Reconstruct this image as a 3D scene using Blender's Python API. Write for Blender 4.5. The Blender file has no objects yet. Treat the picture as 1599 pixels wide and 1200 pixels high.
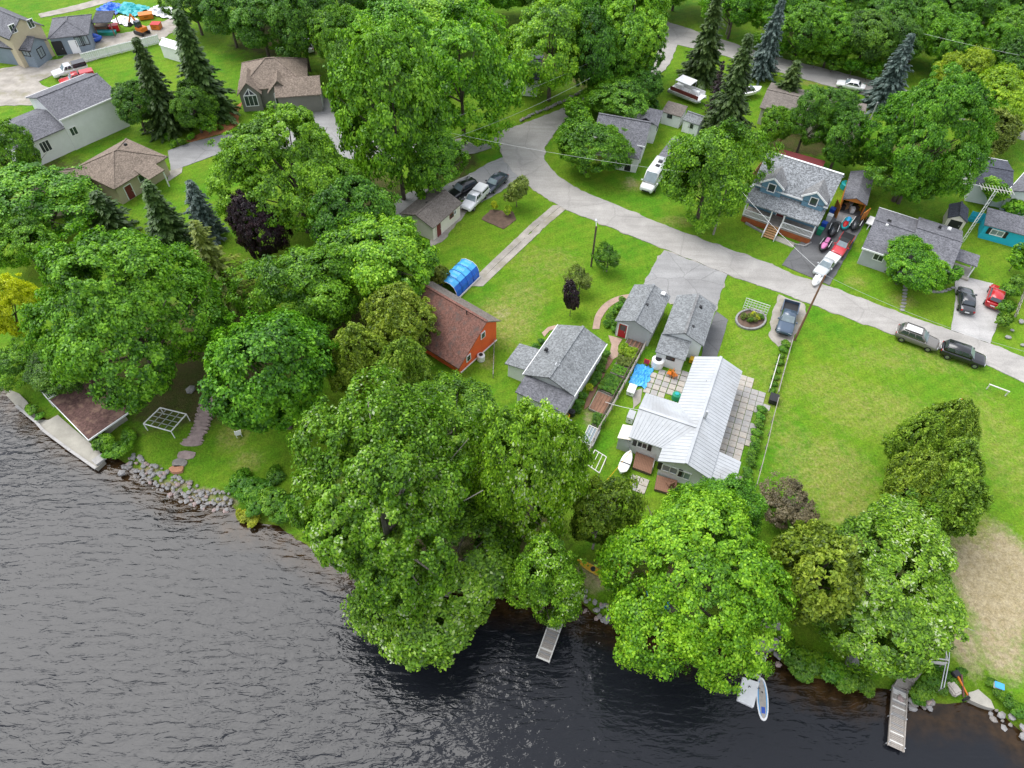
import bpy, bmesh, math, random
import numpy as np
from mathutils import Vector, Matrix

SC = bpy.context.scene
COL = SC.collection
R = math.radians
rnd = random.Random(7)

# ------------------------------------------------------------------ camera, sky, sun, exposure
CAM_H, CAM_PITCH, CAM_ROLL, CAM_F = 60.0, R(50.6), R(1.4), 1109.0      # metres, angles, focal length (px of a 1599 px wide picture)
_F = np.array([0, math.cos(CAM_PITCH), -math.sin(CAM_PITCH)])
_R0 = np.array([1.0, 0, 0]); _U0 = np.array([0, math.sin(CAM_PITCH), math.cos(CAM_PITCH)])
_R = _R0 * math.cos(CAM_ROLL) + _U0 * math.sin(CAM_ROLL)
_U = _U0 * math.cos(CAM_ROLL) - _R0 * math.sin(CAM_ROLL)
cd = bpy.data.cameras.new('camera'); cam = bpy.data.objects.new('camera', cd); COL.objects.link(cam)
cd.sensor_width = 36.0; cd.lens = 36.0 * CAM_F / 1599.0; cd.clip_start = 0.5; cd.clip_end = 4000
cam.matrix_world = Matrix(((_R[0], _U[0], -_F[0], 0), (_R[1], _U[1], -_F[1], 0), (_R[2], _U[2], -_F[2], CAM_H), (0, 0, 0, 1)))
SC.camera = cam

SUN_EL, SUN_AZ = R(60), R(-58)          # azimuth from +Y (away from the camera) towards +X
w = bpy.data.worlds.new('World'); SC.world = w; w.use_nodes = True
nt = w.node_tree; bg = nt.nodes['Background']
sky = nt.nodes.new('ShaderNodeTexSky'); sky.sky_type = 'NISHITA'; sky.sun_disc = False
sky.sun_elevation = SUN_EL; sky.sun_rotation = SUN_AZ; sky.dust_density = 3.0; sky.ozone_density = 1.0; sky.altitude = 100
hs = nt.nodes.new('ShaderNodeHueSaturation'); hs.inputs['Saturation'].default_value = 0.22       # thin overcast: a nearly grey sky
nt.links.new(sky.outputs[0], hs.inputs['Color'])
cl = nt.nodes.new('ShaderNodeMix'); cl.data_type = 'RGBA'; cl.inputs[0].default_value = .6; cl.inputs[7].default_value = (6.6, 7.0, 8.0, 1)   # an even sheet of thin cloud over the clear sky
nt.links.new(hs.outputs[0], cl.inputs[6]); nt.links.new(cl.outputs[2], bg.inputs['Color'])
bg.inputs['Strength'].default_value = 0.105
sl = bpy.data.lights.new('sun', 'SUN'); sl.energy = 1.5; sl.angle = R(44); sl.color = (1.0, 0.98, 0.95)
so = bpy.data.objects.new('sun', sl); COL.objects.link(so)
sd = Vector((math.sin(SUN_AZ) * math.cos(SUN_EL), math.cos(SUN_AZ) * math.cos(SUN_EL), math.sin(SUN_EL)))
so.rotation_euler = sd.to_track_quat('Z', 'Y').to_euler(); so.location = sd * 200
vs = SC.view_settings; vs.view_transform = 'Standard'; vs.look = 'None'; vs.exposure = 1.1; vs.gamma = 1.0; vs.use_curve_mapping = False
SC.cycles.max_bounces = 6; SC.cycles.diffuse_bounces = 3; SC.cycles.glossy_bounces = 3; SC.cycles.transparent_max_bounces = 6
SC.cycles.use_denoising = True

# ------------------------------------------------------------------ surveying: where a sight line meets the place
def ray(px, py):
    return _F + _R * (px - 799.5) / CAM_F + _U * (600 - py) / CAM_F
def G(px, py, z=0.0):
    d = ray(px, py); t = (z - CAM_H) / d[2]
    return Vector((d[0] * t, d[1] * t, z))
def proj(p):
    v = np.array((p[0], p[1], p[2] - CAM_H)); f = v @ _F
    return 799.5 + CAM_F * (v @ _R) / f, 600 - CAM_F * (v @ _U) / f, f
def height_at(base, py):
    lo, hi = 0.0, 40.0
    for _ in range(40):
        m = (lo + hi) / 2
        if proj((base[0], base[1], m))[1] > py: lo = m
        else: hi = m
    return lo

# ------------------------------------------------------------------ materials
MATS = {}
def nodes_of(name):
    m = bpy.data.materials.new(name); m.use_nodes = True
    t = m.node_tree; b = t.nodes['Principled BSDF']
    MATS[name] = m
    return m, t, b
def N(t, kind, **kw):
    n = t.nodes.new(kind)
    for k, v in kw.items():
        if k in n.inputs: n.inputs[k].default_value = v
        else: setattr(n, k, v)
    return n
def noise(t, vec, scale, detail=4, rough=.6):
    n = N(t, 'ShaderNodeTexNoise', Scale=scale, Detail=detail, Roughness=rough)
    t.links.new(vec, n.inputs['Vector']); return n.outputs['Fac']
def ramp(t, fac, a, b, ca, cb):
    n = t.nodes.new('ShaderNodeValToRGB'); e = n.color_ramp.elements
    e[0].position = a; e[1].position = b; e[0].color = (*ca, 1); e[1].color = (*cb, 1)
    t.links.new(fac, n.inputs[0]); return n.outputs[0]
def mixc(t, fac, a, b, mode='MIX'):
    n = t.nodes.new('ShaderNodeMix'); n.data_type = 'RGBA'; n.blend_type = mode
    for s, v in ((n.inputs[0], fac), (n.inputs[6], a), (n.inputs[7], b)):
        if isinstance(v, (int, float)): s.default_value = v
        elif isinstance(v, tuple): s.default_value = (*v, 1)
        else: t.links.new(v, s)
    return n.outputs[2]
def bump(t, b, h, strength=.4, dist=.05):
    n = N(t, 'ShaderNodeBump', Strength=strength, Distance=dist)
    t.links.new(h, n.inputs['Height']); t.links.new(n.outputs[0], b.inputs['Normal'])
def mat(name, c, rough=.7, var=.18, scale=1.2, fine=9.0, metal=0.0, spec=.4, stain=None, coat=0.0):
    """plain surface: base colour with two scales of unevenness, optional stain colour in patches"""
    m, t, b = nodes_of(name)
    v = N(t, 'ShaderNodeTexCoord').outputs['Object']
    lo = tuple(x * (1 - var) for x in c); hi = tuple(min(1, x * (1 + var)) for x in c)
    col = ramp(t, noise(t, v, scale), .3, .7, lo, hi)
    if fine: col = mixc(t, .5, col, ramp(t, noise(t, v, fine, 2), .3, .7, (1 - var,) * 3, (1 + var * .6,) * 3), 'MULTIPLY')
    if stain: col = mixc(t, ramp(t, noise(t, v, scale * .6, 5), .52, .68, (0,) * 3, (1,) * 3), col, stain)
    t.links.new(col, b.inputs['Base Color'])
    b.inputs['Roughness'].default_value = rough; b.inputs['Metallic'].default_value = metal
    b.inputs['Specular IOR Level'].default_value = spec; b.inputs['Coat Weight'].default_value = coat
    return m
def shingle(name, c, var=.34, moss=None):
    m, t, b = nodes_of(name)
    v = N(t, 'ShaderNodeTexCoord').outputs['Object']
    mp = N(t, 'ShaderNodeMapping'); mp.inputs['Scale'].default_value = (7.0, 8.0, 8.0); t.links.new(v, mp.inputs[0])
    vo = N(t, 'ShaderNodeTexVoronoi', Scale=1.0); t.links.new(mp.outputs[0], vo.inputs['Vector'])
    sep = N(t, 'ShaderNodeSeparateColor'); t.links.new(vo.outputs['Color'], sep.inputs[0])
    col = ramp(t, sep.outputs[0], 0, 1, tuple(x * (1 - var) for x in c), tuple(x * (1 + var) for x in c))
    col = mixc(t, .6, col, ramp(t, noise(t, v, .5), .3, .7, (.8,) * 3, (1.15,) * 3), 'MULTIPLY')
    col = mixc(t, .5, col, ramp(t, noise(t, v, 2.2, 5), .35, .7, (.78,) * 3, (1.12,) * 3), 'MULTIPLY')
    if moss: col = mixc(t, ramp(t, noise(t, v, 1.3, 6), .5, .66, (0,) * 3, (1,) * 3), col, moss)
    t.links.new(col, b.inputs['Base Color']); b.inputs['Roughness'].default_value = .9; b.inputs['Specular IOR Level'].default_value = .2
    bump(t, b, sep.outputs[0], .5, .02)
    return m
def foliage(name, dark, mid, light, transl=.38, pale=None):
    m, t, b = nodes_of(name)
    at = N(t, 'ShaderNodeAttribute', attribute_name='leaf')
    rp = t.nodes.new('ShaderNodeValToRGB'); e = rp.color_ramp.elements
    e[0].position = 0; e[0].color = (*dark, 1); e[1].position = 1; e[1].color = (*(pale or light), 1)
    x = e.new(.5); x.color = (*mid, 1); x = e.new(.86); x.color = (*light, 1)
    # patches of fresher and older growth through the crown
    pn = N(t, 'ShaderNodeMapRange'); pn.inputs[1].default_value = .3; pn.inputs[2].default_value = .7; pn.inputs[3].default_value = -.17; pn.inputs[4].default_value = .17
    t.links.new(noise(t, N(t, 'ShaderNodeTexCoord').outputs['Object'], .33, 3), pn.inputs[0])
    sm = N(t, 'ShaderNodeMath', operation='ADD'); t.links.new(at.outputs['Fac'], sm.inputs[0]); t.links.new(pn.outputs[0], sm.inputs[1]); t.links.new(sm.outputs[0], rp.inputs[0])
    oi = N(t, 'ShaderNodeObjectInfo')
    h = N(t, 'ShaderNodeHueSaturation', Saturation=1.0)
    mr = N(t, 'ShaderNodeMapRange'); mr.inputs[3].default_value = .488; mr.inputs[4].default_value = .508
    t.links.new(oi.outputs['Random'], mr.inputs[0]); t.links.new(mr.outputs[0], h.inputs['Hue'])
    mv = N(t, 'ShaderNodeMapRange'); mv.inputs[3].default_value = .85; mv.inputs[4].default_value = 1.15
    wn = N(t, 'ShaderNodeTexWhiteNoise', noise_dimensions='1D'); t.links.new(oi.outputs['Random'], wn.inputs['W'])
    t.links.new(wn.outputs['Value'], mv.inputs[0]); t.links.new(mv.outputs[0], h.inputs['Value'])
    t.links.new(rp.outputs[0], h.inputs['Color'])
    t.links.new(h.outputs[0], b.inputs['Base Color'])
    b.inputs['Roughness'].default_value = .45; b.inputs['Specular IOR Level'].default_value = .45
    tr = N(t, 'ShaderNodeBsdfTranslucent'); t.links.new(h.outputs[0], tr.inputs['Color'])
    mx = N(t, 'ShaderNodeMixShader'); mx.inputs[0].default_value = transl
    t.links.new(b.outputs[0], mx.inputs[1]); t.links.new(tr.outputs[0], mx.inputs[2])
    t.links.new(mx.outputs[0], t.nodes['Material Output'].inputs['Surface'])
    return m

def paving(name, c, crack=.35, sc=.28):
    m, t, b = nodes_of(name)
    v = N(t, 'ShaderNodeTexCoord').outputs['Object']
    col = ramp(t, noise(t, v, .3, 4), .3, .7, tuple(x * .86 for x in c), tuple(x * 1.1 for x in c))
    col = mixc(t, ramp(t, noise(t, v, .11, 2), .55, .62, (0,) * 3, (.5,) * 3), col, tuple(x * .74 for x in c))
    mp = N(t, 'ShaderNodeMapping'); mp.inputs['Rotation'].default_value = (0, 0, R(27)); mp.inputs['Scale'].default_value = (.12, 1.1, 1); t.links.new(v, mp.inputs[0])
    col = mixc(t, .8, col, ramp(t, noise(t, mp.outputs[0], 1.0, 4), .3, .7, (.85,) * 3, (1.1,) * 3), 'MULTIPLY')
    dn = N(t, 'ShaderNodeTexNoise', Scale=.9, Detail=4); t.links.new(v, dn.inputs['Vector'])
    wv = mixc(t, .35, v, dn.outputs['Color'])
    vo = N(t, 'ShaderNodeTexVoronoi', Scale=sc, feature='DISTANCE_TO_EDGE'); t.links.new(wv, vo.inputs['Vector'])
    col = mixc(t, ramp(t, vo.outputs['Distance'], .006, .016, (crack,) * 3, (0,) * 3), col, (.05, .05, .05))
    col = mixc(t, .7, col, ramp(t, noise(t, v, 13, 3), .3, .7, (.72,) * 3, (1.2,) * 3), 'MULTIPLY')
    t.links.new(col, b.inputs['Base Color']); b.inputs['Roughness'].default_value = .93; b.inputs['Specular IOR Level'].default_value = .2
paving('road_chip', (.38, .36, .335), .13, .2); paving('concrete_drive', (.43, .415, .40), .12, .3); paving('asphalt_grey', (.31, .305, .30), .25, .3); paving('asphalt_dark', (.15, .15, .152), .3)
mat('asphalt_old', (.29, .28, .27), .9, .2, .5, 14, stain=(.19, .19, .195))
mat('gravel_pale', (.34, .31, .27), .95, .25, .6, 12, stain=(.24, .22, .15))
mat('concrete', (.36, .34, .29), .9, .2, .6, 10, stain=(.24, .22, .19))
mat('paver_pink', (.40, .28, .22), .9, .2, 1.0, 8)
mat('paver_cream', (.42, .385, .34), .9, .2, 1.3, 8, stain=(.30, .25, .2))
mat('paver_grey', (.35, .335, .32), .9, .2, 1.3, 8, stain=(.26, .23, .2))
mat('stone', (.24, .22, .2), .9, .25, 1.6, 7); mat('stone_pink', (.34, .26, .24), .9, .25, 1.6, 7); mat('stone_pale', (.27, .262, .255), .9, .22, 1.4, 7)
mat('stone_orange', (.45, .22, .13), .9, .2, 1.5, 7)
mat('soil', (.13, .085, .06), .95, .3, 1.5, 10); mat('mulch', (.22, .125, .08), .95, .25, 1.2, 12); mat('mulch_orange', (.36, .15, .06), .95, .25, 1.2, 12)
shingle('shingle_grey', (.21, .22, .225)); shingle('shingle_slate', (.15, .15, .165)); shingle('shingle_navy', (.075, .08, .1), .3)
shingle('shingle_brown', (.22, .175, .14)); shingle('shingle_taupe', (.19, .165, .145), .25); shingle('shingle_blue', (.23, .24, .25), .5)
shingle('shingle_red', (.19, .095, .075), .3, (.12, .085, .075)); shingle('shingle_mossy', (.13, .075, .065), .3, (.25, .16, .12)); shingle('shingle_white_grey', (.2, .2, .2), .3)
mat('metal_roof', (.43, .445, .46), .45, .09, .5, 3, spec=.5, stain=(.36, .365, .37)); mat('metal_roof_cream', (.68, .64, .56), .6, .08, .7, 3, stain=(.6, .5, .35))
mat('white_wall', (.72, .73, .74), .65, .05, .8, 5); mat('white_trim', (.8, .8, .8), .5, .04, 1, 0); mat('cream_wall', (.68, .64, .55), .7, .07, .8, 5)
mat('grey_wall', (.42, .43, .45), .7, .07, .8, 5); mat('blue_wall', (.12, .235, .32), .6, .06, .8, 5); mat('slate_wall', (.2, .245, .29), .65, .07, .8, 5)
mat('orange_wall', (.74, .12, .03), .7, .12, .7, 6); mat('orange_shed', (.55, .19, .03), .7, .12, .7, 6); mat('beige_wall', (.5, .43, .3), .75, .08, .8, 5)
mat('turquoise', (.02, .42, .58), .55, .06, .8, 5); mat('olive_wall', (.19, .185, .16), .7, .08, .8, 5); mat('skirt_red', (.32, .085, .025), .75, .2, 2.5, 8)
mat('red_door', (.38, .01, .02), .45, .05, 1, 0); mat('maroon', (.16, .03, .03), .6, .08, 1, 0); mat('black_trim', (.02, .02, .022), .5, .1, 1, 0)
mat('glass', (.035, .045, .055), .06, .3, 1.0, 0, spec=.8); mat('glass_pale', (.2, .25, .27), .06, .25, 1.0, 0, spec=.8)
mat('wood_grey', (.3, .27, .24), .85, .22, 2.2, 9); mat('wood_brown', (.23, .12, .075), .8, .22, 2.2, 9); mat('wood_tan', (.42, .24, .11), .8, .22, 1.6, 9)
mat('wood_dark', (.1, .075, .055), .85, .25, 2, 9); mat('wood_white', (.6, .58, .54), .8, .12, 2, 9); mat('bark', (.13, .105, .085), .95, .3, 2.5, 8)
mat('bark_pale', (.3, .27, .24), .95, .3, 2.5, 8); mat('galvanised', (.52, .53, .54), .4, .1, 1, 0, metal=.5); mat('rust_red', (.13, .055, .05), .8, .3, .8, 6, stain=(.19, .12, .1))
mat('tarp_blue', (.015, .13, .6), .4, .2, 1.4, 0, spec=.5); mat('tarp_light', (.06, .36, .7), .4, .2, 1.2, 0, spec=.5)
mat('plastic_green', (.02, .26, .14), .4, .08, 1, 0); mat('plastic_blue', (.02, .08, .42), .4, .08, 1, 0); mat('plastic_yellow', (.62, .33, .01), .4, .08, 1, 0)
mat('plastic_red', (.5, .012, .012), .4, .08, 1, 0); mat('plastic_white', (.78, .78, .77), .4, .06, 1, 0); mat('plastic_teal', (.02, .35, .38), .4, .08, 1, 0)
mat('plastic_pink', (.65, .2, .42), .4, .08, 1, 0); mat('plastic_orange', (.6, .17, .015), .45, .08, 1, 0); mat('plastic_black', (.02, .02, .022), .45, .1, 1, 0)
mat('kayak_gold', (.6, .36, .02), .4, .08, 1, 0)
for n_, c_ in dict(paint_white=(.75, .75, .75), paint_black=(.012, .012, .015), paint_red=(.42, .008, .012), paint_silver=(.5, .52, .53), paint_grey=(.15, .14, .125),
                   paint_blue_grey=(.055, .085, .13), paint_charcoal=(.035, .037, .042), paint_soft_red=(.5, .04, .05), paint_navy=(.02, .03, .05)).items():
    mat(n_, c_, .28, .04, 1, 0, spec=.5, coat=.6)
mat('tyre', (.015, .015, .015), .85, .1, 1, 0); mat('rim', (.3, .3, .31), .35, .05, 1, 0, metal=.7)
mat('lamp_clear', (.6, .62, .65), .15, .05, 1, 0); mat('lamp_red', (.35, .01, .01), .2, .05, 1, 0)
# foliage families: dark, middle, light, palest leaf; their contrast imitates highlight and shadow
foliage('leaf_maple', (0.034, 0.12, 0.007), (0.125, 0.33, 0.012), (0.26, 0.53, 0.025))
foliage('leaf_bright', (0.04, 0.14, 0.006), (0.155, 0.4, 0.012), (0.33, 0.61, 0.028))
foliage('leaf_deep', (0.022, 0.08, 0.007), (0.08, 0.235, 0.012), (0.18, 0.39, 0.025))
foliage('leaf_silver', (.05, .13, .008), (.19, .41, .016), (.37, .61, .035), pale=(.60, .71, .40))
foliage('leaf_lime', (0.13, 0.25, 0.008), (0.28, 0.44, 0.012), (0.47, 0.62, 0.025))
foliage('leaf_gold', (.34, .42, .006), (.58, .66, .01), (.78, .82, .03))
foliage('leaf_olive', (0.07, 0.11, 0.014), (0.2, 0.275, 0.034), (0.34, 0.42, 0.07))
foliage('leaf_cedar', (0.07, 0.135, 0.012), (0.23, 0.37, 0.027), (0.4, 0.54, 0.055))
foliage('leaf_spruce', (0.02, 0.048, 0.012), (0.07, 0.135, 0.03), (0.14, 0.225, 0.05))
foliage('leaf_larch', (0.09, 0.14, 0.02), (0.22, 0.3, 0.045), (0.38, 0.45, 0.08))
foliage('leaf_blue', (0.05, 0.09, 0.07), (0.125, 0.195, 0.165), (0.26, 0.335, 0.3))
foliage('leaf_purple', (.012, .006, .01), (.028, .012, .018), (.06, .025, .03), .15)
foliage('leaf_dry', (.10, .09, .045), (.19, .165, .08), (.29, .25, .13))
foliage('leaf_weed', (0.044, 0.143, 0.009), (0.110, 0.286, 0.013), (0.209, 0.407, 0.022)); foliage('leaf_reed', (.2, .26, .01), (.38, .42, .02), (.55, .55, .05))

# ------------------------------------------------------------------ mesh helpers
class MB:
    def __init__(s): s.v = []; s.f = []
    def add(s, vs, fs):
        o = len(s.v); s.v += [tuple(p) for p in vs]; s.f += [tuple(i + o for i in f) for f in fs]; return s
    def box(s, c, d, rz=0.0, top=None):
        x, y, z = d[0] / 2, d[1] / 2, d[2] / 2; k = top or 1.0
        cs, sn = math.cos(rz), math.sin(rz); vs = []
        for zz, q in ((-z, 1.0), (z, k)):
            for a, b in ((-x, -y), (x, -y), (x, y), (-x, y)):
                a *= q; b *= q; vs.append((c[0] + a * cs - b * sn, c[1] + a * sn + b * cs, c[2] + zz))
        return s.add(vs, [(3, 2, 1, 0), (4, 5, 6, 7), (0, 1, 5, 4), (1, 2, 6, 5), (2, 3, 7, 6), (3, 0, 4, 7)])
    def beam(s, a, b, w, h=None):
        a = Vector(a); b = Vector(b); h = h or w; d = (b - a).normalized()
        u = d.cross(Vector((0, 0, 1)));  u = Vector((1, 0, 0)) if u.length < 1e-3 else u.normalized()
        n = u.cross(d).normalized(); vs = []
        for p in (a, b):
            for i, j in ((-1, -1), (1, -1), (1, 1), (-1, 1)): vs.append(p + u * w / 2 * i + n * h / 2 * j)
        return s.add(vs, [(3, 2, 1, 0), (4, 5, 6, 7), (0, 1, 5, 4), (1, 2, 6, 5), (2, 3, 7, 6), (3, 0, 4, 7)])
    def tube(s, pts, rad, n=6):
        pts = [Vector(p) for p in pts]; rad = rad if isinstance(rad, (list, tuple)) else [rad] * len(pts); o = len(s.v)
        for i, p in enumerate(pts):
            d = (pts[min(i + 1, len(pts) - 1)] - pts[max(i - 1, 0)]).normalized()
            u = d.cross(Vector((.3, .2, 1) if abs(d.z) < .9 else (1, .1, 0))).normalized(); q = d.cross(u)
            for k in range(n):
                a = 2 * math.pi * k / n; s.v.append(tuple(p + (u * math.cos(a) + q * math.sin(a)) * rad[i]))
        for i in range(len(pts) - 1):
            for k in range(n):
                a, b = o + i * n + k, o + i * n + (k + 1) % n; s.f.append((a, b, b + n, a + n))
        s.f.append(tuple(o + k for k in reversed(range(n)))); e = o + (len(pts) - 1) * n; s.f.append(tuple(e + k for k in range(n)))
        return s
    def prism(s, poly, z0, z1):
        n = len(poly); a = sum(poly[i][0] * poly[(i + 1) % n][1] - poly[(i + 1) % n][0] * poly[i][1] for i in range(n))
        if a < 0: poly = poly[::-1]
        vs = [(p[0], p[1], z0) for p in poly] + [(p[0], p[1], z1) for p in poly]
        return s.add(vs, [tuple(reversed(range(n))), tuple(range(n, 2 * n))] + [(i, (i + 1) % n, (i + 1) % n + n, i + n) for i in range(n)])
    def slab(s, top, th):
        """a plate: polygon of 3D points (seen from above anticlockwise) with thickness below"""
        n = len(top); vs = [tuple(p) for p in top] + [(p[0], p[1], p[2] - th) for p in top]
        return s.add(vs, [tuple(range(n)), tuple(range(2 * n - 1, n - 1, -1))] + [(i, i + n, (i + 1) % n + n, (i + 1) % n) for i in range(n)])
    def loft(s, rings, caps=True):
        o = len(s.v); n = len(rings[0])
        for r in rings: s.v += [tuple(p) for p in r]
        for i in range(len(rings) - 1):
            for k in range(n):
                a, b = o + i * n + k, o + i * n + (k + 1) % n; s.f.append((a, b, b + n, a + n))
        if caps: s.f.append(tuple(o + k for k in reversed(range(n)))); e = o + (len(rings) - 1) * n; s.f.append(tuple(e + k for k in range(n)))
        return s
    def mesh(s, name, m, smooth=False, bevel=0.0):
        me = bpy.data.meshes.new(name); me.from_pydata(s.v, [], s.f)
        bm = bmesh.new(); bm.from_mesh(me); bmesh.ops.recalc_face_normals(bm, faces=bm.faces)
        if bevel: bmesh.ops.bevel(bm, geom=list(bm.edges), offset=bevel, segments=2, affect='EDGES', clamp_overlap=True)
        if smooth:
            for f in bm.faces: f.smooth = True
        bm.to_mesh(me); bm.free()
        me.materials.append(MATS[m]); return me
    def build(s, name, m, parent=None, **kw):
        return put(name, s.mesh(name, m, **kw), parent)
def put(name, me, parent=None, loc=(0, 0, 0), rz=0.0, scale=None):
    o = bpy.data.objects.new(name, me); COL.objects.link(o); o.parent = parent; o.location = loc; o.rotation_euler = (0, 0, rz)
    if scale: o.scale = scale
    return o
def tag(o, label=None, cat=None, group=None, kind=None):
    for k, v in (('label', label), ('category', cat), ('group', group), ('kind', kind)):
        if v: o[k] = v
    return o
def thing(name, label, cat, loc=(0, 0, 0), rz=0.0, group=None):
    o = bpy.data.objects.new(name, None); COL.objects.link(o); o.location = loc; o.rotation_euler = (0, 0, rz); o.empty_display_size = .3
    return tag(o, label, cat, group)
def ang(a, b): return math.atan2(b[1] - a[1], b[0] - a[0])
def strip(name, m, pix, z, z0=None, kind='structure', smooth=None):
    """a paved or bare sheet whose outline was surveyed"""
    pts = [G(x, y, 0) for x, y in pix]
    mb = MB().prism([(p.x, p.y) for p in pts], z - .25 if z0 is None else z0, z)
    o = mb.build(name, m); tag(o, kind=kind); return o
def catmull(P, n=6):
    out = []
    for i in range(len(P) - 1):
        p0, p1, p2, p3 = P[max(i - 1, 0)], P[i], P[i + 1], P[min(i + 2, len(P) - 1)]
        for k in range(n):
            t = k / n
            out.append(tuple(.5 * (2 * b + (c - a) * t + (2 * a - 5 * b + 4 * c - d) * t * t + (3 * b - a - 3 * c + d) * t ** 3) for a, b, c, d in zip(p0, p1, p2, p3)))
    return out + [tuple(P[-1])]

# ------------------------------------------------------------------ setting: ground, lake, roads
WATER_Z = -0.8
SHORE_PX = [(-900, 250), (-420, 420), (-150, 540), (0, 606), (60, 650), (120, 694), (165, 714), (190, 722), (215, 740), (262, 766), (310, 786), (365, 792), (372, 812),
            (430, 822), (470, 850), (540, 885), (620, 905), (720, 930), (800, 938), (868, 935), (893, 918), (905, 942), (925, 960), (955, 970), (1010, 988), (1080, 1005),
            (1150, 1012), (1196, 1018), (1225, 1040), (1262, 1062), (1330, 1072), (1385, 1078), (1425, 1100), (1480, 1104), (1535, 1098), (1562, 1118), (1599, 1150), (1700, 1200), (2000, 1290), (2600, 1420)]
SHORE = np.array([G(x, y, WATER_Z)[:2] for x, y in SHORE_PX])
SHORE = SHORE[np.argsort(SHORE[:, 0])]
def shore_dist(P):
    """signed distance to the shoreline, positive on land"""
    d = np.full(len(P), 1e9)
    for a, b in zip(SHORE[:-1], SHORE[1:]):
        ab = b - a; t = np.clip(((P - a) @ ab) / (ab @ ab), 0, 1); d = np.minimum(d, np.hypot(*(P - a - t[:, None] * ab).T))
    return np.where(P[:, 1] > np.interp(P[:, 0], SHORE[:, 0], SHORE[:, 1]), d, -d)
def smooth01(x): x = np.clip(x, 0, 1); return x * x * (3 - 2 * x)
def sines(P, seed, k=7, f0=.25, f1=1.6):
    r = np.random.RandomState(seed); out = np.zeros(len(P))
    for i in range(k):
        a = r.uniform(0, 6.28); f = f0 * (f1 / f0) ** (i / (k - 1)); out += np.sin((P[:, 0] * math.cos(a) + P[:, 1] * math.sin(a)) * f + r.uniform(0, 6.28)) / (1 + i * .4)
    return out / 2.2
def axis(lo, hi, step, far): return np.unique(np.concatenate([-np.geomspace(-lo + 10, far, 8)[::-1] if lo < 0 else np.array([-far, -far / 3, -60, -20.]), np.arange(lo, hi, step), np.geomspace(hi + 10, far, 8)]))
def grid(xs, ys):
    X, Y = np.meshgrid(xs, ys); P = np.stack([X.ravel(), Y.ravel()], 1); nx, ny = len(xs), len(ys)
    i = np.arange((nx - 1) * (ny - 1)); r, c = i // (nx - 1), i % (nx - 1); a = r * nx + c
    return P, np.stack([a, a + 1, a + nx + 1, a + nx], 1)
def grid_mesh(name, P, z, Q, attrs, m):
    me = bpy.data.meshes.new(name); me.from_pydata(np.column_stack([P, z]).tolist(), [], Q.tolist())
    me.polygons.foreach_set('use_smooth', np.ones(len(Q), bool))
    for k, a in attrs.items():
        at = me.attributes.new(k, 'FLOAT', 'POINT'); at.data.foreach_set('value', np.ascontiguousarray(a, dtype=np.float32))
    me.materials.append(m); return put(name, me)

gx, gy = axis(-120, 120, .8, 1500), np.unique(np.concatenate([[-1500, -500, -150, -50, -10], np.arange(4, 170, .8), np.geomspace(180, 1800, 9)]))
P, Q = grid(gx, gy)
D = shore_dist(P)
gz = np.where(D > 0, -.75 * (1 - smooth01(D / 3.2)) - .05, -.8 + np.maximum(D, -9) * .28)
gz = gz + np.where(D > 2, .025 * sines(P, 3, 6, .5, 4), 0)
def blobs(lst):
    out = np.zeros(len(P))
    for x, y, rx, ry, amt in lst:
        c = G(x, y); s = CAM_F / proj(c)[2]
        d = np.hypot((P[:, 0] - c.x) / (rx / s), (P[:, 1] - c.y) / (ry / s / .75)); out = np.maximum(out, amt * smooth01(1.35 - d))
    return out
dry = blobs([(790, 500, 60, 50, .55), (820, 460, 45, 35, .42), (850, 410, 70, 40, .34), (1300, 740, 80, 65, .5), (1330, 800, 65, 45, .5), (1250, 720, 50, 65, .4), (1360, 640, 110, 50, .4), (1400, 560, 120, 30, .33),
             (1290, 600, 70, 40, .35), (1540, 870, 70, 70, .6), (365, 680, 30, 25, .55), (385, 720, 30, 20, .5), (1410, 470, 30, 14, .5), (1335, 440, 22, 10, .55), (1470, 560, 60, 30, .35), (1570, 700, 60, 120, .33),
             (1060, 345, 40, 12, .5), (995, 290, 30, 14, .5), (760, 565, 14, 14, .6), (1190, 90, 40, 8, .6), (1270, 130, 30, 8, .6), (1390, 215, 20, 30, .3), (70, 655, 14, 12, .6), (1190, 600, 60, 120, .3)])
bare = blobs([(225, 732, 26, 10, .8), (265, 752, 30, 10, .85), (310, 768, 34, 10, .85), (350, 778, 24, 10, .8), (1545, 920, 62, 85, .95), (1590, 900, 50, 80, .9), (1500, 1000, 26, 50, .75), (1560, 1010, 50, 50, .75), (985, 285, 14, 16, .5), (1240, 515, 10, 14, .5), (785, 490, 18, 14, .45),
              (920, 650, 10, 22, .6), (1390, 880, 40, 16, .35), (880, 312, 10, 8, .5), (940, 900, 60, 22, .7), (1050, 930, 70, 40, .5), (640, 850, 120, 60, .5)])
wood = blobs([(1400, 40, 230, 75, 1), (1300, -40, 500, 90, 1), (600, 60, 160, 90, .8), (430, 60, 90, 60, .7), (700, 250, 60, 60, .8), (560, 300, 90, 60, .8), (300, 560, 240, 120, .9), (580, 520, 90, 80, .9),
              (220, 160, 60, 40, .6), (900, 90, 110, 60, .8), (1260, 220, 110, 40, .8), (1460, 250, 90, 60, .8), (700, 800, 230, 130, .8), (1090, 880, 150, 80, .7), (1360, 920, 130, 90, .7), (80, 280, 110, 70, .6),
              (1100, 290, 60, 30, .5), (920, 240, 50, 30, .5), (930, 130, 80, 25, .6), (1440, 760, 60, 70, .4)])
m, t, b = nodes_of('ground')
v = N(t, 'ShaderNodeTexCoord').outputs['Object']
A = lambda n: N(t, 'ShaderNodeAttribute', attribute_name=n).outputs['Fac']
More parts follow.
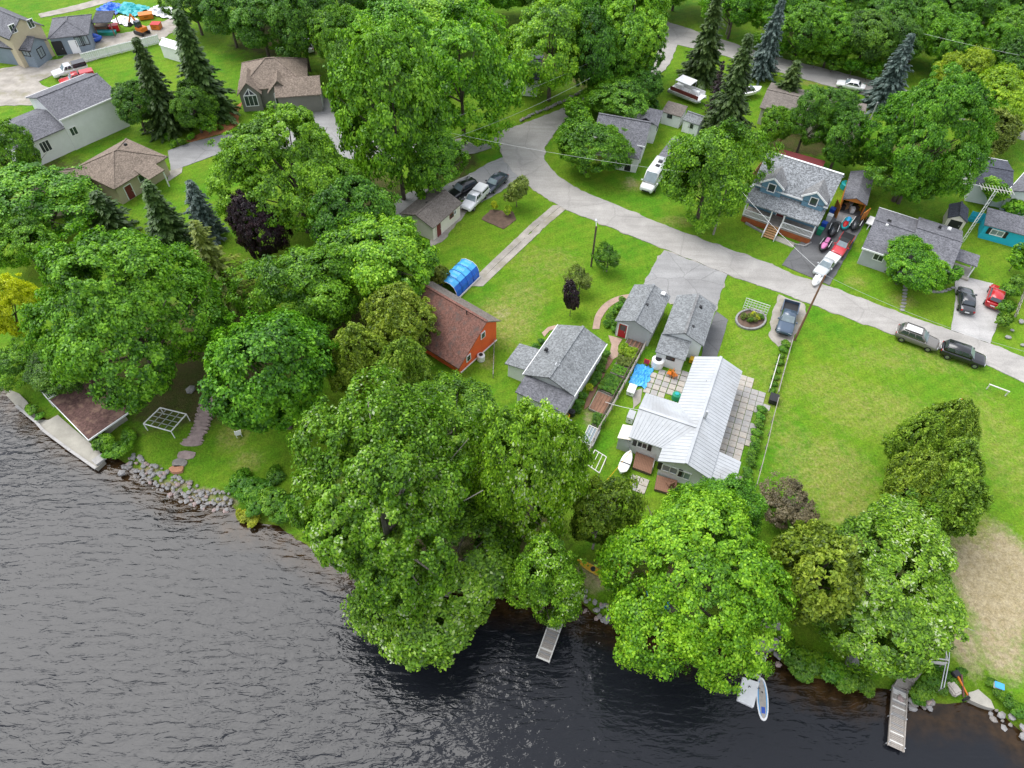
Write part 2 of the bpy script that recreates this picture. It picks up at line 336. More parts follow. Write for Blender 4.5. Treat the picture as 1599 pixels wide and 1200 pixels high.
def scaled(sx, sy, rz=0):
    mp = N(t, 'ShaderNodeMapping'); mp.inputs['Scale'].default_value = (sx, sy, 1); mp.inputs['Rotation'].default_value = (0, 0, rz); t.links.new(v, mp.inputs[0]); return mp.outputs[0]
def mul0(x, k): n = N(t, 'ShaderNodeMath', operation='MULTIPLY'); t.links.new(x, n.inputs[0]); n.inputs[1].default_value = k; return n.outputs[0]
g = ramp(t, noise(t, v, .09, 3), .35, .65, (.075, .215, .008), (.14, .255, .012))
g = mixc(t, ramp(t, noise(t, v, .45, 5, .65), .42, .7, (0,) * 3, (.75,) * 3), g, (.175, .245, .02))
g = mixc(t, ramp(t, noise(t, scaled(1.6, .35, R(20)), .8, 4), .5, .75, (0,) * 3, (.45,) * 3), g, (.06, .155, .006))
def masked(a, thr, width, sc):
    ad = N(t, 'ShaderNodeMath', operation='MULTIPLY_ADD'); t.links.new(noise(t, v, sc, 5, .7), ad.inputs[0]); ad.inputs[1].default_value = 1.1; ad.inputs[2].default_value = -.55
    s = N(t, 'ShaderNodeMath', operation='ADD'); t.links.new(A(a), s.inputs[0]); t.links.new(ad.outputs[0], s.inputs[1])
    gate = N(t, 'ShaderNodeMath', operation='MULTIPLY'); t.links.new(ramp(t, s.outputs[0], thr, thr + width, (0,) * 3, (1,) * 3), gate.inputs[0])
    t.links.new(ramp(t, A(a), .02, .2, (0,) * 3, (1,) * 3), gate.inputs[1]); return gate.outputs[0]
g = mixc(t, mul0(masked('dry', .15, .5, 1.3), .8), g, ramp(t, noise(t, v, 3.0, 4), .35, .7, (.19, .22, .03), (.36, .31, .12)))
g = mixc(t, ramp(t, noise(t, v, 1.7, 6, .75), .56, .66, (0,) * 3, (.55,) * 3), g, (.05, .135, .008))
mw = N(t, 'ShaderNodeTexWave', Scale=.22, Distortion=1.6, wave_profile='SIN'); mw.inputs['Detail'].default_value = 2; t.links.new(scaled(1, 1, R(62)), mw.inputs['Vector'])
g = mixc(t, .35, g, ramp(t, mw.outputs['Fac'], .2, .8, (.86,) * 3, (1.1,) * 3), 'MULTIPLY')
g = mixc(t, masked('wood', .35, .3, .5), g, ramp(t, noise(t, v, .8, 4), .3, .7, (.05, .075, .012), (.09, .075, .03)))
g = mixc(t, masked('bare', .25, .55, 1.6), g, ramp(t, noise(t, v, 1.5, 5), .3, .7, (.29, .235, .125), (.41, .345, .22)))
g = mixc(t, A('bed'), g, ramp(t, noise(t, v, .8, 4), .3, .7, (.05, .028, .01), (.13, .075, .03)))
g = mixc(t, .75, g, ramp(t, noise(t, v, 4.5, 3, .7), .3, .7, (.62,) * 3, (1.3,) * 3), 'MULTIPLY')
g = mixc(t, .6, g, ramp(t, noise(t, v, 14, 2), .3, .7, (.6,) * 3, (1.3,) * 3), 'MULTIPLY')
t.links.new(g, b.inputs['Base Color']); b.inputs['Roughness'].default_value = .9; b.inputs['Specular IOR Level'].default_value = .15
bump(t, b, noise(t, v, 7, 3), .8, .12)
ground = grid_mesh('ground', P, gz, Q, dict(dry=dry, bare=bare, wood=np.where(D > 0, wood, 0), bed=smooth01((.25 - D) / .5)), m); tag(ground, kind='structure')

# lake: ripples, brown shallows over the silt near the bank
wx, wy = axis(-120, 120, 1.2, 1500), np.unique(np.concatenate([[-1500, -500, -150, -50], np.arange(-12, 75, 1.2), [90, 140]]))
PW, QW = grid(wx, wy)
keep = (shore_dist(PW) < 6)
QW = QW[keep[QW].any(1)]
DW = shore_dist(PW)
m, t, b = nodes_of('lake_water')
v = N(t, 'ShaderNodeTexCoord').outputs['Object']
sh = N(t, 'ShaderNodeAttribute', attribute_name='shallow').outputs['Fac']
ad = N(t, 'ShaderNodeMath', operation='MULTIPLY_ADD'); t.links.new(noise(t, v, .5, 4), ad.inputs[0]); ad.inputs[1].default_value = .7; ad.inputs[2].default_value = -.35
s_ = N(t, 'ShaderNodeMath', operation='ADD'); t.links.new(sh, s_.inputs[0]); t.links.new(ad.outputs[0], s_.inputs[1])
silt = ramp(t, noise(t, v, 1.1, 4), .35, .65, (.014, .0085, .004), (.042, .023, .009))
wc = mixc(t, ramp(t, s_.outputs[0], .15, .8, (0,) * 3, (1,) * 3), (.010, .0112, .0145), silt)
t.links.new(wc, b.inputs['Base Color']); b.inputs['Roughness'].default_value = .04; b.inputs['IOR'].default_value = 1.35; b.inputs['Specular IOR Level'].default_value = .5
def wav(sx, sy, rz, sc, det, dist):
    mp = N(t, 'ShaderNodeMapping'); mp.inputs['Scale'].default_value = (sx, sy, 1); mp.inputs['Rotation'].default_value = (0, 0, rz); t.links.new(v, mp.inputs[0])
    n = N(t, 'ShaderNodeTexNoise', Scale=sc, Detail=det, Roughness=.5, Distortion=dist); t.links.new(mp.outputs[0], n.inputs['Vector']); return n.outputs['Fac']
a1 = wav(.42, 1.3, R(-14), 1.35, 3, .6); a2 = wav(.7, 1.2, R(16), 2.4, 2, .5); a3 = wav(.3, .6, R(-30), .35, 2, .3)
def mul(x, k): n = N(t, 'ShaderNodeMath', operation='MULTIPLY'); t.links.new(x, n.inputs[0]); n.inputs[1].default_value = k; return n.outputs[0]
def plus(x, y): n = N(t, 'ShaderNodeMath', operation='ADD'); t.links.new(x, n.inputs[0]); t.links.new(y, n.inputs[1]); return n.outputs[0]
bump(t, b, plus(plus(mul(a1, 1.0), mul(a2, .2)), mul(a3, 1.2)), 1.0, .16)
gust = N(t, 'ShaderNodeMapRange'); gust.inputs[1].default_value = .35; gust.inputs[2].default_value = .65; gust.inputs[3].default_value = .45; gust.inputs[4].default_value = 1.0     # calmer and gustier patches
t.links.new(noise(t, v, .045, 3), gust.inputs[0]); t.links.new(gust.outputs[0], [n for n in t.nodes if n.type == 'BUMP'][0].inputs['Strength'])
water = grid_mesh('water', PW, np.full(len(PW), WATER_Z), QW, dict(shallow=smooth01(1 + DW / 4.0)), m); tag(water, kind='structure')

def outline(pix, jit=.1, step=.45):
    """surveyed corners, with the edge broken up a little as worn edges are"""
    pts = [G(x, y) for x, y in pix]; out = []
    for a, b in zip(pts, pts[1:] + pts[:1]):
        n = max(1, int((b - a).length / step)); d = (b - a).normalized(); nn = Vector((-d.y, d.x, 0))
        for k in range(n):
            q = a.lerp(b, k / n); w_ = .6 * math.sin(2.9 * q.x + 1.7 * q.y) + .5 * math.sin(1.1 * q.x - 2.1 * q.y + 1) + rnd.uniform(-.5, .5); q = q + nn * jit * w_ * .7 * (1 if k else 0); out.append((q.x, q.y))
    return out
def sheet(name, m, pix, z, jit=.1, z0=None, kind='structure'):
    o = MB().prism(outline(pix, jit), z - .3 if z0 is None else z0, z).build(name, m); return tag(o, kind=kind)

far_edge = [(785, 204), (800, 200), (837, 186), (875, 171), (917, 148), (960, 128), (1005, 114), (1022, 96), (1030, 70), (1036, 46), (1066, 42), (1058, 70), (1046, 100), (1024, 124), (985, 140), (940, 156), (905, 172),
            (885, 184), (863, 212), (850, 232), (850, 250), (870, 274), (907, 298), (962, 320), (1025, 347), (1112, 380), (1200, 411), (1236, 428), (1296, 448), (1411, 491), (1484, 516), (1546, 537), (1599, 558), (1800, 634), (2200, 785), (2900, 1045)]
near_edge = [(2900, 1105), (2200, 832), (1800, 678), (1599, 598), (1536, 568), (1399, 524), (1324, 497), (1271, 477), (1218, 457), (1155, 436), (1135, 428), (1037, 389), (932, 347), (882, 327), (855, 311), (825, 290), (800, 268), (786, 248), (780, 228)]
sheet('road_shoulder', 'gravel_pale', far_edge + near_edge, .02, .28)
sheet('road', 'road_chip', far_edge + near_edge, .032, .09)
sheet('side_road', 'road_chip', [(1030, 30), (1060, 40), (1125, 61), (1199, 86), (1290, 108), (1374, 129), (1500, 165), (1700, 220), (2300, 380), (2300, 412), (1700, 247), (1500, 192), (1365, 152), (1300, 136), (1199, 108), (1130, 87), (1066, 72), (1020, 60)], .022, .14)
sheet('parking_apron', 'asphalt_grey', [(800, 262), (786, 246), (760, 256), (726, 276), (690, 292), (640, 300), (600, 330), (650, 345), (722, 312), (752, 316), (790, 294), (812, 278)], .018, .16)
sheet('gravel_verge', 'gravel_pale', [(752, 314), (722, 316), (676, 368), (672, 385), (690, 378), (728, 332)], .012, .2)
sheet('driveway_shoulder', 'gravel_pale', [(1037, 391), (1022, 412), (1003, 448), (1030, 470), (1118, 486), (1126, 455), (1136, 429)], .026, .3)
sheet('driveway', 'asphalt_grey', [(1037, 391), (1022, 412), (1003, 448), (1030, 470), (1118, 486), (1126, 455), (1136, 429)], .04, .05)
sheet('side_driveway', 'asphalt_dark', [(1118, 486), (1137, 500), (1124, 545), (1117, 563), (1092, 575), (1098, 540)], .02, .05)
sheet('asphalt_driveway', 'asphalt_dark', [(1221, 414), (1243, 384), (1270, 362), (1298, 338), (1325, 318), (1352, 326), (1350, 348), (1322, 400), (1295, 446)], .04, .06)
sheet('concrete_driveway', 'concrete_drive', [(1491, 438), (1503, 432), (1550, 443), (1568, 462), (1560, 500), (1546, 537), (1485, 516), (1492, 470)], .04, .06)
sheet('gravel_parking', 'gravel_pale', [(1216, 460), (1256, 475), (1260, 493), (1246, 515), (1238, 534), (1219, 545), (1200, 524), (1207, 484)], .02, .18)
for nm, off in (('wheel_track', 0), ('wheel_track', 14)):
    c = catmull([(870 + off, 321), (836 + off, 350), (800 + off, 384), (765 + off, 417), (735 + off * .9, 447)], 6)
    wd = 6.6
    L = [(x - wd, y) for x, y in c]; Rr = [(x + wd, y) for x, y in c]
    sheet(nm, 'gravel_pale', L + Rr[::-1], .012 + off * .0004, .12)
sheet('neighbour_driveway', 'asphalt_grey', [(262, 236), (300, 222), (360, 208), (430, 190), (505, 152), (535, 162), (548, 195), (620, 214), (700, 220), (782, 205), (790, 224), (740, 240), (640, 246), (560, 250), (430, 232), (335, 243), (267, 268)], .025, .06)
sheet('neighbour_walk', 'concrete', [(262, 268), (285, 262), (284, 270), (262, 284)], .03, .04)
sheet('gravel_yard', 'gravel_pale', [(-60, 115), (0, 108), (45, 100), (95, 92), (130, 72), (150, 58), (205, 50), (270, 28), (290, 40), (250, 62), (190, 80), (130, 100), (95, 112), (60, 128), (95, 150), (60, 165), (-60, 165)], .02, .2)
sheet('far_lane', 'gravel_pale', [(60, 22), (120, 8), (180, -8), (190, -2), (125, 16), (64, 28)], .02, .1)
sheet('brick_path', 'paver_pink', catmull([(988, 459), (965, 463), (944, 474), (930, 492), (925, 514)], 5) + [(936, 514)] + catmull([(938, 500), (950, 482), (968, 470), (988, 466)], 5), .02, .02)
sheet('garden_path', 'paver_pink', [(950, 524), (962, 527), (972, 530), (965, 541), (966, 556), (957, 562), (951, 556), (955, 538)], .02, .03)
sheet('bark_path', 'mulch', [(951, 556), (958, 561), (937, 597), (920, 634), (912, 640), (916, 622), (934, 588)], .016, .08)
sheet('stone_walk', 'paver_pink', [(846, 520), (856, 511), (868, 508), (868, 513), (858, 517), (850, 526)], .02, .03)
sheet('mulch_bed', 'mulch_orange', [(340, 192), (362, 170), (378, 160), (372, 176), (372, 195), (352, 207), (300, 222), (285, 222), (310, 210)], .016, .15)
sheet('gravel_bed', 'gravel_pale', [(988, 612), (1003, 607), (1000, 628), (988, 640)], .016, .08)
sheet('vegetable_bed', 'soil', [(752, 343), (765, 328), (800, 330), (806, 343), (786, 358)], .02, .12)

# ------------------------------------------------------------------ trees and shrubs
def unit(a): return a / np.maximum(np.linalg.norm(a, axis=-1, keepdims=True), 1e-9)
def leaf_mesh(name, C, Nn, S, val, el=1.25, T=None, seed=0):
    r = np.random.RandomState(seed); n = len(C)
    T = unit(np.cross(Nn, r.normal(size=(n, 3)))) if T is None else unit(T)
    Bt = unit(np.cross(Nn, T)); s = S[:, None]
    V = np.stack([C - T * s * .5 * el, C + Bt * s * .42 + Nn * s * .06, C + T * s * .55 * el - Nn * s * .12, C - Bt * s * .42 + Nn * s * .06], 1).reshape(-1, 3)
    me = bpy.data.meshes.new(name); me.vertices.add(4 * n); me.vertices.foreach_set('co', V.astype(np.float32).ravel())
    me.loops.add(4 * n); me.loops.foreach_set('vertex_index', np.arange(4 * n, dtype=np.int32))
    me.polygons.add(n); me.polygons.foreach_set('loop_start', np.arange(0, 4 * n, 4, dtype=np.int32)); me.polygons.foreach_set('loop_total', np.full(n, 4, np.int32))
    at = me.attributes.new('leaf', 'FLOAT', 'POINT'); at.data.foreach_set('value', np.repeat(np.clip(val, 0, 1), 4).astype(np.float32))
    me.update(calc_edges=True); me.materials.append(MATS['leaf_maple']); return me
def crown(name, seed, rx, rz, nl=20, lr=.36, shell=.64, clumps=16, rc=.12, nleaf=55, leaf=.3, zmin=-.5, flat=.75, el=1.25, upright=0.0, core=.7, droop=0.0, swell=.24, taper=0.0):
    r = np.random.RandomState(seed)
    i = np.arange(nl * 2) + .5; ph = np.arccos(1 - i / nl); th = math.pi * (1 + 5 ** .5) * i + r.uniform(0, 6)
    d = np.stack([np.cos(th) * np.sin(ph), np.sin(th) * np.sin(ph), np.cos(ph)], 1); d = d[d[:, 2] > zmin]
    d = unit(d + r.normal(size=d.shape) * .26); d = d[r.uniform(size=len(d)) > .07]; k = len(d)
    lc = d * (shell + r.uniform(-.17, .15, (k, 1))); lrad = lr * r.uniform(.6, 1.3, k)
    lc = np.vstack([lc, [[0, 0, 0]]]); lrad = np.append(lrad, core); d = np.vstack([d, [[0, 0, 1]]])
    C, Nn, val = [], [], []
    for j in range(k + 1):
        q = unit(r.normal(size=(int(clumps * 1.8), 3))); q = q[(q @ d[j]) > -.35]
        cc = lc[j] + q * lrad[j] * (r.uniform(.84, 1.04, (len(q), 1)) + (r.uniform(size=(len(q), 1)) > .82) * r.uniform(.05, .32, (len(q), 1)))
        dist = np.linalg.norm(cc[:, None] - lc[None], axis=2); dist[:, j] = 9
        ok = ~(dist < lrad[None] * .72).any(1); cc, q = cc[ok], q[ok]
        lv = r.uniform(-.2, .2)
        for c, qq in zip(cc, q):
            m_ = int(nleaf * r.uniform(.6, 1.3)); o = unit(qq * .6 + unit(c) * .3 + np.array([0, 0, .55]))
            e = unit(r.normal(size=(m_, 3))); f = (e @ o) < -.2; e[f] -= 2 * (e[f] @ o)[:, None] * o
            rr = rc * r.uniform(.75, 1.25)
            pp = c + e * rr * r.uniform(.25, 1.25, (m_, 1)) * np.array([1, 1, flat])
            pp[:, 2] -= droop * rr * r.uniform(0, 1, m_) ** 2 * 3
            C.append(pp); Nn.append(unit(e * .42 + o * .68 + r.normal(size=(m_, 3)) * .34)); val.append(np.clip(.45 + lv + r.uniform(-.18, .18) + r.normal(size=m_) * .24, 0, 1))  # wide random leaf tones stand in for sunlit and shadowed foliage
    C = np.vstack(C); Nn = np.vstack(Nn); val = np.concatenate(val)
    if swell:                                       # the crown bulges unevenly, as limbs reach out
        bd = unit(r.normal(size=(7, 3)) * np.array([1, 1, .6])); u_ = unit(C); C = C * (.9 + sum(swell * np.clip(u_ @ q_, 0, 1) ** 4 for q_ in bd))[:, None]
    C = C / np.quantile(np.linalg.norm(C, axis=1), .90)
    if taper: C[:, :2] *= (1 - taper * np.clip(C[:, 2:], 0, 1) ** 1.3)
    C = C * np.array([rx, rx, rz]); Nn = unit(Nn / np.array([1, 1, rz / rx]))
    T = None
    if upright: T = unit(r.normal(size=C.shape) * (1 - upright) + np.array([0, 0, 1.0]) * upright + unit(C * np.array([1, 1, 0])) * .4)
    if upright: Nn = unit(Nn - (Nn * T).sum(1)[:, None] * T)
    me = leaf_mesh(name, C, Nn, leaf * r.uniform(.65, 1.3, len(C)), val, el, T, seed)
    return me, lc * np.array([rx, rx, rz])
def trunk(name, lc, rx, rz, zc, r0, m='bark', limbs=9, seed=0):
    q = random.Random(seed); mb = MB(); top = zc + rz * .45
    ax = [(q.uniform(-.2, .2) * i / 4, q.uniform(-.2, .2) * i / 4, -1.2 + (top + 1.2) * i / 5) for i in range(6)]
    mb.tube(ax, [r0 * 1.25, r0, r0 * .8, r0 * .6, r0 * .4, r0 * .12], 8)
    for p in q.sample([tuple(x) for x in lc], min(limbs, len(lc))):
        z0 = max(zc - rz * .75, .8) + q.uniform(0, rz * .5); e = Vector((p[0], p[1], p[2] + zc)); a = Vector((0, 0, min(z0, e.z - .3)))
        mb.tube([a, a.lerp(e, .5) + Vector((0, 0, -.08 * rx)), e * 1.0 + Vector((p[0] * .25, p[1] * .25, 0))], [r0 * .4, r0 * .25, r0 * .07], 6)
    return mb.mesh(name, m, smooth=True)
PROTO = {}
def proto(kind, seed, rx, rz, r0=.28, tm='bark', limbs=10, **kw):
    me, lc = crown('crown', seed, rx, rz, **kw); zc = rz * 1.15
    PROTO[kind] = (me, trunk('trunk', lc, rx, rz, zc, r0, tm, limbs, seed), rx, rz, zc)
proto('maple_a', 11, 6, 6, nl=17, clumps=30, rc=.115, nleaf=95, leaf=.25)
proto('maple_b', 12, 6, 6, nl=14, lr=.40, clumps=34, rc=.115, nleaf=92, leaf=.24)
proto('maple_c', 13, 6, 6, nl=20, lr=.33, clumps=26, rc=.115, nleaf=92, leaf=.26, shell=.68)
proto('maple_big', 14, 9, 9, nl=32, lr=.29, shell=.7, clumps=40, rc=.072, nleaf=95, leaf=.235, r0=.42)
proto('silver_big', 15, 9, 9, nl=32, lr=.28, shell=.71, clumps=42, rc=.066, nleaf=92, leaf=.225, r0=.45, tm='bark_pale', limbs=18, droop=.12, zmin=-.65)
proto('silver_b', 16, 6, 6, nl=16, lr=.37, shell=.66, clumps=40, rc=.095, nleaf=100, leaf=.2, tm='bark_pale', limbs=14, droop=.15, zmin=-.6)
proto('willow', 17, 7, 7, nl=26, lr=.31, shell=.69, clumps=38, rc=.078, nleaf=95, leaf=.19, el=1.7, droop=.15, limbs=14, tm='bark_pale', zmin=-.7)
proto('airy', 18, 6, 6, nl=24, lr=.30, shell=.72, clumps=22, rc=.11, nleaf=75, leaf=.24, limbs=16, core=.6)
proto('airy_b', 19, 6, 6, nl=18, lr=.34, shell=.70, clumps=24, rc=.11, nleaf=78, leaf=.25, limbs=14, core=.6)
proto('cedar', 20, 3, 4.5, nl=22, lr=.34, shell=.62, clumps=34, rc=.10, nleaf=50, leaf=.17, el=1.6, upright=.25, zmin=-.9, limbs=4, core=.7, taper=.5, swell=.1)
proto('cedar_b', 21, 3, 3.4, nl=18, lr=.38, shell=.58, clumps=36, rc=.11, nleaf=50, leaf=.17, el=1.6, upright=.25, zmin=-.9, limbs=4, core=.7, taper=.4, swell=.15)
proto('bush', 22, 1.5, 1.3, nl=13, lr=.42, shell=.55, clumps=16, rc=.18, nleaf=36, leaf=.16, zmin=-.4, r0=.06, limbs=5)
proto('bush_b', 23, 1.5, 1.2, nl=10, lr=.46, shell=.52, clumps=17, rc=.18, nleaf=36, leaf=.17, zmin=-.4, r0=.06, limbs=5, el=1.7)
proto('sparse', 24, 3, 3, nl=16, lr=.36, shell=.66, clumps=14, rc=.14, nleaf=50, leaf=.17, limbs=16, r0=.12, core=.3, tm='bark_pale')
proto('weed', 25, 1.5, .8, nl=14, lr=.40, shell=.62, clumps=14, rc=.2, nleaf=34, leaf=.18, zmin=-.2, r0=.03, limbs=3, el=1.9)
def conifer(kind, seed, h, Rr, tiers, per, along, size, droop=.35, dens=2, r0=.2):
    r = np.random.RandomState(seed); C, T, Nn, val, S = [], [], [], [], []
    for i in range(tiers):
        tt = (i + r.uniform(0, .6)) / tiers; z = h * (.07 + .93 * tt); L = Rr * (1 - tt) ** .85 * r.uniform(.65, 1.2) + .12; nb = max(4, int(per * (.45 + .55 * (1 - tt)))); a0 = r.uniform(0, 6.3)
        for k in range(nb):
            a = a0 + 6.283 * k / nb + r.uniform(-.25, .25); dx = np.array([math.cos(a), math.sin(a), 0]); px = np.array([-math.sin(a), math.cos(a), 0]); Lk = L * r.uniform(.5, 1.2) * (0.35 if r.uniform() < .1 else 1); bv = r.uniform(-.12, .12)
            na = max(3, int(along * (.3 + .7 * Lk / Rr)))
            for u in np.linspace(.22, 1, na):
                p = dx * u * Lk + np.array([0, 0, z - droop * Lk * u ** 1.3 + .12 * Lk * u ** 3])
                for sd_ in range(dens):
                    sg = 1 if sd_ % 2 else -1; s = size * (1.15 - .35 * u) * r.uniform(.7, 1.25)
                    tv = dx * .7 + px * sg * (.9 * (1.15 - u)) + np.array([0, 0, -.25 + r.uniform(-.15, .15)]); nv = np.array([0, 0, 1.0]) + dx * .25 + r.normal(size=3) * .22
                    tv = tv / np.linalg.norm(tv); nv = nv - (nv @ tv) * tv
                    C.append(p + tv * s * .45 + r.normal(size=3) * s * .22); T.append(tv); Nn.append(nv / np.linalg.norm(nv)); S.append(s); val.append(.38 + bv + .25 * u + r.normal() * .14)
    me = leaf_mesh('crown', np.array(C), np.array(Nn), np.array(S), np.array(val), 1.5, np.array(T), seed)
    mb = MB().tube([(0, 0, -1), (0, 0, h * .4), (0, 0, h * .97)], [r0 * 1.2, r0 * .7, .03], 8)
    for i in range(22):
        a, zz = r.uniform(0, 6.28), h * r.uniform(.1, .8); L = Rr * (1 - zz / h) * .8
        mb.tube([(0, 0, zz), (math.cos(a) * L, math.sin(a) * L, zz - droop * L * .8)], [.05, .015], 5)
    PROTO[kind] = (me, mb.mesh('trunk', 'bark', smooth=True), Rr, h, 0)
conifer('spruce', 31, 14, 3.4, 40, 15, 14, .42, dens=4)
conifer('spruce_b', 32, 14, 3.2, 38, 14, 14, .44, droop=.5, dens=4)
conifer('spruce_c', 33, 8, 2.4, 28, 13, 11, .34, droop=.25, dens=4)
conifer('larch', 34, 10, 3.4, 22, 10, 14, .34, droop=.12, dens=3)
ntree = [0]
def set_leaf(o, m):
    o.material_slots[0].link = 'OBJECT'; o.material_slots[0].material = MATS[m]
def place(kind, base, rx, rz, zc, leafm, label, cat, name, group):
    me, tk, rx0, rz0, zc0 = PROTO[kind]; q = random.Random(ntree[0] * 13 + 5); ntree[0] += 1
    o = thing(name, label, cat, base, q.uniform(0, 6.28), group)
    c = put('crown', me, o, (0, 0, zc), 0, (rx / rx0, rx / rx0, rz / rz0)); set_leaf(c, leafm)
    put('trunk', tk, o, (0, 0, 0), 0, ((rx / rx0 + .4) / 1.4, (rx / rx0 + .4) / 1.4, zc / zc0 if zc0 else rz / rz0))
    return o
def tree(kind, cx, cy, a, b_, leafm, label, cat='tree', name='maple_tree', clear=None, group=None, gz0=0.0, lim=(.62, 1.7)):
    """crown whose outline spans 2a by 2b picture units round (cx, cy), standing on the ground"""
    zc = 5.0; a *= 1.0; b_ *= 1.0
    for _ in range(12):
        c = G(cx, cy, zc); f = proj(c)[2]; s = CAM_F / f; th = math.atan2(CAM_H - zc, math.hypot(c.x, c.y)); rx = a / s
        rz = math.sqrt(max((b_ / s) ** 2 - (rx * math.sin(th)) ** 2, .01)) / math.cos(th); rz = min(max(rz, lim[0] * rx), lim[1] * rx)
        zc = rz * .95 + (min(1.2, .3 * rx) if clear is None else clear) + gz0
    return place(kind, (c.x, c.y, gz0), rx, rz, zc - gz0, leafm, label, cat, name, group)
def spire(kind, bx, by, ty, a, leafm, label, name='spruce_tree', group=None):
    base = G(bx, by); h = height_at(base, ty); f = proj((base.x, base.y, h * .35))[2]; rx = a * f / CAM_F
    return place(kind, base, rx, h, 0, leafm, label, 'tree', name, group)
S, M_ = 'silver', 'maple_tree'
# along the bank
tree('silver_big', 596, 792, 158, 178, 'leaf_silver', 'huge silver-leaved maple leaning over the lake, largest tree on the shore', name='silver_maple', gz0=-.4)
tree('silver_b', 708, 664, 96, 76, 'leaf_bright', 'bright green maple between the huge silver maple and the orange barn', name=M_)
tree('silver_b', 692, 882, 138, 112, 'leaf_silver', 'yellow-green maple overhanging the lake at the bottom centre', name=M_, gz0=-.5)
tree('silver_b', 818, 738, 90, 150, 'leaf_silver', 'tall pale maple right in front of the grey-roofed cottage', name='silver_maple', lim=(.6, 2.2))
tree('airy_b', 852, 908, 62, 84, 'leaf_silver', 'small green maple over the grey slatted dock', name=M_, gz0=-.5)
tree('maple_big', 1084, 884, 146, 148, 'leaf_bright', 'wide bright maple on the bank in front of the white metal-roofed house', name=M_, gz0=-.3)
tree('airy', 1135, 800, 62, 60, 'leaf_maple', 'leafy maple top standing against the white metal-roofed house', name=M_)
tree('sparse', 937, 805, 58, 70, 'leaf_cedar', 'thin olive-brown tree beside the white upturned boat', cat='tree', name='cedar_tree')
tree('willow', 1384, 915, 128, 114, 'leaf_silver', 'pale grey-green willow on the bank above the long plank dock', name='willow_tree', gz0=-.3)
tree('cedar_b', 1280, 895, 78, 84, 'leaf_cedar', 'broad cedar on the bank to the left of the pale willow', name='cedar_tree')
tree('sparse', 1238, 795, 46, 40, 'leaf_dry', 'brownish half-bare shrub at the foot of the long hedge', cat='shrub', name='shrub')
tree('cedar', 1480, 672, 42, 60, 'leaf_cedar', 'rearmost cedar of the clump on the open lawn', name='cedar_tree')
tree('cedar', 1434, 690, 40, 66, 'leaf_cedar', 'cedar at the left rear of the clump on the open lawn', name='cedar_tree')
tree('cedar', 1488, 728, 42, 66, 'leaf_cedar', 'cedar at the right of the clump on the open lawn', name='cedar_tree')
tree('cedar', 1432, 752, 44, 70, 'leaf_cedar', 'cedar at the left front of the clump on the open lawn', name='cedar_tree')
tree('cedar_b', 1474, 786, 54, 66, 'leaf_cedar', 'front cedar of the clump on the open lawn', name='cedar_tree')
tree('cedar', 1372, 800, 15, 30, 'leaf_deep', 'little blue-green cedar beside the front cedar of the lawn clump', name='cedar_tree')
# left bank
tree('maple_big', 196, 488, 146, 156, 'leaf_maple', 'great dark green maple above the boathouse on the left shore', name=M_)
tree('maple_c', 96, 572, 48, 40, 'leaf_deep', 'green maple at the far left shore above the concrete landing', name=M_)
tree('maple_a', 2, 480, 46, 90, 'leaf_gold', 'golden yellow tree at the left edge of the picture', name='golden_tree')
tree('maple_b', 32, 568, 44, 40, 'leaf_bright', 'low bushy tree at the left edge above the concrete landing', name=M_, clear=.2)
tree('maple_a', 422, 588, 104, 112, 'leaf_maple', 'round green maple beside the stone steps and curved garden wall', name=M_)
tree('maple_b', 478, 452, 80, 78, 'leaf_maple', 'maple behind the round maple by the stone steps', name=M_)
tree('maple_c', 600, 398, 86, 80, 'leaf_bright', 'round maple just below the small brown-roofed garage', name=M_)
tree('cedar', 620, 497, 54, 60, 'leaf_cedar', 'tall cedar touching the roof of the orange barn', name='cedar_tree')
tree('cedar', 562, 562, 48, 80, 'leaf_cedar', 'left cedar of the group beside the orange barn', name='cedar_tree')
tree('cedar', 630, 582, 46, 62, 'leaf_cedar', 'front cedar of the group beside the orange barn', name='cedar_tree')
tree('maple_a', 398, 358, 40, 64, 'leaf_purple', 'tall dark purple-leaved tree behind the maples', name='purple_tree', lim=(.7, 2.4))
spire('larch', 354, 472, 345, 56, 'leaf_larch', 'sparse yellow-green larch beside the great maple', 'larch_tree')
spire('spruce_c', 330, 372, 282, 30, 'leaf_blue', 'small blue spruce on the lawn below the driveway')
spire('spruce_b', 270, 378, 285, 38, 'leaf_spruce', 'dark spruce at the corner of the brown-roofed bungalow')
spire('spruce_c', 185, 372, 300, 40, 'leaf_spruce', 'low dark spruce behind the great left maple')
tree('maple_big', 456, 262, 108, 112, 'leaf_maple', 'large maple hiding the driveway below the brown gabled house', name=M_)
tree('maple_c', 545, 330, 65, 75, 'leaf_deep', 'dark maple below the large maple by the driveway', name=M_)
tree('airy', 615, 188, 86, 128, 'leaf_maple', 'very tall maple at the right of the brown gabled house', name=M_, lim=(.6, 2.3))
tree('airy_b', 668, 252, 58, 58, 'leaf_maple', 'leafy tree beside the black cars and the small garage', name=M_)
tree('maple_b', 720, 120, 88, 105, 'leaf_bright', 'big bright green maple at the road bend', name=M_)
tree('maple_a', 610, 60, 70, 65, 'leaf_bright', 'bright maple behind the very tall maple', name=M_)
tree('maple_c', 690, 20, 75, 55, 'leaf_bright', 'bright maple at the top edge behind the road bend maple', name=M_)
tree('maple_c', 560, 110, 40, 60, 'leaf_deep', 'dark narrow tree behind the white garage door', name=M_)
tree('maple_b', 862, 72, 72, 80, 'leaf_bright', 'bright maple above the dry-stone edging of the road', name=M_)
tree('willow', 985, 55, 72, 78, 'leaf_bright', 'pale fine-leaved tree in front of the upper road', name='willow_tree')
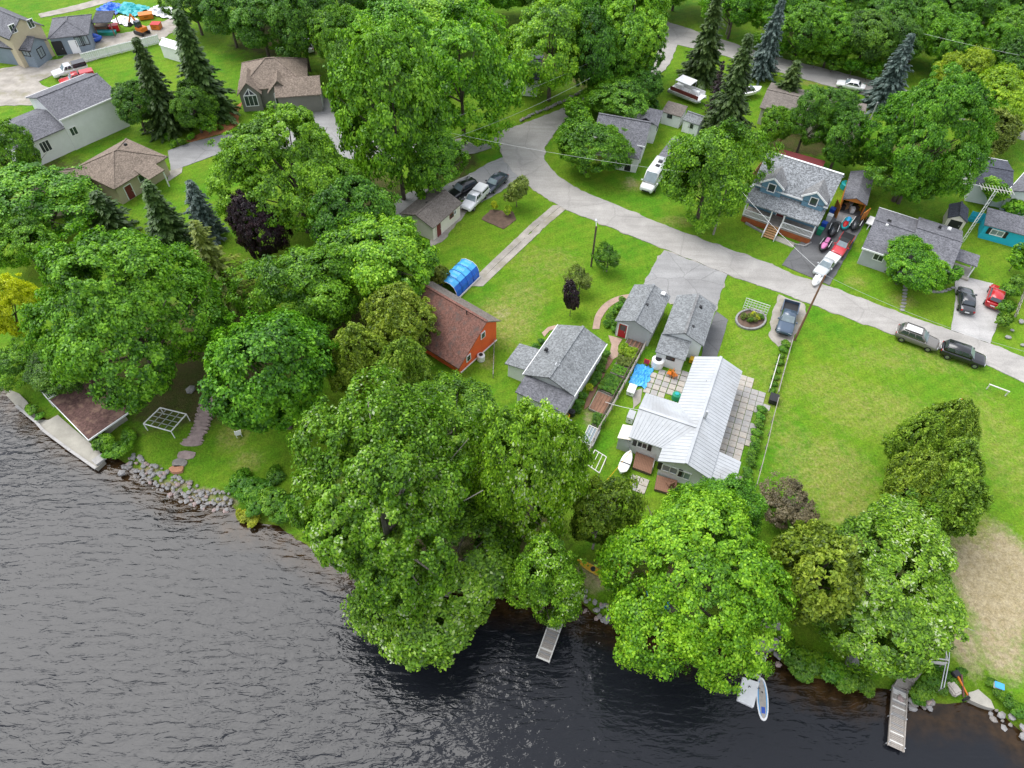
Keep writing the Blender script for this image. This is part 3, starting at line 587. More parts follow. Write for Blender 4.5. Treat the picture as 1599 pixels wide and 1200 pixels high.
tree('maple_a', 925, 80, 45, 70, 'leaf_deep', 'dark maple between the bright maple and the pale fine-leaved tree', name=M_)
tree('maple_b', 965, 145, 50, 36, 'leaf_maple', 'bushy tree behind the white dark-roofed cottage', name=M_)
tree('airy', 1005, 140, 34, 32, 'leaf_deep', 'dark bushy tree beside the parked pontoon boat', name=M_)
tree('maple_a', 940, 152, 28, 24, 'leaf_bright', 'small round tree on the road bend', cat='tree', name=M_)
tree('airy_b', 62, 318, 85, 62, 'leaf_bright', 'airy light tree in front of the white-walled building', name='ash_tree')
tree('airy', 10, 250, 45, 60, 'leaf_maple', 'airy tree at the left edge in front of the white-walled building', name='ash_tree')
tree('maple_b', 30, 370, 50, 50, 'leaf_maple', 'green tree at the left edge above the golden tree', name=M_)
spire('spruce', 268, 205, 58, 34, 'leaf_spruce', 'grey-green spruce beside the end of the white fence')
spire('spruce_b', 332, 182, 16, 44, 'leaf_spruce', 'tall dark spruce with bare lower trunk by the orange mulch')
tree('maple_c', 208, 160, 38, 42, 'leaf_deep', 'dark round tree at the corner of the white-walled building', name=M_)
tree('maple_b', 300, 165, 34, 38, 'leaf_deep', 'dark round tree between the two tall spruces', name=M_)
tree('bush', 322, 193, 20, 16, 'leaf_bright', 'round light green bush beside the orange mulch', cat='shrub', name='shrub')
ORD = 'first second third fourth fifth sixth seventh eighth ninth tenth eleventh twelfth thirteenth fourteenth'.split()
for i, (x, y, a, b_, l) in enumerate(sorted([(355, 20, 42, 45, 'leaf_deep'), (405, 30, 48, 50, 'leaf_deep'), (470, 45, 52, 58, 'leaf_deep'), (520, 60, 45, 60, 'leaf_maple'), (300, 5, 40, 40, 'leaf_deep'), (440, -20, 55, 50, 'leaf_maple'), (530, -5, 55, 55, 'leaf_deep'),
                                      (600, -30, 60, 55, 'leaf_maple'), (760, -25, 60, 50, 'leaf_maple'), (830, -20, 60, 50, 'leaf_deep'), (905, -15, 55, 50, 'leaf_maple'), (965, -25, 55, 45, 'leaf_bright'), (1020, -20, 50, 45, 'leaf_maple'), (360, -30, 50, 40, 'leaf_deep')])):
    tree(['maple_a', 'airy', 'maple_c', 'maple_b'][i % 4], x, y, a, b_, l, f'{ORD[i]} tree from the left in the belt along the top edge behind the houses', name='woodland_tree', group='trees in the belt along the top edge')
# right of the road
tree('maple_a', 918, 230, 54, 50, 'leaf_maple', 'round bushy tree at the road bend before the white cottage', name=M_, clear=.1)
tree('bush', 905, 178, 28, 20, 'leaf_bright', 'light green bush at the top of the road bend', cat='shrub', name='shrub')
tree('maple_b', 1108, 268, 70, 82, 'leaf_maple', 'big round maple beside the white camper van', name=M_)
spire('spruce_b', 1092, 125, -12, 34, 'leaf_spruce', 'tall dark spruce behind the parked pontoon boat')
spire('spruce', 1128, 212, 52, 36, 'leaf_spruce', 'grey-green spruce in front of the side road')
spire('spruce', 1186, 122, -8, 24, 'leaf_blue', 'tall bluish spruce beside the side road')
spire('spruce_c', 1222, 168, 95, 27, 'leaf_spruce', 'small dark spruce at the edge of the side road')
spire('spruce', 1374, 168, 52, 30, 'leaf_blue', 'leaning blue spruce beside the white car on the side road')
spire('sparse' if False else 'larch', 1110, 178, 95, 16, 'leaf_purple', 'half-bare dark tree beside the pontoon boat', 'bare_tree')
tree('maple_c', 1208, 195, 28, 38, 'leaf_bright', 'light green tree behind the wooden fence of the blue house', name=M_)
tree('airy_b', 1262, 190, 36, 48, 'leaf_deep', 'dark tree behind the ridge of the blue house', name=M_)
tree('maple_b', 1318, 212, 38, 50, 'leaf_deep', 'dark round tree behind the open orange shed', name=M_)
tree('airy', 1300, 172, 36, 34, 'leaf_deep', 'dark tree in front of the long tan roof', name=M_)
tree('bush', 1360, 245, 26, 24, 'leaf_deep', 'dark bush behind the grey roof of the orange shed', cat='shrub', name='shrub')
tree('maple_big', 1452, 205, 84, 115, 'leaf_maple', 'massive tree behind the grey bungalow', name=M_, lim=(.6, 2.0))
tree('maple_b', 1425, 275, 50, 42, 'leaf_maple', 'leafy lower tree behind the grey bungalow', name=M_)
tree('airy_b', 1505, 120, 44, 40, 'leaf_lime', 'pale green tree behind the massive tree', name='ash_tree')
tree('maple_a', 1562, 150, 50, 48, 'leaf_lime', 'bright lime-yellow tree at the right edge', name=M_)
tree('cedar_b', 1552, 205, 42, 36, 'leaf_olive', 'olive cedar beneath the lime-yellow tree', name='cedar_tree')
tree('bush', 1555, 302, 26, 22, 'leaf_bright', 'light green bush between the bungalow and the dark-roofed house', cat='shrub', name='shrub')
tree('bush_b', 1585, 325, 16, 14, 'leaf_bright', 'small bush behind the turquoise shed', cat='shrub', name='shrub')
tree('maple_a', 1420, 410, 46, 42, 'leaf_bright', 'round tree in front of the grey bungalow', name=M_, clear=.5)
tree('bush', 1484, 432, 16, 15, 'leaf_bright', 'clipped round bush at the bungalow porch', cat='shrub', name='shrub')
tree('bush', 1590, 405, 20, 20, 'leaf_bright', 'bush on the lawn at the right edge below the turquoise shed', cat='shrub', name='shrub')
for i, (x, y) in enumerate([(1590, 440), (1577, 455), (1570, 480), (1567, 500)]):
    tree('bush_b', x, y, 13, 12, 'leaf_weed', f'{ORD[i]} leafy bush from the top in the row beside the red hatchback', cat='shrub', name='shrub', group='bushes beside the red hatchback')
tree('sparse', 906, 438, 22, 22, 'leaf_olive', 'small grey-green tree beside the lamp pole on the lawn', name='small_tree')
tree('bush', 893, 470, 17, 27, 'leaf_purple', 'dark purple bush on the lawn', cat='shrub', name='shrub', lim=(.7, 2.2), clear=0)
tree('sparse', 950, 403, 22, 22, 'leaf_weed', 'young light green sapling on the lawn by the lamp pole', name='small_tree')
tree('bush', 806, 300, 22, 22, 'leaf_olive', 'dark bush at the corner of the vegetable patch', cat='shrub', name='shrub')
tree('bush_b', 687, 432, 14, 22, 'leaf_olive', 'rounded shrub next to the blue tarp shelter', cat='shrub', name='shrub')
tree('bush', 772, 322, 6, 6, 'leaf_gold', 'yellow flowering clump above the vegetable patch', cat='flowers', name='flower_clump')
tree('bush', 792, 330, 8, 7, 'leaf_lime', 'yellow-green clump at the top of the vegetable patch', cat='flowers', name='flower_clump')
ORD = 'first second third fourth fifth sixth seventh eighth ninth tenth eleventh twelfth thirteenth fourteenth'.split()
W = dict(front=[(1210, 28), (1256, 44), (1303, 58), (1356, 56), (1400, 66)], middle=[(1150, 5), (1232, -12), (1282, 0), (1335, 14), (1388, 32), (1440, 50), (1495, 62), (1548, 78), (1592, 100), (1640, 90)],
         back=[(1120, -35), (1190, -35), (1360, -10), (1420, 0), (1478, 12), (1535, 26), (1590, 48), (1640, 20)], rearmost=[(1060, -40), (1250, -45), (1310, -40), (1370, -45), (1440, -36), (1510, -28), (1580, -18)])
i = 0
for row, pts in W.items():
    for k, (x, y) in enumerate(sorted(pts)):
        a = 36 + (i * 7) % 14; i += 1
        tree(['maple_c', 'airy_b', 'maple_a', 'airy'][i % 4], x, y, a, a * 1.08, ['leaf_deep', 'leaf_maple', 'leaf_maple', 'leaf_bright', 'leaf_deep'][i % 5], f'{ORD[k]} tree from the left in the {row} row of the wood beyond the side road', name='woodland_tree', group='trees of the wood beyond the side road')
for i, (x, y) in enumerate([(1190, 66), (1216, 74), (1245, 82), (1275, 90), (1303, 97), (1332, 103), (1358, 110)]):
    tree('bush', x, y, 19, 13, 'leaf_maple', f'{ORD[i]} bush from the left at the edge of the wood along the side road', cat='shrub', name='shrub', group='bushes at the edge of the wood')
# low growth on the bank and in the gardens
def shrubs(pts, kind, leafm, label, group, name='shrub', cat='shrub', gz0=0.0):
    xs, ys = [p[0] for p in pts], [p[1] for p in pts]; horiz = max(xs) - min(xs) > max(ys) - min(ys)
    for k, (x, y, a) in enumerate(sorted(pts, key=lambda p: p[0] if horiz else p[1])): tree(kind, x, y, a, a * .8, leafm, f'{label}, {ORD[k]} from the ' + ('left' if horiz else 'top'), cat, name, clear=-.1, group=group, gz0=gz0)
shrubs([(160, 690, 18), (190, 700, 16), (200, 680, 12), (172, 708, 10), (50, 640, 10), (62, 650, 7)], 'weed', 'leaf_maple', 'low leafy ground plant around the boathouse', 'low plants around the boathouse', 'ground_plant', 'plant', -.1)
shrubs([(375, 755, 20), (400, 765, 24), (425, 780, 24), (450, 790, 22), (400, 790, 18), (430, 745, 16), (440, 805, 16)], 'weed', 'leaf_weed', 'bright low plant on the bank at the end of the riprap', 'bright low plants at the end of the riprap', 'ground_plant', 'plant', -.3)
shrubs([(382, 806, 13), (395, 812, 11)], 'weed', 'leaf_reed', 'yellow-green clump of reeds at the water edge', 'reed clumps at the water edge', 'reed_clump', 'reeds', -.6)
shrubs([(1245, 1030, 24), (1268, 1035, 22), (1255, 1050, 18), (1230, 1012, 14), (1300, 1048, 22), (1325, 1060, 20), (1350, 1068, 16)], 'weed', 'leaf_weed', 'bright low plant at the water edge below the pale willow', 'low plants below the pale willow', 'ground_plant', 'plant', -.4)
shrubs([(1440, 1080, 16), (1455, 1062, 14), (1470, 1075, 12), (1432, 1092, 10), (1462, 1040, 10), (1485, 1060, 12), (1500, 1050, 9)], 'weed', 'leaf_weed', 'bright low plant beside the wooden landing steps', 'low plants beside the landing steps', 'ground_plant', 'plant', -.3)
shrubs([(1560, 1082, 10), (1578, 1098, 12), (1592, 1112, 12), (1548, 1065, 8)], 'weed', 'leaf_weed', 'bright weed on the bank at the right corner', 'weeds on the bank at the right corner', 'ground_plant', 'plant', -.2)
shrubs([(946, 552, 9), (941, 566, 8), (938, 577, 9), (931, 590, 10), (925, 600, 8), (911, 618, 9), (906, 629, 9), (901, 640, 8)], 'bush', 'leaf_weed', 'green border plant along the white side wall of the grey-roofed cottage', 'border plants along the grey-roofed cottage', 'border_plant', 'plant')
tree('bush', 920, 606, 7, 6, 'leaf_gold', 'yellow flower clump in the cottage border', cat='flowers', name='flower_clump')
shrubs([(973, 470, 8), (965, 478, 9), (958, 487, 9), (953, 497, 9), (948, 507, 8), (957, 506, 7), (960, 515, 7)], 'bush', 'leaf_maple', 'green plant in the bed beside the curved pink path', 'plants beside the curved pink path', 'border_plant', 'plant')
shrubs([(1190, 640, 10), (1188, 652, 10), (1186, 664, 10), (1182, 676, 11), (1180, 688, 10), (1177, 700, 10), (1174, 712, 10), (1172, 724, 10), (1168, 736, 10), (1166, 748, 10)], 'bush', 'leaf_maple', 'hedge plant in the strip beside the paved terrace', 'hedge plants beside the paved terrace', 'hedge_plant', 'hedge')
shrubs([(1228, 538, 8), (1223, 546, 7), (1220, 556, 6), (1217, 566, 7), (1214, 578, 6), (1211, 590, 6), (1208, 600, 6), (1206, 610, 6)], 'bush_b', 'leaf_weed', 'plant in the narrow fenced planting strip', 'plants in the narrow fenced strip', 'border_plant', 'plant')
shrubs([(1362, 402, 7), (1378, 408, 7), (1350, 400, 5), (1390, 425, 8), (1402, 440, 8), (1430, 448, 8), (1455, 446, 8), (1470, 444, 8)], 'bush', 'leaf_deep', 'dark shrub in the bungalow front border', 'shrubs in the bungalow front border', 'border_plant', 'plant')
shrubs([(285, 222, 8), (270, 226, 7), (298, 214, 8), (345, 200, 6), (355, 192, 5), (262, 215, 7)], 'bush', 'leaf_bright', 'small plant in the orange mulch bed', 'plants in the orange mulch bed', 'border_plant', 'plant')
shrubs([(838, 545, 9), (828, 560, 9), (846, 533, 7), (820, 572, 8)], 'bush', 'leaf_deep', 'dark plant along the lawn side of the grey-roofed cottage', 'plants on the lawn side of the grey-roofed cottage', 'border_plant', 'plant')

# ------------------------------------------------------------------ buildings
class House:
    """local frame: x along the first surveyed eave edge, y to its left (into the picture), z up; p* are eave corners at height ze"""
    def __init__(s, name, label, cat, p0, p1, p2, ze, main='x', size=None):
        A, B, C = (G(*p, ze) for p in (p0, p1, p2)); A, B, C = (Vector((q.x, q.y)) for q in (A, B, C))
        if main == 'x': ux = (B - A).normalized(); uy = Vector((-ux.y, ux.x))
        else: uy = (C - A).normalized(); ux = Vector((uy.y, -uy.x))
        s.A, s.ux, s.uy, s.ze = A, ux, uy, ze; s.L = (B - A).dot(ux); s.W = (C - A).dot(uy)
        if size: s.L, s.W = size[0] or s.L, size[1] or s.W
        s.root = thing(name, label, cat, (A.x, A.y, 0), math.atan2(ux.y, ux.x)); s.i = .3
        assert s.L > 0 and s.W > 0, (name, s.L, s.W)
    def loc(s, p): d = Vector((p[0], p[1])) - s.A; return Vector((d.dot(s.ux), d.dot(s.uy), p[2]))
    def at(s, px, py, z): return s.loc(G(px, py, z))
    def on(s, side, px, py):
        """where the sight line meets the plane of a wall: (distance along it, height)"""
        d = ray(px, py); o = Vector((0, 0, CAM_H)); k = 'xy'.index(side[0]); val = s.plane(side)
        O = s.loc(o); dd = Vector((Vector((d[0], d[1])).dot(s.ux), Vector((d[0], d[1])).dot(s.uy), d[2]))
        t = (val - O[k]) / dd[k]; q = O + dd * t; return q[1 - k], q.z
    def plane(s, side):
        if isinstance(side, tuple): return side[1]
        return {'x0': s.i, 'x1': s.L - s.i, 'y0': s.i, 'y1': s.W - s.i}[side]
    def gable(s, ridge, rise, wallm, roofm, over=.3, z0=-.2, trim=None, th=.14, ridgem=None, off=.5):
        s.i = over; L, W, ze = s.L, s.W, s.ze; i = over; zr = ze + rise
        if ridge == 'x':
            a = W * off; prof = [(i, z0), (W - i, z0), (W - i, ze + rise * i / (W - a) - th), (a, zr - th), (i, ze + rise * i / a - th)]
            rings = [[(x, y, z) for y, z in prof] for x in (i, L - i)]
            slopes = [[(0, 0, ze), (L, 0, ze), (L, a, zr), (0, a, zr)], [(L, W, ze), (0, W, ze), (0, a, zr), (L, a, zr)]]; rl = [(-.02, a, zr + .03), (L + .02, a, zr + .03)]
        else:
            a = L * off; prof = [(i, z0), (L - i, z0), (L - i, ze + rise * i / (L - a) - th), (a, zr - th), (i, ze + rise * i / a - th)]
            rings = [[(x, y, z) for x, z in prof] for y in (i, W - i)]
            slopes = [[(L, 0, ze), (L, W, ze), (a, W, zr), (a, 0, zr)], [(0, W, ze), (0, 0, ze), (a, 0, zr), (a, W, zr)]]; rl = [(a, -.02, zr + .03), (a, W + .02, zr + .03)]
        s.wall = MB().loft(rings).build('wall', wallm, s.root); s.slopes = slopes; s.ridge_z = zr; s.roofs = []
        for q in slopes:
            r_ = MB().slab(q, th).build('roof_slope', roofm, s.root); s.roofs.append(r_)
            if trim:
                e = MB().beam(Vector(q[0]) + Vector((0, 0, -th / 2 - .02)), Vector(q[1]) + Vector((0, 0, -th / 2 - .02)), .1, .2)
                e.build('fascia', trim, r_)
        MB().beam(rl[0], rl[1], .28, .07).build('ridge_cap', ridgem or roofm, s.root)
        return s
    def hip(s, rise, wallm, roofm, over=.3, z0=-.2, th=.14, trim=None):
        s.i = over; L, W, ze = s.L, s.W, s.ze; h = min(L, W) / 2; zr = ze + rise; s.ridge_z = zr
        s.wall = MB().box((L / 2, W / 2, (ze + z0 - th) / 2), (L - 2 * over, W - 2 * over, ze - th - z0)).build('wall', wallm, s.root)
        a, b = ((h, W / 2, zr), (L - h, W / 2, zr)) if L > W else ((L / 2, h, zr), (L / 2, W - h, zr))
        if L > W: fs = [[(0, 0, ze), (L, 0, ze), b, a], [(L, W, ze), (0, W, ze), a, b], [(L, 0, ze), (L, W, ze), b], [(0, W, ze), (0, 0, ze), a]]
        else: fs = [[(L, 0, ze), (L, W, ze), b, a], [(0, W, ze), (0, 0, ze), a, b], [(0, 0, ze), (L, 0, ze), a], [(L, W, ze), (0, W, ze), b]]
        for q in fs: MB().slab(q, th).build('roof_slope', roofm, s.root)
        for q in ((0, 0), (L, 0), (L, W), (0, W)):
            e = min((a, b), key=lambda k: math.hypot(k[0] - q[0], k[1] - q[1])); MB().beam((q[0], q[1], ze + .02), (e[0], e[1], zr + .03), .22, .06).build('hip_cap', roofm, s.root)
        MB().beam((a[0], a[1], zr + .03), (b[0], b[1], zr + .03), .25, .07).build('ridge_cap', roofm, s.root)
        return s
    def lean(s, z_hi, wallm, roofm, over=.15, hi='y1', z0=-.2, th=.12, open_=False):
        s.i = over; L, W, ze = s.L, s.W, s.ze; zz = {'y1': (ze, ze, z_hi, z_hi), 'y0': (z_hi, z_hi, ze, ze), 'x1': (ze, z_hi, z_hi, ze), 'x0': (z_hi, ze, ze, z_hi)}[hi]
        q = [(0, 0, zz[0]), (L, 0, zz[1]), (L, W, zz[2]), (0, W, zz[3])]; i = over
        if not open_:
            lo = [(i, i), (L - i, i), (L - i, W - i), (i, W - i)]
            s.wall = MB().add([(x, y, z0) for x, y in lo] + [(x, y, z - th - .02) for (x, y), z in zip(lo, zz)], [(3, 2, 1, 0), (4, 5, 6, 7), (0, 1, 5, 4), (1, 2, 6, 5), (2, 3, 7, 6), (3, 0, 4, 7)]).build('wall', wallm, s.root)
        s.roofs = [MB().slab(q, th).build('roof_slope', roofm, s.root)]; return s
    def ribs(s, m='metal_roof', step=.42):
        """raised seams of a metal roof, running down each slope"""
        for q, o in zip(s.slopes, s.roofs):
            a, b, c, d = (Vector(k) for k in q); n = int((b - a).length / step); mb = MB()
            for k in range(1, n): mb.beam(a.lerp(b, k / n) + Vector((0, 0, .025)), d.lerp(c, k / n) + Vector((0, 0, .012)), .05, .03)
            tag(mb.build('seams', m, o), kind='stuff')
    def _panel(s, side, u, z, w, h, d0, d1):
        k = 'xy'.index(side[0]); p = s.plane(side); sg = -1 if (side[1] in ('0', 0) or (isinstance(side, tuple) and len(side) > 2 and side[2] < 0)) else 1
        if isinstance(side, tuple): sg = side[2]
        c = p + sg * (d0 + d1) / 2; t = abs(d1 - d0)
        return ((c, u, z), (t, w, h)) if k == 0 else ((u, c, z), (w, t, h))
    def window(s, side, u, z, w=1.0, h=1.0, frame='white_trim', pane='glass', shutters=None, bars=1):
        mb = MB(); f = .1
        for du, dz, ww, hh in ((-w / 2, 0, f, h + f), (w / 2, 0, f, h + f), (0, -h / 2, w - f, f), (0, h / 2, w - f, f)): mb.box(*s._panel(side, u + du, z + dz, ww, hh, -.03, .07))
        for k in range(bars): mb.box(*s._panel(side, u - w / 2 + w * (k + 1) / (bars + 1), z, .06, h - f, -.03, .055))
        o = mb.build('window', frame, s.root); MB().box(*s._panel(side, u, z, w - f, h - f, -.03, .03)).build('pane', pane, o)
        if shutters:
            for g in (-1, 1): MB().box(*s._panel(side, u + g * (w / 2 + .27), z, .4, h + .15, -.02, .06)).build('shutter', shutters, o)
        return o
    def win(s, side, px, py, w=1.0, h=1.0, **k): u, z = s.on(side, px, py); return s.window(side, u, z, w, h, **k)
    def door(s, side, u, w=.95, h=2.05, m='white_trim', frame='white_trim', glass=False, z0=.05, name='door'):
        d = MB().box(*s._panel(side, u, z0 + h / 2, w, h, -.03, .05)).build(name, m, s.root)
        mb = MB()
        for du in (-1, 1): mb.box(*s._panel(side, u + du * (w / 2 + .06), z0 + h / 2 + .03, .12, h + .06, -.03, .08))
        mb.box(*s._panel(side, u, z0 + h + .06, w, .12, -.03, .08)); mb.build('door_frame', frame, d)
        if glass: MB().box(*s._panel(side, u, z0 + h * .73, w * .7, h * .38, .02, .065)).build('pane', 'glass', d)
        MB().box(*s._panel(side, u + w * .36, z0 + 1.0, .06, .16, .04, .12)).build('handle', 'galvanised', d)
        return d
    def vent(s, px, py, z, m='plastic_black', size=.4, h=.3):
        p = s.at(px, py, z); MB().box((p.x, p.y, z + h * .1), (size, size, h), 0, .7).build('roof_vent', m, s.root)
    def pipe(s, px, py, z, r_=.09, h=.9, m='galvanised'):
        p = s.at(px, py, z); MB().tube([(p.x, p.y, z - .4), (p.x, p.y, z + h)], r_, 10).build('chimney_pipe', m, s.root)
        return p

# white house with metal roof
h = House('metal_roofed_house', 'white house with a ribbed white metal roof and side wing by the paved terrace', 'house', (1027, 720), (1160, 578), (1085, 557), 2.7, 'y')
h.gable('y', 1.15, 'white_wall', 'metal_roof', .3, ridgem='metal_roof'); h.ribs()
h.win('y0', 1046, 733, 1.5, 1.0, shutters='black_trim', pane='glass_pale'); h.win('y0', 1068, 742, 1.2, 1.1, pane='glass_pale'); h.pipe(1101, 652, 3.9, .14, 1.0); h.vent(1103, 597, 3.4, 'plastic_black', .18, .3)
hw = h
LW, WW, ZW = h.L, h.W, h.ze
w0, w1 = h.at(980, 682, 2.7), h.at(1010, 614, 2.7)
xa, ya, yb = (w0.x + w1.x) / 2, w0.y, w1.y; ym = (ya + yb) / 2; zr = 2.7 + 1.1
wing = MB().loft([[(x, ya + .3, -.2), (x, yb - .3, -.2), (x, yb - .3, 2.7), (x, ym, zr - .2), (x, ya + .3, 2.7)] for x in (xa + .3, .6)]).build('wing_wall', 'white_wall', h.root)
xm = LW / 2 * 1.08 / 1.15
for q in ([(xa, ya, 2.7), (.05, ya, 2.73), (xm, ym, zr), (xa, ym, zr)], [(.05, yb, 2.73), (xa, yb, 2.7), (xa, ym, zr), (xm, ym, zr)]):
    o = MB().slab(q, .13).build('wing_roof_slope', 'metal_roof', h.root); a, b, c, d = (Vector(k) for k in q); mb = MB(); n = 13 if q[0][0] < 0 else 13
    for k in range(1, n):
        e0, e1 = a.lerp(b, k / n), d.lerp(c, k / n); mb.beam(e0 + Vector((0, 0, .025)), e1 + Vector((0, 0, .012)), .05, .03)
    tag(mb.build('seams', 'metal_roof', o), kind='stuff')
MB().beam((xa, ym, zr + .03), (xm, ym, zr + .03), .3, .07).build('ridge_cap', 'galvanised', h.root)
u, z = h.on(('y', ya + .3, -1), 1003, 695); h.window(('y', ya + .3, -1), u, z, 1.0, .9, shutters='black_trim')
e0 = h.at(1125, 707, 2.5)
MB().slab([(LW - .1, -.3, 2.62), (LW + 2.3, -.3, 2.15), (LW + 2.3, e0.y, 2.15), (LW - .1, e0.y, 2.62)], .12).build('porch_roof', 'metal_roof', h.root)
mb = MB()
for k in range(1, 10): yy = -.3 + (e0.y + .3) * k / 10; mb.beam((LW, yy, 2.62), (LW + 2.3, yy, 2.162), .05, .03)
tag(mb.build('seams', 'metal_roof', h.root), kind='stuff')
for yy in (-.1, e0.y - .2): MB().box((LW + 2.1, yy, .95), (.12, .12, 2.2)).build('porch_post', 'white_trim', h.root)
l0, l1 = h.at(964, 684, 1.9), h.at(973, 662, 2.0)
MB().slab([(l0.x, l0.y, 1.9), (xa + .32, l0.y, 2.3), (xa + .32, l1.y, 2.3), (l0.x, l1.y, 1.9)], .08).build('lean_to_roof', 'metal_roof_cream', h.root)
MB().box(((l0.x + xa) / 2 + .2, (l0.y + l1.y) / 2, .85), (xa - l0.x + .2, l1.y - l0.y - .2, 1.9)).build('lean_to_wall', 'grey_wall', h.root)

# two garages
h = House('garage', 'grey garage with grey shingled roof and red garden door', 'garage', (960, 501), (1019, 521), (992, 445), 2.5)
h.gable('y', .95, 'grey_wall', 'shingle_grey', .25); u, z = h.on('y0', 972, 516); d = h.door('y0', u, .95, 2.1, 'red_door', glass=True); h.vent(1010, 477, 3.2); h.vent(1036, 458, 3.1, 'plastic_white', .55, .12)
h = House('garage', 'white garage with grey shingled roof beside the dark side drive', 'garage', (1034, 522), (1099, 541), (1060, 462), 2.6)
h.gable('y', 1.1, 'white_wall', 'shingle_grey', .25, ridgem='shingle_white_grey'); h.vent(1094, 480, 3.4); h.vent(1082, 511, 3.3); hg = h
b0, b1 = h.at(1023, 550, 2.0), h.at(1071, 561, 2.0)
x0, x1 = b0.x, min(b1.x, h.L); yy = b0.y
MB().slab([(x0, yy, 2.05), (x1, yy, 2.05), (x1, .26, 2.55), (x0, .26, 2.55)], .1).build('annex_roof', 'shingle_grey', h.root)
MB().loft([[(x, yy + .15, -.1), (x, .24, -.1), (x, .24, 2.4), (x, yy + .15, 1.95)] for x in (x0 + .15, x1 - .15)]).build('annex_wall', 'white_wall', h.root)
u, z = h.on(('y', yy + .15, -1), 1047, 560); h.window(('y', yy + .15, -1), u, z, .9, .45, frame='plastic_black')

# grey-roofed cottage
h = House('cottage', 'cottage with a broad grey shingled roof and white side wall by the vegetable beds', 'house', (816, 585), (895, 622), (871, 507), 2.6, 'y')
h.gable('y', 1.25, 'white_wall', 'shingle_grey', .3, trim='white_trim')
for q in ((909, 524), (888, 533), (853, 546), (852, 585)): h.vent(*q, 3.35)
h.vent(870, 572, 3.6, 'galvanised', .6, .5)
a = h.at(768, 596, 2.2)
MB().slab([(-2.6, .8, 2.1), (.2, .8, 2.5), (.2, 4.2, 2.5), (-2.6, 4.2, 2.1)], .12).build('annex_roof', 'shingle_grey', h.root); MB().box((-1.1, 2.5, .95), (2.4, 3.0, 2.2)).build('annex_wall', 'white_wall', h.root)
MB().slab([(.3, -2.2, 2.2), (h.L, -2.2, 2.2), (h.L, .25, 2.55), (.3, .25, 2.55)], .12).build('porch_roof', 'shingle_slate', h.root)
MB().box((h.L / 2 + .1, -.9, .95), (h.L - .7, 2.2, 2.2)).build('porch_wall', 'white_wall', h.root)
s_ = House('garden_shed', 'tiny grey-roofed shed at the lake end of the grey-roofed cottage', 'shed', (871, 692), (889, 697), (880, 664), 1.9); s_.gable('y', .5, 'white_wall', 'shingle_grey', .12)

# orange barn
B0, F0 = G(775, 532), G(719, 583)
ax = (B0 - F0).normalized(); rx_ = Vector((-ax.y, ax.x, 0))         # local x: along the gable (front to back); local y: along the ridge, away from the gable
bw = (B0 - F0).length; bl = 9.5
ro = thing('barn', 'bright orange barn with a long mossy red-brown shingled roof', 'barn', F0, math.atan2(ax.y, ax.x))
prof = [(-.1, -.2), (bw, -.2), (bw, 3.3), (bw * .68, 4.75), (-.1, 1.75)]
MB().loft([[(x, y, z) for x, z in prof] for y in (0, bl)]).build('wall', 'orange_wall', ro)
MB().slab([(-.6, -.35, 1.55), (bw * .68, -.35, 4.95), (bw * .68, bl + .3, 4.95), (-.6, bl + .3, 1.55)][::-1] if False else [(-.6, bl + .3, 1.55), (-.6, -.35, 1.55), (bw * .68, -.35, 4.95), (bw * .68, bl + .3, 4.95)], .15).build('roof_slope', 'shingle_red', ro)
MB().slab([(bw + .35, -.35, 3.2), (bw + .35, bl + .3, 3.2), (bw * .68, bl + .3, 4.95), (bw * .68, -.35, 4.95)], .15).build('roof_slope', 'shingle_taupe', ro)
MB().beam((bw * .68, -.37, 4.98), (bw * .68, bl + .32, 4.98), .3, .07).build('ridge_cap', 'shingle_red', ro)
for x, z in ((bw * .62, 2.9), (bw * .22, 1.35)):
    o = MB().box((x, -.03, z), (.75, .12, .95)).build('window', 'white_trim', ro); MB().box((x, -.06, z), (.5, .12, .7)).build('pane', 'glass', o)
MB().box((bw / 2, -.06, .12), (bw, .1, .12)).build('skirting_board', 'white_trim', ro)
MB().tube([(bw * .62, 2.2, 4.7), (bw * .62, 2.2, 5.3)], .07, 8).build('vent_pipe', 'plastic_black', ro)

# small brown garage by the parked cars
h = House('garage', 'small cream garage with brown-grey roof beside the parked white pickup', 'garage', (676, 357), (722, 317), (642, 319), 2.3)
h.gable('x', .95, 'cream_wall', 'shingle_taupe', .25); u, z = h.on('y0', 685, 362); h.door('y0', u, .9, 2.0, 'maroon', 'cream_wall'); h.win('y0', 705, 337, .8, .6, frame='maroon'); h.win('y0', 710, 332, .5, .6); h.vent(667, 318, 2.9)

# blue house
h = House('blue_house', 'blue house with two dormers and a railed front porch', 'house', (1163, 314), (1278, 353), (1175, 296), 3.3)
L = h.L; py_ = 2.6; D_ = 7.4; ye = py_ - .35; yr = py_ + D_ / 2; zE, zR = 4.75, 7.3; h.i = .25
MB().box((L / 2, py_ + D_ / 2, 2.3), (L - .5, D_, 5.0)).build('wall', 'blue_wall', h.root)
MB().loft([[(x, py_ + .02, 4.6), (x, py_ + D_ - .02, 4.6), (x, yr, zR - .25)] for x in (.27, L - .27)]).build('gable_wall', 'blue_wall', h.root)
for q in ([(-.1, ye, zE), (L + .1, ye, zE), (L + .1, yr, zR), (-.1, yr, zR)], [(L + .1, py_ + D_ + .35, zE), (-.1, py_ + D_ + .35, zE), (-.1, yr, zR), (L + .1, yr, zR)]):
    o = MB().slab(q, .15).build('roof_slope', 'shingle_blue', h.root); MB().beam(Vector(q[0]) - Vector((0, 0, .1)), Vector(q[1]) - Vector((0, 0, .1)), .12, .2).build('gutter', 'white_trim', o)
MB().beam((-.12, yr, zR + .04), (L + .12, yr, zR + .04), .25, .08).build('ridge_cap', 'white_trim', h.root)
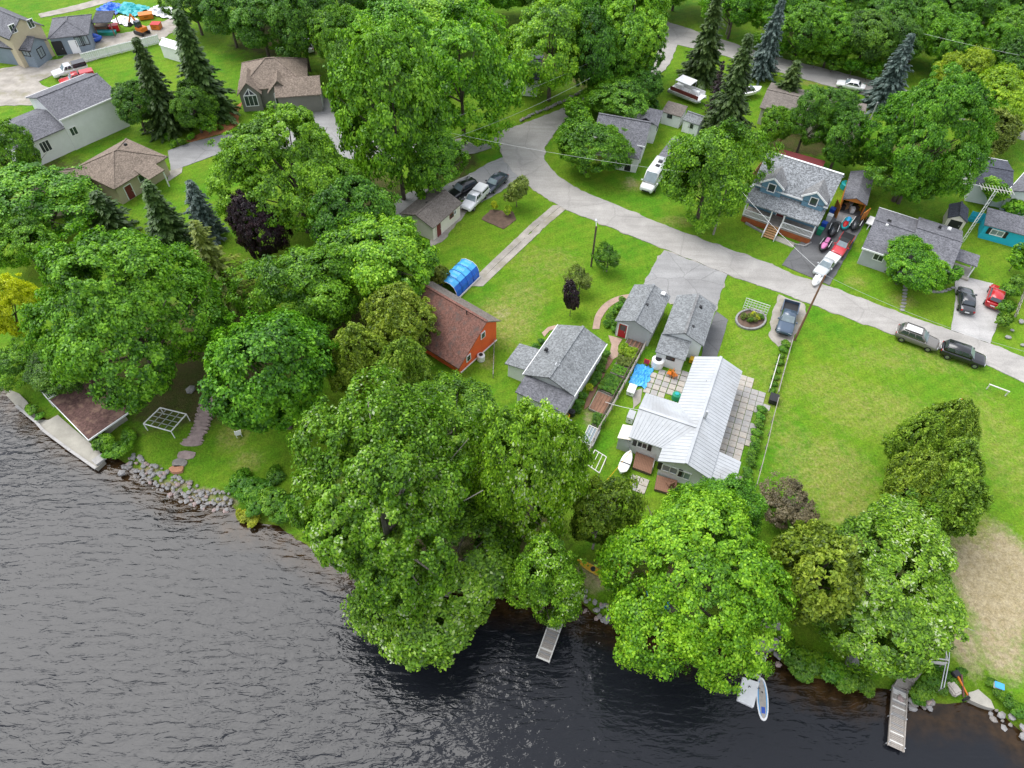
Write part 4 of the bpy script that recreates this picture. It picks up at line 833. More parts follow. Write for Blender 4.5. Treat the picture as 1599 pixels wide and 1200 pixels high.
MB().slab([(0, 0, 3.25), (L, 0, 3.25), (L, py_ + .05, 4.05), (0, py_ + .05, 4.05)], .15).build('porch_roof', 'shingle_blue', h.root)
for px, py in ((1206, 291), (1272, 312)):
    yf = ye - .06; u, z = h.on(('y', yf, -1), px, py); dw = 2.7; zt = 6.6; zs = 5.55; sl = (zR - zE) / (yr - ye)
    do = MB().add([(u - dw / 2, yf, 3.8), (u + dw / 2, yf, 3.8), (u + dw / 2, yf, zs), (u, yf, zt - .15), (u - dw / 2, yf, zs), (u - dw / 2, yr, 4.2), (u + dw / 2, yr, 4.2), (u + dw / 2, yr, zs), (u, yr, zt - .15), (u - dw / 2, yr, zs)],
                  [(0, 1, 2, 3, 4), (9, 8, 7, 6, 5), (0, 5, 6, 1), (1, 6, 7, 2), (2, 7, 8, 3), (3, 8, 9, 4), (4, 9, 5, 0)]).build('dormer', 'blue_wall', h.root)
    yb_s, yb_r = ye + (zs - .1 - zE) / sl, ye + (zt - zE) / sl
    for g in (-1, 1):
        q = [(u + g * (dw / 2 + .3), yf - .3, zs - .12), (u, yf - .3, zt), (u, yb_r, zt), (u + g * (dw / 2 + .3), yb_s, zs - .12)]
        if g < 0: q = [q[0], q[1], q[2], q[3]]
        else: q = q[::-1]
        MB().slab(q, .12).build('dormer_roof', 'shingle_white_grey', do); MB().beam((u + g * (dw / 2 + .3), yf - .32, zs - .2), (u, yf - .32, zt - .08), .08, .22).build('bargeboard', 'white_trim', do)
    o = h.window(('y', yf, -1), u, 4.95, .95, 1.15, bars=0)
fl = 1.0
MB().box((L / 2, py_ / 2 + .1, fl - .08), (L - .5, py_ - .2, .16)).build('porch_floor', 'wood_grey', h.root)
stx = h.at(1208, 356, .5).x
for xa_, xb_ in ((.3, stx - .85), (stx + .85, L - .3)):
    MB().box(((xa_ + xb_) / 2, .28, fl / 2 - .1), (xb_ - xa_, .06, fl - .1)).build('porch_skirt', 'skirt_red', h.root)
    mb = MB().beam((xa_, .22, fl + .95), (xb_, .22, fl + .95), .09).beam((xa_, .22, fl + .15), (xb_, .22, fl + .15), .08); mb.build('railing', 'white_trim', h.root)
    mb = MB(); n = int((xb_ - xa_) / .16)
    for k in range(1, n): mb.box((xa_ + (xb_ - xa_) * k / n, .22, fl + .55), (.05, .05, .75))
    mb.build('balusters', 'white_trim', h.root)['kind'] = 'stuff'
for xp in (.3, stx - .85, stx + .85, L - .3): MB().box((xp, .3, fl + 1.1), (.16, .16, 2.3)).build('porch_post', 'white_trim', h.root)
MB().box((L - .28, py_ / 2, fl / 2 - .1), (.06, py_ - .5, fl - .1)).build('porch_skirt', 'skirt_red', h.root); MB().box((.28, py_ / 2, fl / 2 - .1), (.06, py_ - .5, fl - .1)).build('porch_skirt', 'skirt_red', h.root)
for k in range(6): MB().box((stx, .15 - k * .3, fl - .08 - k * .155), (1.5, .32, .06)).build('step', 'wood_tan', h.root)
for g in (-1, 1):
    MB().beam((stx + g * .8, .25, fl - .1), (stx + g * .8, -1.6, .05), .06, .3).build('stringer', 'white_trim', h.root); MB().beam((stx + g * .8, .25, fl + .85), (stx + g * .8, -1.6, .95), .07).build('handrail', 'white_trim', h.root); MB().box((stx + g * .8, -1.6, .45), (.1, .1, 1.0)).build('newel_post', 'white_trim', h.root)
for u_, w_ in ((stx - 3.2, 1.6), (stx + 2.9, 2.0)): h.window(('y', py_, -1), u_, 2.2, w_, 1.1)
h.door(('y', py_, -1), stx, .95, 2.0, 'maroon', z0=fl)
sheet('entry_slab', 'concrete', [(1194, 369), (1199, 363), (1241, 380), (1238, 387)], .05, .01)
bc = MB(); p0_, p1_ = [(1164, 349), (1176, 356), (1194, 366)], [(1240, 383), (1256, 386), (1266, 380)]
for pp in (p0_, p1_):
    e = thing('planter_edge', 'curved pale stone edging below the ' + ('left' if pp is p0_ else 'right') + ' half of the blue house porch', 'edging', G(*pp[0]))
    for k, (a_, b_) in enumerate(zip(pp[:-1], pp[1:])):
        A_, B_ = G(*a_), G(*b_)
        for j in range(4): c_ = A_.lerp(B_, (j + .5) / 4) - G(*pp[0]); MB().box((c_.x, c_.y, .1), ((B_ - A_).length / 4 * .94, .2, .28), ang(A_, B_)).build('stone', 'stone_pale', e)

# open orange shed
h = House('open_shed', 'orange shed with grey roof and both doors open showing clutter', 'shed', (1316, 311), (1354, 321), (1342, 271), 2.2)
L, Wd = h.L, h.W; zr = 2.85
for q in ([(L, 0, 2.2), (L, Wd, 2.2), (L / 2, Wd, zr), (L / 2, 0, zr)], [(0, Wd, 2.2), (0, 0, 2.2), (L / 2, 0, zr), (L / 2, Wd, zr)]): MB().slab(q, .1).build('roof_slope', 'shingle_slate', h.root)
for x in (.15, L - .15): MB().box((x, Wd / 2, 1.0), (.1, Wd - .3, 2.2)).build('side_wall', 'orange_shed', h.root)
MB().box((L / 2, Wd - .2, 1.0), (L - .3, .1, 2.2)).build('back_wall', 'orange_shed', h.root)
MB().add([(.1, .12, 2.05), (L - .1, .12, 2.05), (L / 2, .12, zr - .12), (.1, .2, 2.05), (L - .1, .2, 2.05), (L / 2, .2, zr - .12)], [(0, 1, 2), (5, 4, 3), (0, 3, 4, 1), (1, 4, 5, 2), (2, 5, 3, 0)]).build('gable_board', 'orange_shed', h.root)
for x, g in ((.1, -1), (L - .1, 1)): MB().box((x + g * .35, -.75, 1.0), (.08, 1.7, 1.9), -g * R(24)).build('door', 'orange_shed', h.root)
MB().box((L / 2, -.9, .06), (L - .4, 2.2, .04)).build('floor_slab', 'concrete_drive', h.root)
for k, m_ in enumerate(['plastic_black', 'wood_tan', 'galvanised', 'plastic_white', 'wood_dark', 'kayak_gold']):
    q = h.root.matrix_world; x = .5 + k * (L - 1) / 5; w_ = h.A + h.ux * x + h.uy * (.9 + (k % 3) * .5)
    o = thing('storage_box', f'{["black tub", "tan wooden crate", "grey metal case", "white bin", "dark wooden chest", "yellow case"][k]} stored inside the open orange shed', 'box', (w_.x, w_.y, .02), k * .5)
    MB().box((0, 0, .35), (.6, .55, .7)).build('body', m_, o, bevel=.03); MB().box((0, 0, .73), (.64, .59, .06)).build('lid', m_, o)

# grey bungalow
h = House('bungalow', 'grey bungalow with two staggered slate-grey roofs and a side porch', 'house', (1346, 387), (1440, 416), (1373, 324), 2.6, 'y')
h.L = (h.at(1438, 340, 2.6)).x; h.gable('x', 1.2, 'grey_wall', 'shingle_slate', .3, trim='white_trim')
h.win('y0', 1372, 402, 1.2, 1.0); h.vent(1385, 352, 3.7, 'plastic_white', .4, .25); h.vent(1389, 345, 3.7, 'plastic_black', .5, .12)
p_, q_ = h.at(1440, 337, 2.6), h.at(1477, 424, 2.6); xe = max(h.at(1502, 365, 2.6).x, q_.x) ; x0 = h.L - .25; ya, yb = q_.y, h.W + .5; ym = (ya + yb) / 2
MB().loft([[(x, ya + .3, -.2), (x, yb - .3, -.2), (x, yb - .3, 2.65), (x, ym, 3.95), (x, ya + .3, 2.65)] for x in (x0 + .2, xe - .3)]).build('wall', 'grey_wall', h.root)
for q in ([(x0, ya, 2.7), (xe, ya, 2.7), (xe, ym, 4.1), (x0, ym, 4.1)], [(xe, yb, 2.7), (x0, yb, 2.7), (x0, ym, 4.1), (xe, ym, 4.1)]): MB().slab(q, .14).build('roof_slope', 'shingle_slate', h.root)
MB().beam((x0, ym, 4.13), (xe, ym, 4.13), .26, .07).build('ridge_cap', 'shingle_slate', h.root)
h.vent(1468, 355, 3.9); h.vent(1483, 357, 3.9, 'plastic_white', .45, .2)
a, b = h.at(1493, 401, 2.3), h.at(1534, 387, 2.3)
MB().slab([(xe - .2, a.y - .6, 2.3), (b.x, a.y - .6, 2.25), (b.x, a.y + 1.9, 2.25), (xe - .2, a.y + 1.9, 2.3)], .12).build('porch_roof', 'shingle_slate', h.root)
for yy in (a.y - .4, a.y + 1.7): MB().box((b.x - .2, yy, 1.05), (.13, .13, 2.3)).build('porch_post', 'white_trim', h.root)
MB().box(((xe + b.x) / 2, a.y + .4, .15), (b.x - xe - .1, 2.6, .35)).build('porch_floor', 'concrete', h.root)
h.door('x1', a.y + .2, .9, 2.0) if False else None

# turquoise shed, its fence, and the little shed beside it
h = House('turquoise_shed', 'bright turquoise shed with white window and grey roof', 'shed', (1537, 351), (1620, 373), (1547, 332), 2.2); h.lean(2.8, 'turquoise', 'shingle_slate', .25)
h.win('y0', 1557, 364, 1.5, .8, pane='glass_pale', shutters='black_trim')
def fence(name, label, pts, post_h, postm, boardm=None, step=2.0, rails=(.5, 1.0), solid=False, pw=.1, cat='fence', board=.16, group=None):
    P_ = [G(*p) for p in pts]; o = thing(name, label, cat, P_[0], 0, group); b0 = P_[0]; seen = set()
    for a, b in zip(P_[:-1], P_[1:]):
        n = max(1, round((b - a).length / step)); A_ = ang(a, b)
        for k in range(n + 1):
            c = a.lerp(b, k / n) - b0
            if (round(c.x, 2), round(c.y, 2)) in seen: continue
            seen.add((round(c.x, 2), round(c.y, 2))); MB().box((c.x, c.y, post_h / 2 - .1), (pw, pw, post_h + .2), A_).build('post', postm, o)
        for r_ in rails: MB().beam(a - b0 + Vector((0, 0, r_)), b - b0 + Vector((0, 0, r_)), .06, .1).build('rail', postm, o)
        if solid:
            nb = max(1, int((b - a).length / board)); me = MB().box((0, 0, post_h * .48), (board * .94, .03, post_h * .95)).mesh('board', boardm)
            nn = Vector((-math.sin(A_), math.cos(A_), 0)) * .06
            for k in range(nb):
                c = a.lerp(b, (k + .5) / nb) - b0 + nn; put('board', me, o, (c.x, c.y, rnd.uniform(-.02, .02)), A_ + rnd.uniform(-.02, .02))
    return o
fence('fence', 'turquoise board fence between the turquoise shed and the small cream shed', [(1510, 346), (1541, 352)], 1.7, 'turquoise', 'turquoise', solid=True, board=.2)
h = House('garden_shed', 'small cream shed with a black panel for its shaded open doorway beside the turquoise fence', 'shed', (1480, 340), (1511, 348), (1488, 320), 1.9); h.gable('y', .75, 'cream_wall', 'shingle_navy', .12); u, z = h.on('y0', 1494, 348); h.door('y0', h.L / 2, 1.5, 1.7, 'black_trim', 'cream_wall')  # solid black door panel stands in for the shade inside the open doorway
h = House('dark_roofed_house', 'house with navy shingled roof at the right edge behind the turquoise shed', 'house', (1520, 288), (1582, 300), (1543, 246), 2.8); h.gable('x', .8, 'white_wall', 'shingle_navy', .25, trim='white_trim')
h = House('white_gabled_house', 'white house with dark roof cut by the right edge of the picture', 'house', (1574, 298), (1650, 330), (1596, 256), 3.0); h.gable('y', 1.4, 'white_wall', 'shingle_slate', .3, trim='white_trim'); h.door('y0', 1.4, 1.0, 2.0, 'black_trim')

# white cottage and its sheds
h = House('white_cottage', 'white L-shaped cottage with dark slate roof at the road bend', 'house', (925, 214), (1007, 229), (948, 172), 3.0)
h.W = 6.6; h.gable('x', 1.9, 'white_wall', 'shingle_slate', .3, trim='white_trim'); L, W2 = h.L, h.W
h.win('x1', 1029, 216, .8, 1.0, frame='black_trim')
x0, x1 = L - 3.9, L - .35
MB().loft([[(x, -2.3, -.2), (x, .4, -.2), (x, .4, 2.5), (x, -2.3, 2.5)] for x in (x0 + .2, x1 - .1)]).build('porch_wall', 'white_wall', h.root); xm = (x0 + x1) / 2
for q in ([(x1 + .1, -2.6, 2.45), (x1 + .1, 1.2, 2.45), (xm, 2.2, 3.6), (xm, -1.6, 3.5)], [(x0, 1.2, 2.45), (x0, -2.6, 2.45), (xm, -1.6, 3.5), (xm, 2.2, 3.6)], [(x0, -2.6, 2.45), (x1 + .1, -2.6, 2.45), (xm, -1.6, 3.5)]): MB().slab(q, .1).build('porch_roof', 'shingle_slate', h.root)
h.window(('y', -2.3, -1), x0 + .9, 1.6, .9, 1.2, frame='white_trim'); h.door(('y', -2.3, -1), xm + .4, .9, 2.0, 'black_trim')
for yy in (-1.6, -.6): h.window(('x', x1 - .1, 1), yy, 1.6, .7, 1.2, frame='white_trim')
MB().box((L - 1.1, W2 + 1.6, 1.4), (3.4, 4.2, 3.2)).build('wing_wall', 'white_wall', h.root)
xa, xb, ya, yb = L - 3.1, L + .9, W2 - .8, W2 + 4.0; xm, ym = (xa + xb) / 2, (ya + yb) / 2; zt = 4.1
for q in ([(xb, ya, 3.0), (xb, yb, 3.0), (xm, yb - 1.9, zt), (xm, ya, zt)], [(xa, yb, 3.0), (xa, ya, 3.0), (xm, ya, zt), (xm, yb - 1.9, zt)], [(xb, yb, 3.0), (xa, yb, 3.0), (xm, yb - 1.9, zt)]): MB().slab(q, .12).build('wing_roof_slope', 'shingle_slate', h.root)
h.window(('x', L + .6, 1), W2 + 1.5, 1.8, .9, 1.0, frame='black_trim')
h = House('garden_shed', 'white shed with plain dark roof behind the white cottage', 'shed', (1033, 174), (1064, 183), (1049, 164), 2.0); h.lean(2.5, 'white_wall', 'shingle_taupe', .12); h.win('y0', 1046, 181, .7, .7, frame='black_trim')
h = House('garden_shed', 'white shed with patchy grey gabled roof next to the spruce', 'shed', (1066, 187), (1092, 196), (1075, 173), 2.0); h.gable('x', .7, 'white_wall', 'shingle_grey', .12); h.win('y0', 1079, 197, .6, .6, frame='black_trim'); h.door('y0', .8, .8, 1.7)
h = House('garden_shed', 'long white shed with slate roof behind the white camper van', 'shed', (1025, 247), (1044, 253), (1050, 215), 2.0); h.lean(2.5, 'white_wall', 'shingle_slate', .12, hi='x1'); u, z = h.on('y0', 1037, 257); h.door('y0', min(max(u, .6), h.L - .6), .7, 1.7, 'black_trim')
h = House('tan_roofed_house', 'long house with flat tan-grey roof half hidden by dark trees', 'house', (1186, 168), (1342, 205), (1200, 128), 2.8); h.gable('x', .9, 'cream_wall', 'shingle_taupe', .3)
h = House('red_roofed_shed', 'low shed with dark red metal roof behind the blue house', 'shed', (1212, 246), (1283, 266), (1219, 236), 2.0); h.lean(2.35, 'orange_shed', 'maroon', .12)

# brown gabled house with white garage door
h = House('gabled_house', 'dark olive house with brown roof, arched windows and white garage door', 'house', (372, 142), (480, 134), (410, 98), 3.2, 'x')
L = h.L; h.W = 9.0; h.hip(2.6, 'olive_wall', 'shingle_brown', .35)
h2x = L - 4.6
MB().loft([[(x, -2.4, -.2), (x, 3.0, -.2), (x, 3.0, 3.1), (x, .3, 4.3), (x, -2.4, 3.1)] for x in (h2x, L + 1.8)]).build('garage_wing_wall', 'olive_wall', h.root)
for q in ([(h2x - .3, -2.7, 3.05), (L + 2.1, -2.7, 3.05), (L + 2.1, .3, 4.5), (h2x - .3, .3, 4.5)], [(L + 2.1, 3.3, 3.05), (h2x - .3, 3.3, 3.05), (h2x - .3, .3, 4.5), (L + 2.1, .3, 4.5)]): MB().slab(q, .14).build('wing_roof_slope', 'shingle_brown', h.root)
gd = MB().box((L + 1.83, 0, 1.25), (.08, 3.4, 2.3)).build('garage_door', 'white_trim', h.root)
for k in range(1, 4): MB().box((L + 1.87, 0, .1 + k * .57), (.03, 3.3, .05)).build('panel_joint', 'grey_wall', gd)
for xc in (1.6, 6.2):
    MB().loft([[(xc - 1.5, y, -.2), (xc + 1.5, y, -.2), (xc + 1.5, y, 3.0), (xc, y, 4.6), (xc - 1.5, y, 3.0)] for y in (-.5, 3.5)]).build('front_gable', 'olive_wall', h.root)
    for g in (-1, 1):
        q = [(xc + g * 1.85, -.9, 2.85), (xc, -.9, 4.8), (xc, 3.9, 4.8), (xc + g * 1.85, 3.9, 2.85)]; MB().slab(q if g < 0 else q[::-1], .12).build('front_gable_roof', 'shingle_brown', h.root)
    o = h.window(('y', -.5, -1), xc, 1.7, 1.9, 1.7, bars=2)
    MB().loft([[(xc - .95, y, 2.62), (xc + .95, y, 2.62), (xc, y, 3.75)] for y in (-.58, -.45)]).build('arched_light', 'white_trim', o)
    for g in (-1, 1): MB().loft([[(xc + g * .08, y, 2.72), (xc + g * .72, y, 2.72), (xc + g * .08, y, 3.5)] for y in (-.62, -.57)]).build('pane', 'glass', o)
# brown bungalow at the left
h = House('brown_bungalow', 'sprawling bungalow with speckled brown hipped roof at the driveway end', 'house', (178, 296), (262, 245), (140, 252), 2.8, 'x'); h.W = 8.5; h.hip(1.9, 'beige_wall', 'shingle_brown', .4); h.win('y0', 224, 276, 1.6, 1.0); h.door('y0', 2.0, 1.0, 2.0, 'maroon'); h.vent(196, 226, 4.4)
MB().slab([(h.L * .45, -1.8, 2.6), (h.L * .75, -1.8, 2.6), (h.L * .75, 1.6, 3.4), (h.L * .45, 1.6, 3.4)], .14).build('porch_roof', 'shingle_brown', h.root)
for x in (h.L * .47, h.L * .73): MB().box((x, -1.6, 1.2), (.15, .15, 2.6)).build('porch_post', 'white_trim', h.root)
h = House('brown_annex', 'brown-roofed annex half hidden by the airy light tree', 'house', (40, 318), (135, 305), (70, 246), 2.8, 'x'); h.W = 7.0; h.hip(1.9, 'beige_wall', 'shingle_brown', .4)
# white-walled long building
h = House('long_building', 'large white-walled building with dark grey roof at the upper left', 'building', (92, 188), (172, 154), (30, 140), 5.0, 'x'); h.W = 9.5; h.L += 1.5
h.gable('x', 1.6, 'white_wall', 'shingle_slate', .3, trim='white_trim'); h.win('y0', 115, 205, 1.0, 1.2); h.vent(86, 152, 4.8); h.vent(150, 163, 4.8)
MB().loft([[(-7, .4, -.2), (.4, .4, -.2), (.4, .4, 3.6), (-7, .4, 3.6)], [(-7, 7, -.2), (.4, 7, -.2), (.4, 7, 3.6), (-7, 7, 3.6)]]).build('wing_wall', 'white_wall', h.root)
for q in ([(-7.3, 0, 3.7), (.2, 0, 3.7), (.2, 4, 5.0), (-7.3, 4, 5.0)], [(.2, 8, 3.7), (-7.3, 8, 3.7), (-7.3, 4, 5.0), (.2, 4, 5.0)]): MB().slab(q, .14).build('wing_roof_slope', 'shingle_slate', h.root)
h.window(('y', .4, -1), -3.2, 2.2, 1.4, 1.6, pane='glass', bars=2)
# grey buildings in the gravel yard
h = House('grey_workshop', 'slate-blue workshop with grey gabled roof and black-framed window in the yard', 'building', (47, 80), (72, 62), (17, 62), 3.0, 'x'); h.W = 9.0; h.gable('y', 1.3, 'slate_wall', 'shingle_slate', .25, trim='black_trim'); h.win('y0', 64, 82, 1.3, 1.5, frame='black_trim', pane='glass_pale'); h.win('x0', 40, 82, 1.3, 1.2, frame='black_trim', pane='glass_pale')
h = House('grey_office', 'slate-blue building with hipped grey roof and white door in the yard', 'building', (74, 61), (138, 54), (94, 38), 3.0, 'x'); h.W = 8.0; h.hip(1.3, 'slate_wall', 'shingle_slate', .25); h.win('y0', 124, 65, 1.2, 1.5, frame='black_trim', pane='glass_pale'); h.win('y0', 132, 63, 1.2, 1.5, frame='black_trim', pane='glass_pale')
u, z = h.on('y0', 115, 70); h.door('y0', u, 1.1, 2.1); u, z = h.on('y0', 94, 80); h.door('y0', max(u, 1), 1.4, 2.2, 'black_trim', 'black_trim')
h = House('beige_house', 'tall beige house with dark trim at the top left corner', 'house', (14, 62), (68, 40), (-40, 20), 5.0, 'x'); h.W = 12; h.gable('y', 2.2, 'beige_wall', 'shingle_slate', .3, trim='black_trim'); h.win('y0', 48, 37, 1.0, 1.3); h.win('y0', 20, 45, 1.0, 1.3)
h = House('gazebo', 'open-sided shelter with dark flat roof in the cluttered yard', 'shelter', (142, 36), (172, 35), (146, 24), 2.6, 'x'); h.W = 4; h.lean(2.9, 'wood_brown', 'shingle_navy', .1, open_=True)
for x in (.2, h.L - .2):
    for y in (.2, h.W - .2): MB().box((x, y, 1.25), (.14, .14, 2.6)).build('post', 'wood_brown', h.root)
h = House('hidden_house', 'dark-roofed house glimpsed between the bright maples above the road', 'house', (775, 120), (842, 125), (790, 82), 3.0, 'x'); h.gable('x', 1.3, 'white_wall', 'shingle_navy', .3)
# boathouse
h = House('boathouse', 'boathouse with flat rusty red-brown roof edged in white on the left shore', 'boathouse', (138, 688), (203, 645), (70, 630), 1.1, 'x')
h.lean(1.25, 'concrete', 'shingle_mossy', .45, hi='x1', z0=-.9); L, W2 = h.L, h.W
for a, b in (((0, 0, 1.05), (L, 0, 1.2)), ((0, 0, 1.05), (0, W2, 1.05))): MB().beam(a, b, .08, .18).build('fascia', 'white_trim', h.root)

# ------------------------------------------------------------------ vehicles
def ring(x, w, zb, zt, k=.9):
    h = zt - zb
    half = [(w * .82, zb), (w * .97, zb + h * .22), (w, zb + h * .55), (w * .97, zb + h * .82), (w * k, zt - .02), (w * .5, zt + .015)]
    return [(x, -y, z) for y, z in half] + [(x, y, z) for y, z in reversed(half)]
SHAPES = dict(  # length, half width, stations (x fraction, width factor, bottom, top), cabin (bottom rear, bottom front, roof rear, roof front, roof height)
    suv=(4.7, .94, [(-.5, .86, .45, .95), (-.485, .95, .32, 1.04), (-.3, 1, .26, 1.06), (.1, 1, .26, 1.04), (.22, 1, .26, 1.02), (.42, .97, .28, .93), (.485, .88, .34, .84), (.5, .8, .42, .72)], (-.475, .235, -.40, .08, 1.7)),
    sedan=(4.6, .90, [(-.5, .84, .45, .85), (-.485, .94, .3, .93), (-.32, 1, .24, .96), (.1, 1, .24, .92), (.24, 1, .24, .9), (.42, .96, .26, .8), (.485, .88, .32, .7), (.5, .8, .4, .62)], (-.36, .23, -.22, .06, 1.43)),
    hatch=(4.2, .90, [(-.5, .84, .42, .92), (-.485, .94, .3, 1.0), (-.3, 1, .25, 1.02), (.1, 1, .25, 1.0), (.22, 1, .25, .97), (.42, .96, .27, .86), (.485, .88, .32, .78), (.5, .8, .4, .68)], (-.47, .25, -.36, .06, 1.56)),
    pickup=(5.5, .96, [(-.5, .96, .5, .72), (-.49, 1, .42, .74), (-.12, 1, .36, .74), (-.11, 1, .36, 1.12), (.2, 1, .36, 1.12), (.26, 1, .36, 1.1), (.44, .98, .38, 1.04), (.49, .92, .42, .95), (.5, .86, .48, .8)], (-.105, .225, -.07, .11, 1.78)),
    van=(6.2, 1.05, [(-.5, .95, .5, 1.2), (-.49, 1, .42, 1.3), (-.3, 1, .36, 1.35), (.2, 1, .36, 1.3), (.34, .98, .36, 1.22), (.45, .94, .38, 1.12), (.495, .88, .42, 1.0), (.5, .82, .5, .85)], (-.485, .36, -.47, .2, 2.65)))
def car(name, label, kind, front, rear, paint, group=None, cap=False, cat='car', stripe=None, scale=1.0):
    Lg, w, st, cb = SHAPES[kind]; a, b = G(*front, .75), G(*rear, .75); c = (a + b) / 2
    o = thing(name, label, cat, (c.x, c.y, .045), ang(b, a), group); o.scale = (scale,) * 3
    MB().loft([ring(f * Lg, w * k, zb, zt) for f, k, zb, zt in st]).build('body', paint, o, smooth=True)
    xb0, xb1, xr0, xr1, zr = cb[0] * Lg, cb[1] * Lg, cb[2] * Lg, cb[3] * Lg, cb[4]; zb = max(s_[3] for s_ in st) - .06; wb, wr = w * .93, w * (.74 if kind != 'van' else .86)
    c8 = [(xb0, -wb, zb), (xb1, -wb, zb), (xb1, wb, zb), (xb0, wb, zb), (xr0, -wr, zr), (xr1, -wr, zr), (xr1, wr, zr), (xr0, wr, zr)]
    MB().add(c8, [(3, 2, 1, 0), (4, 5, 6, 7), (0, 1, 5, 4), (1, 2, 6, 5), (2, 3, 7, 6), (3, 0, 4, 7)]).build('cabin', paint, o, bevel=.07, smooth=True)
    V = [Vector(p) for p in c8]
    def pane(nm, q, u0, u1, v0, v1, m='glass'):
        A, B, C, D_ = q; f = lambda u, v: A.lerp(B, u).lerp(D_.lerp(C, u), v); n = (B - A).cross(D_ - A).normalized(); ctr = Vector((sum(p.x for p in V) / 8, 0, (zb + zr) / 2))
        if n.dot(A - ctr) < 0: n = -n
        pts = [f(u0, v0), f(u1, v0), f(u1, v1), f(u0, v1)]; MB().add([p + n * .02 for p in pts] + [p - n * .02 for p in pts], [(0, 1, 2, 3), (7, 6, 5, 4), (0, 4, 5, 1), (1, 5, 6, 2), (2, 6, 7, 3), (3, 7, 4, 0)]).build(nm, m, o)
    pane('windshield', (V[1], V[2], V[6], V[5]), .07, .93, .12, .94, 'glass_pale'); pane('rear_window', (V[3], V[0], V[4], V[7]), .1, .9, .35, .92)
    for q in ((V[0], V[1], V[5], V[4]), (V[2], V[3], V[7], V[6])):
        fw = q[0] is V[0]
        for u0, u1 in ((.06, .32), (.35, .6), (.63, .9)) if kind in ('suv', 'hatch', 'van') else ((.1, .48), (.53, .9)):
            a_, b_ = (u0, u1) if fw else (1 - u1, 1 - u0); pane('side_window', q, a_, b_, .3 if kind != 'van' else .45, .88)
    for sx in (.31, -.31):
        for sy in (-1, 1):
            x, y, r_ = sx * Lg, sy * (w - .1), .34 if kind in ('suv', 'pickup', 'van') else .31
            wh = MB().tube([(x, y - .11, r_), (x, y + .11, r_)], r_, 16).build('wheel', 'tyre', o); MB().tube([(x, y + sy * .09, r_), (x, y + sy * .125, r_)], r_ * .62, 12).build('rim', 'rim', wh)
    zf, zt_ = st[-2][3] - .12, st[1][3] - .14
    for sy in (-1, 1):
        MB().box((Lg * .487, sy * w * .66, zf), (.1, .34, .15)).build('headlight', 'lamp_clear', o); MB().box((-Lg * .492, sy * w * .76, zt_), (.08, .22, .22)).build('taillight', 'lamp_red', o)
        MB().box((xb1 - .25, sy * (w + .08), zb + .12), (.16, .2, .14)).build('mirror', paint, o)
    MB().box((Lg * .497, 0, .55), (.06, w * 1.1, .2)).build('grille', 'plastic_black', o); MB().box((-Lg * .5, 0, zt_ - .2), (.04, .5, .14)).build('number_plate', 'plastic_white', o)
    if kind == 'pickup':
        for sy in (-1, 1): MB().box((-.3 * Lg, sy * (w - .06), .92), (.385 * Lg, .1, .42)).build('bed_side', paint, o)
        MB().box((-.493 * Lg, 0, .92), (.07, w * 1.8, .42)).build('tailgate', paint, o); MB().box((-.3 * Lg, 0, .765), (.37 * Lg, w * 1.78, .03)).build('bed_liner', 'plastic_black', o)
    if cap:
        cm = cap if isinstance(cap, str) else paint
        MB().loft([[(x, -w * .95, 1.1), (x, w * .95, 1.1), (x, w * .8, 1.75), (x, -w * .8, 1.75)] for x in (-.49 * Lg, -.115 * Lg)]).build('bed_cap', cm, o, bevel=.06)
        for sy in (-1, 1): MB().box((-.3 * Lg, sy * w * .9, 1.42), (.3 * Lg, .06, .3)).build('cap_window', 'glass', o)
    if stripe:
        for sy in (-1, 1): MB().box((0, sy * (w + .004), .78), (Lg * .86, .012, .14)).build('trim_stripe', stripe, o)
    return o
o = car('parked_car', 'grey-brown estate car with pale roof box fittings parked behind the black one on the road', 'suv', (1464, 539), (1402, 516), 'paint_grey')
MB().box((-.75, 0, 1.725), (1.7, .95, .06)).build('roof_panel', 'plastic_white', o, bevel=.02)
for sy in (-1, 1): MB().beam((-1.7, sy * .66, 1.76), (.25, sy * .66, 1.76), .05, .06).build('roof_rail', 'plastic_black', o)
car('parked_car', 'shiny black estate car parked on the road in front of the grey-brown one', 'suv', (1536, 564), (1473, 543), 'paint_black')
car('parked_car', 'black sedan parked on the pale concrete driveway', 'sedan', (1508, 449), (1511, 487), 'paint_charcoal')
car('parked_car', 'bright red hatchback at the edge of the pale concrete driveway', 'hatch', (1560, 447), (1550, 478), 'paint_red')
car('pickup_truck', 'dark blue-grey pickup with empty bed on the gravel spot', 'pickup', (1224, 521), (1236, 474), 'paint_blue_grey', cat='pickup')
o = car('pickup_truck', 'silver pickup with white bed cover at the mouth of the blue house driveway', 'pickup', (1279, 427), (1303, 400), 'paint_silver', cat='pickup', scale=.86)
MB().box((-1.65, 0, 1.15), (2.1, 1.75, .06)).build('bed_cover', 'plastic_white', o, bevel=.02)
o = car('pickup_truck', 'red pickup with dark roof parked behind the silver pickup', 'pickup', (1306, 397), (1326, 367), 'paint_soft_red', cat='pickup', scale=.86)
MB().box((.15, 0, 1.785), (1.0, 1.35, .05)).build('roof_panel', 'paint_charcoal', o, bevel=.02); MB().box((-1.65, 0, 1.16), (2.1, 1.75, .06)).build('bed_cover', 'plastic_black', o, bevel=.02)
car('pickup_truck', 'white pickup with a white bed cap beside the small garage', 'pickup', (727, 325), (755, 296), 'paint_white', cap=True, cat='pickup', scale=.95)
car('parked_car', 'glossy black estate car beside the white capped pickup', 'suv', (709, 303), (736, 288), 'paint_black')
car('parked_car', 'black sedan parked nearest the road bend', 'sedan', (760, 296), (786, 273), 'paint_navy')
o = car('camper_van', 'white camper van with roof hatches beside the long white shed', 'van', (1008, 298), (1033, 262), 'paint_white', cat='van', stripe='paint_silver')
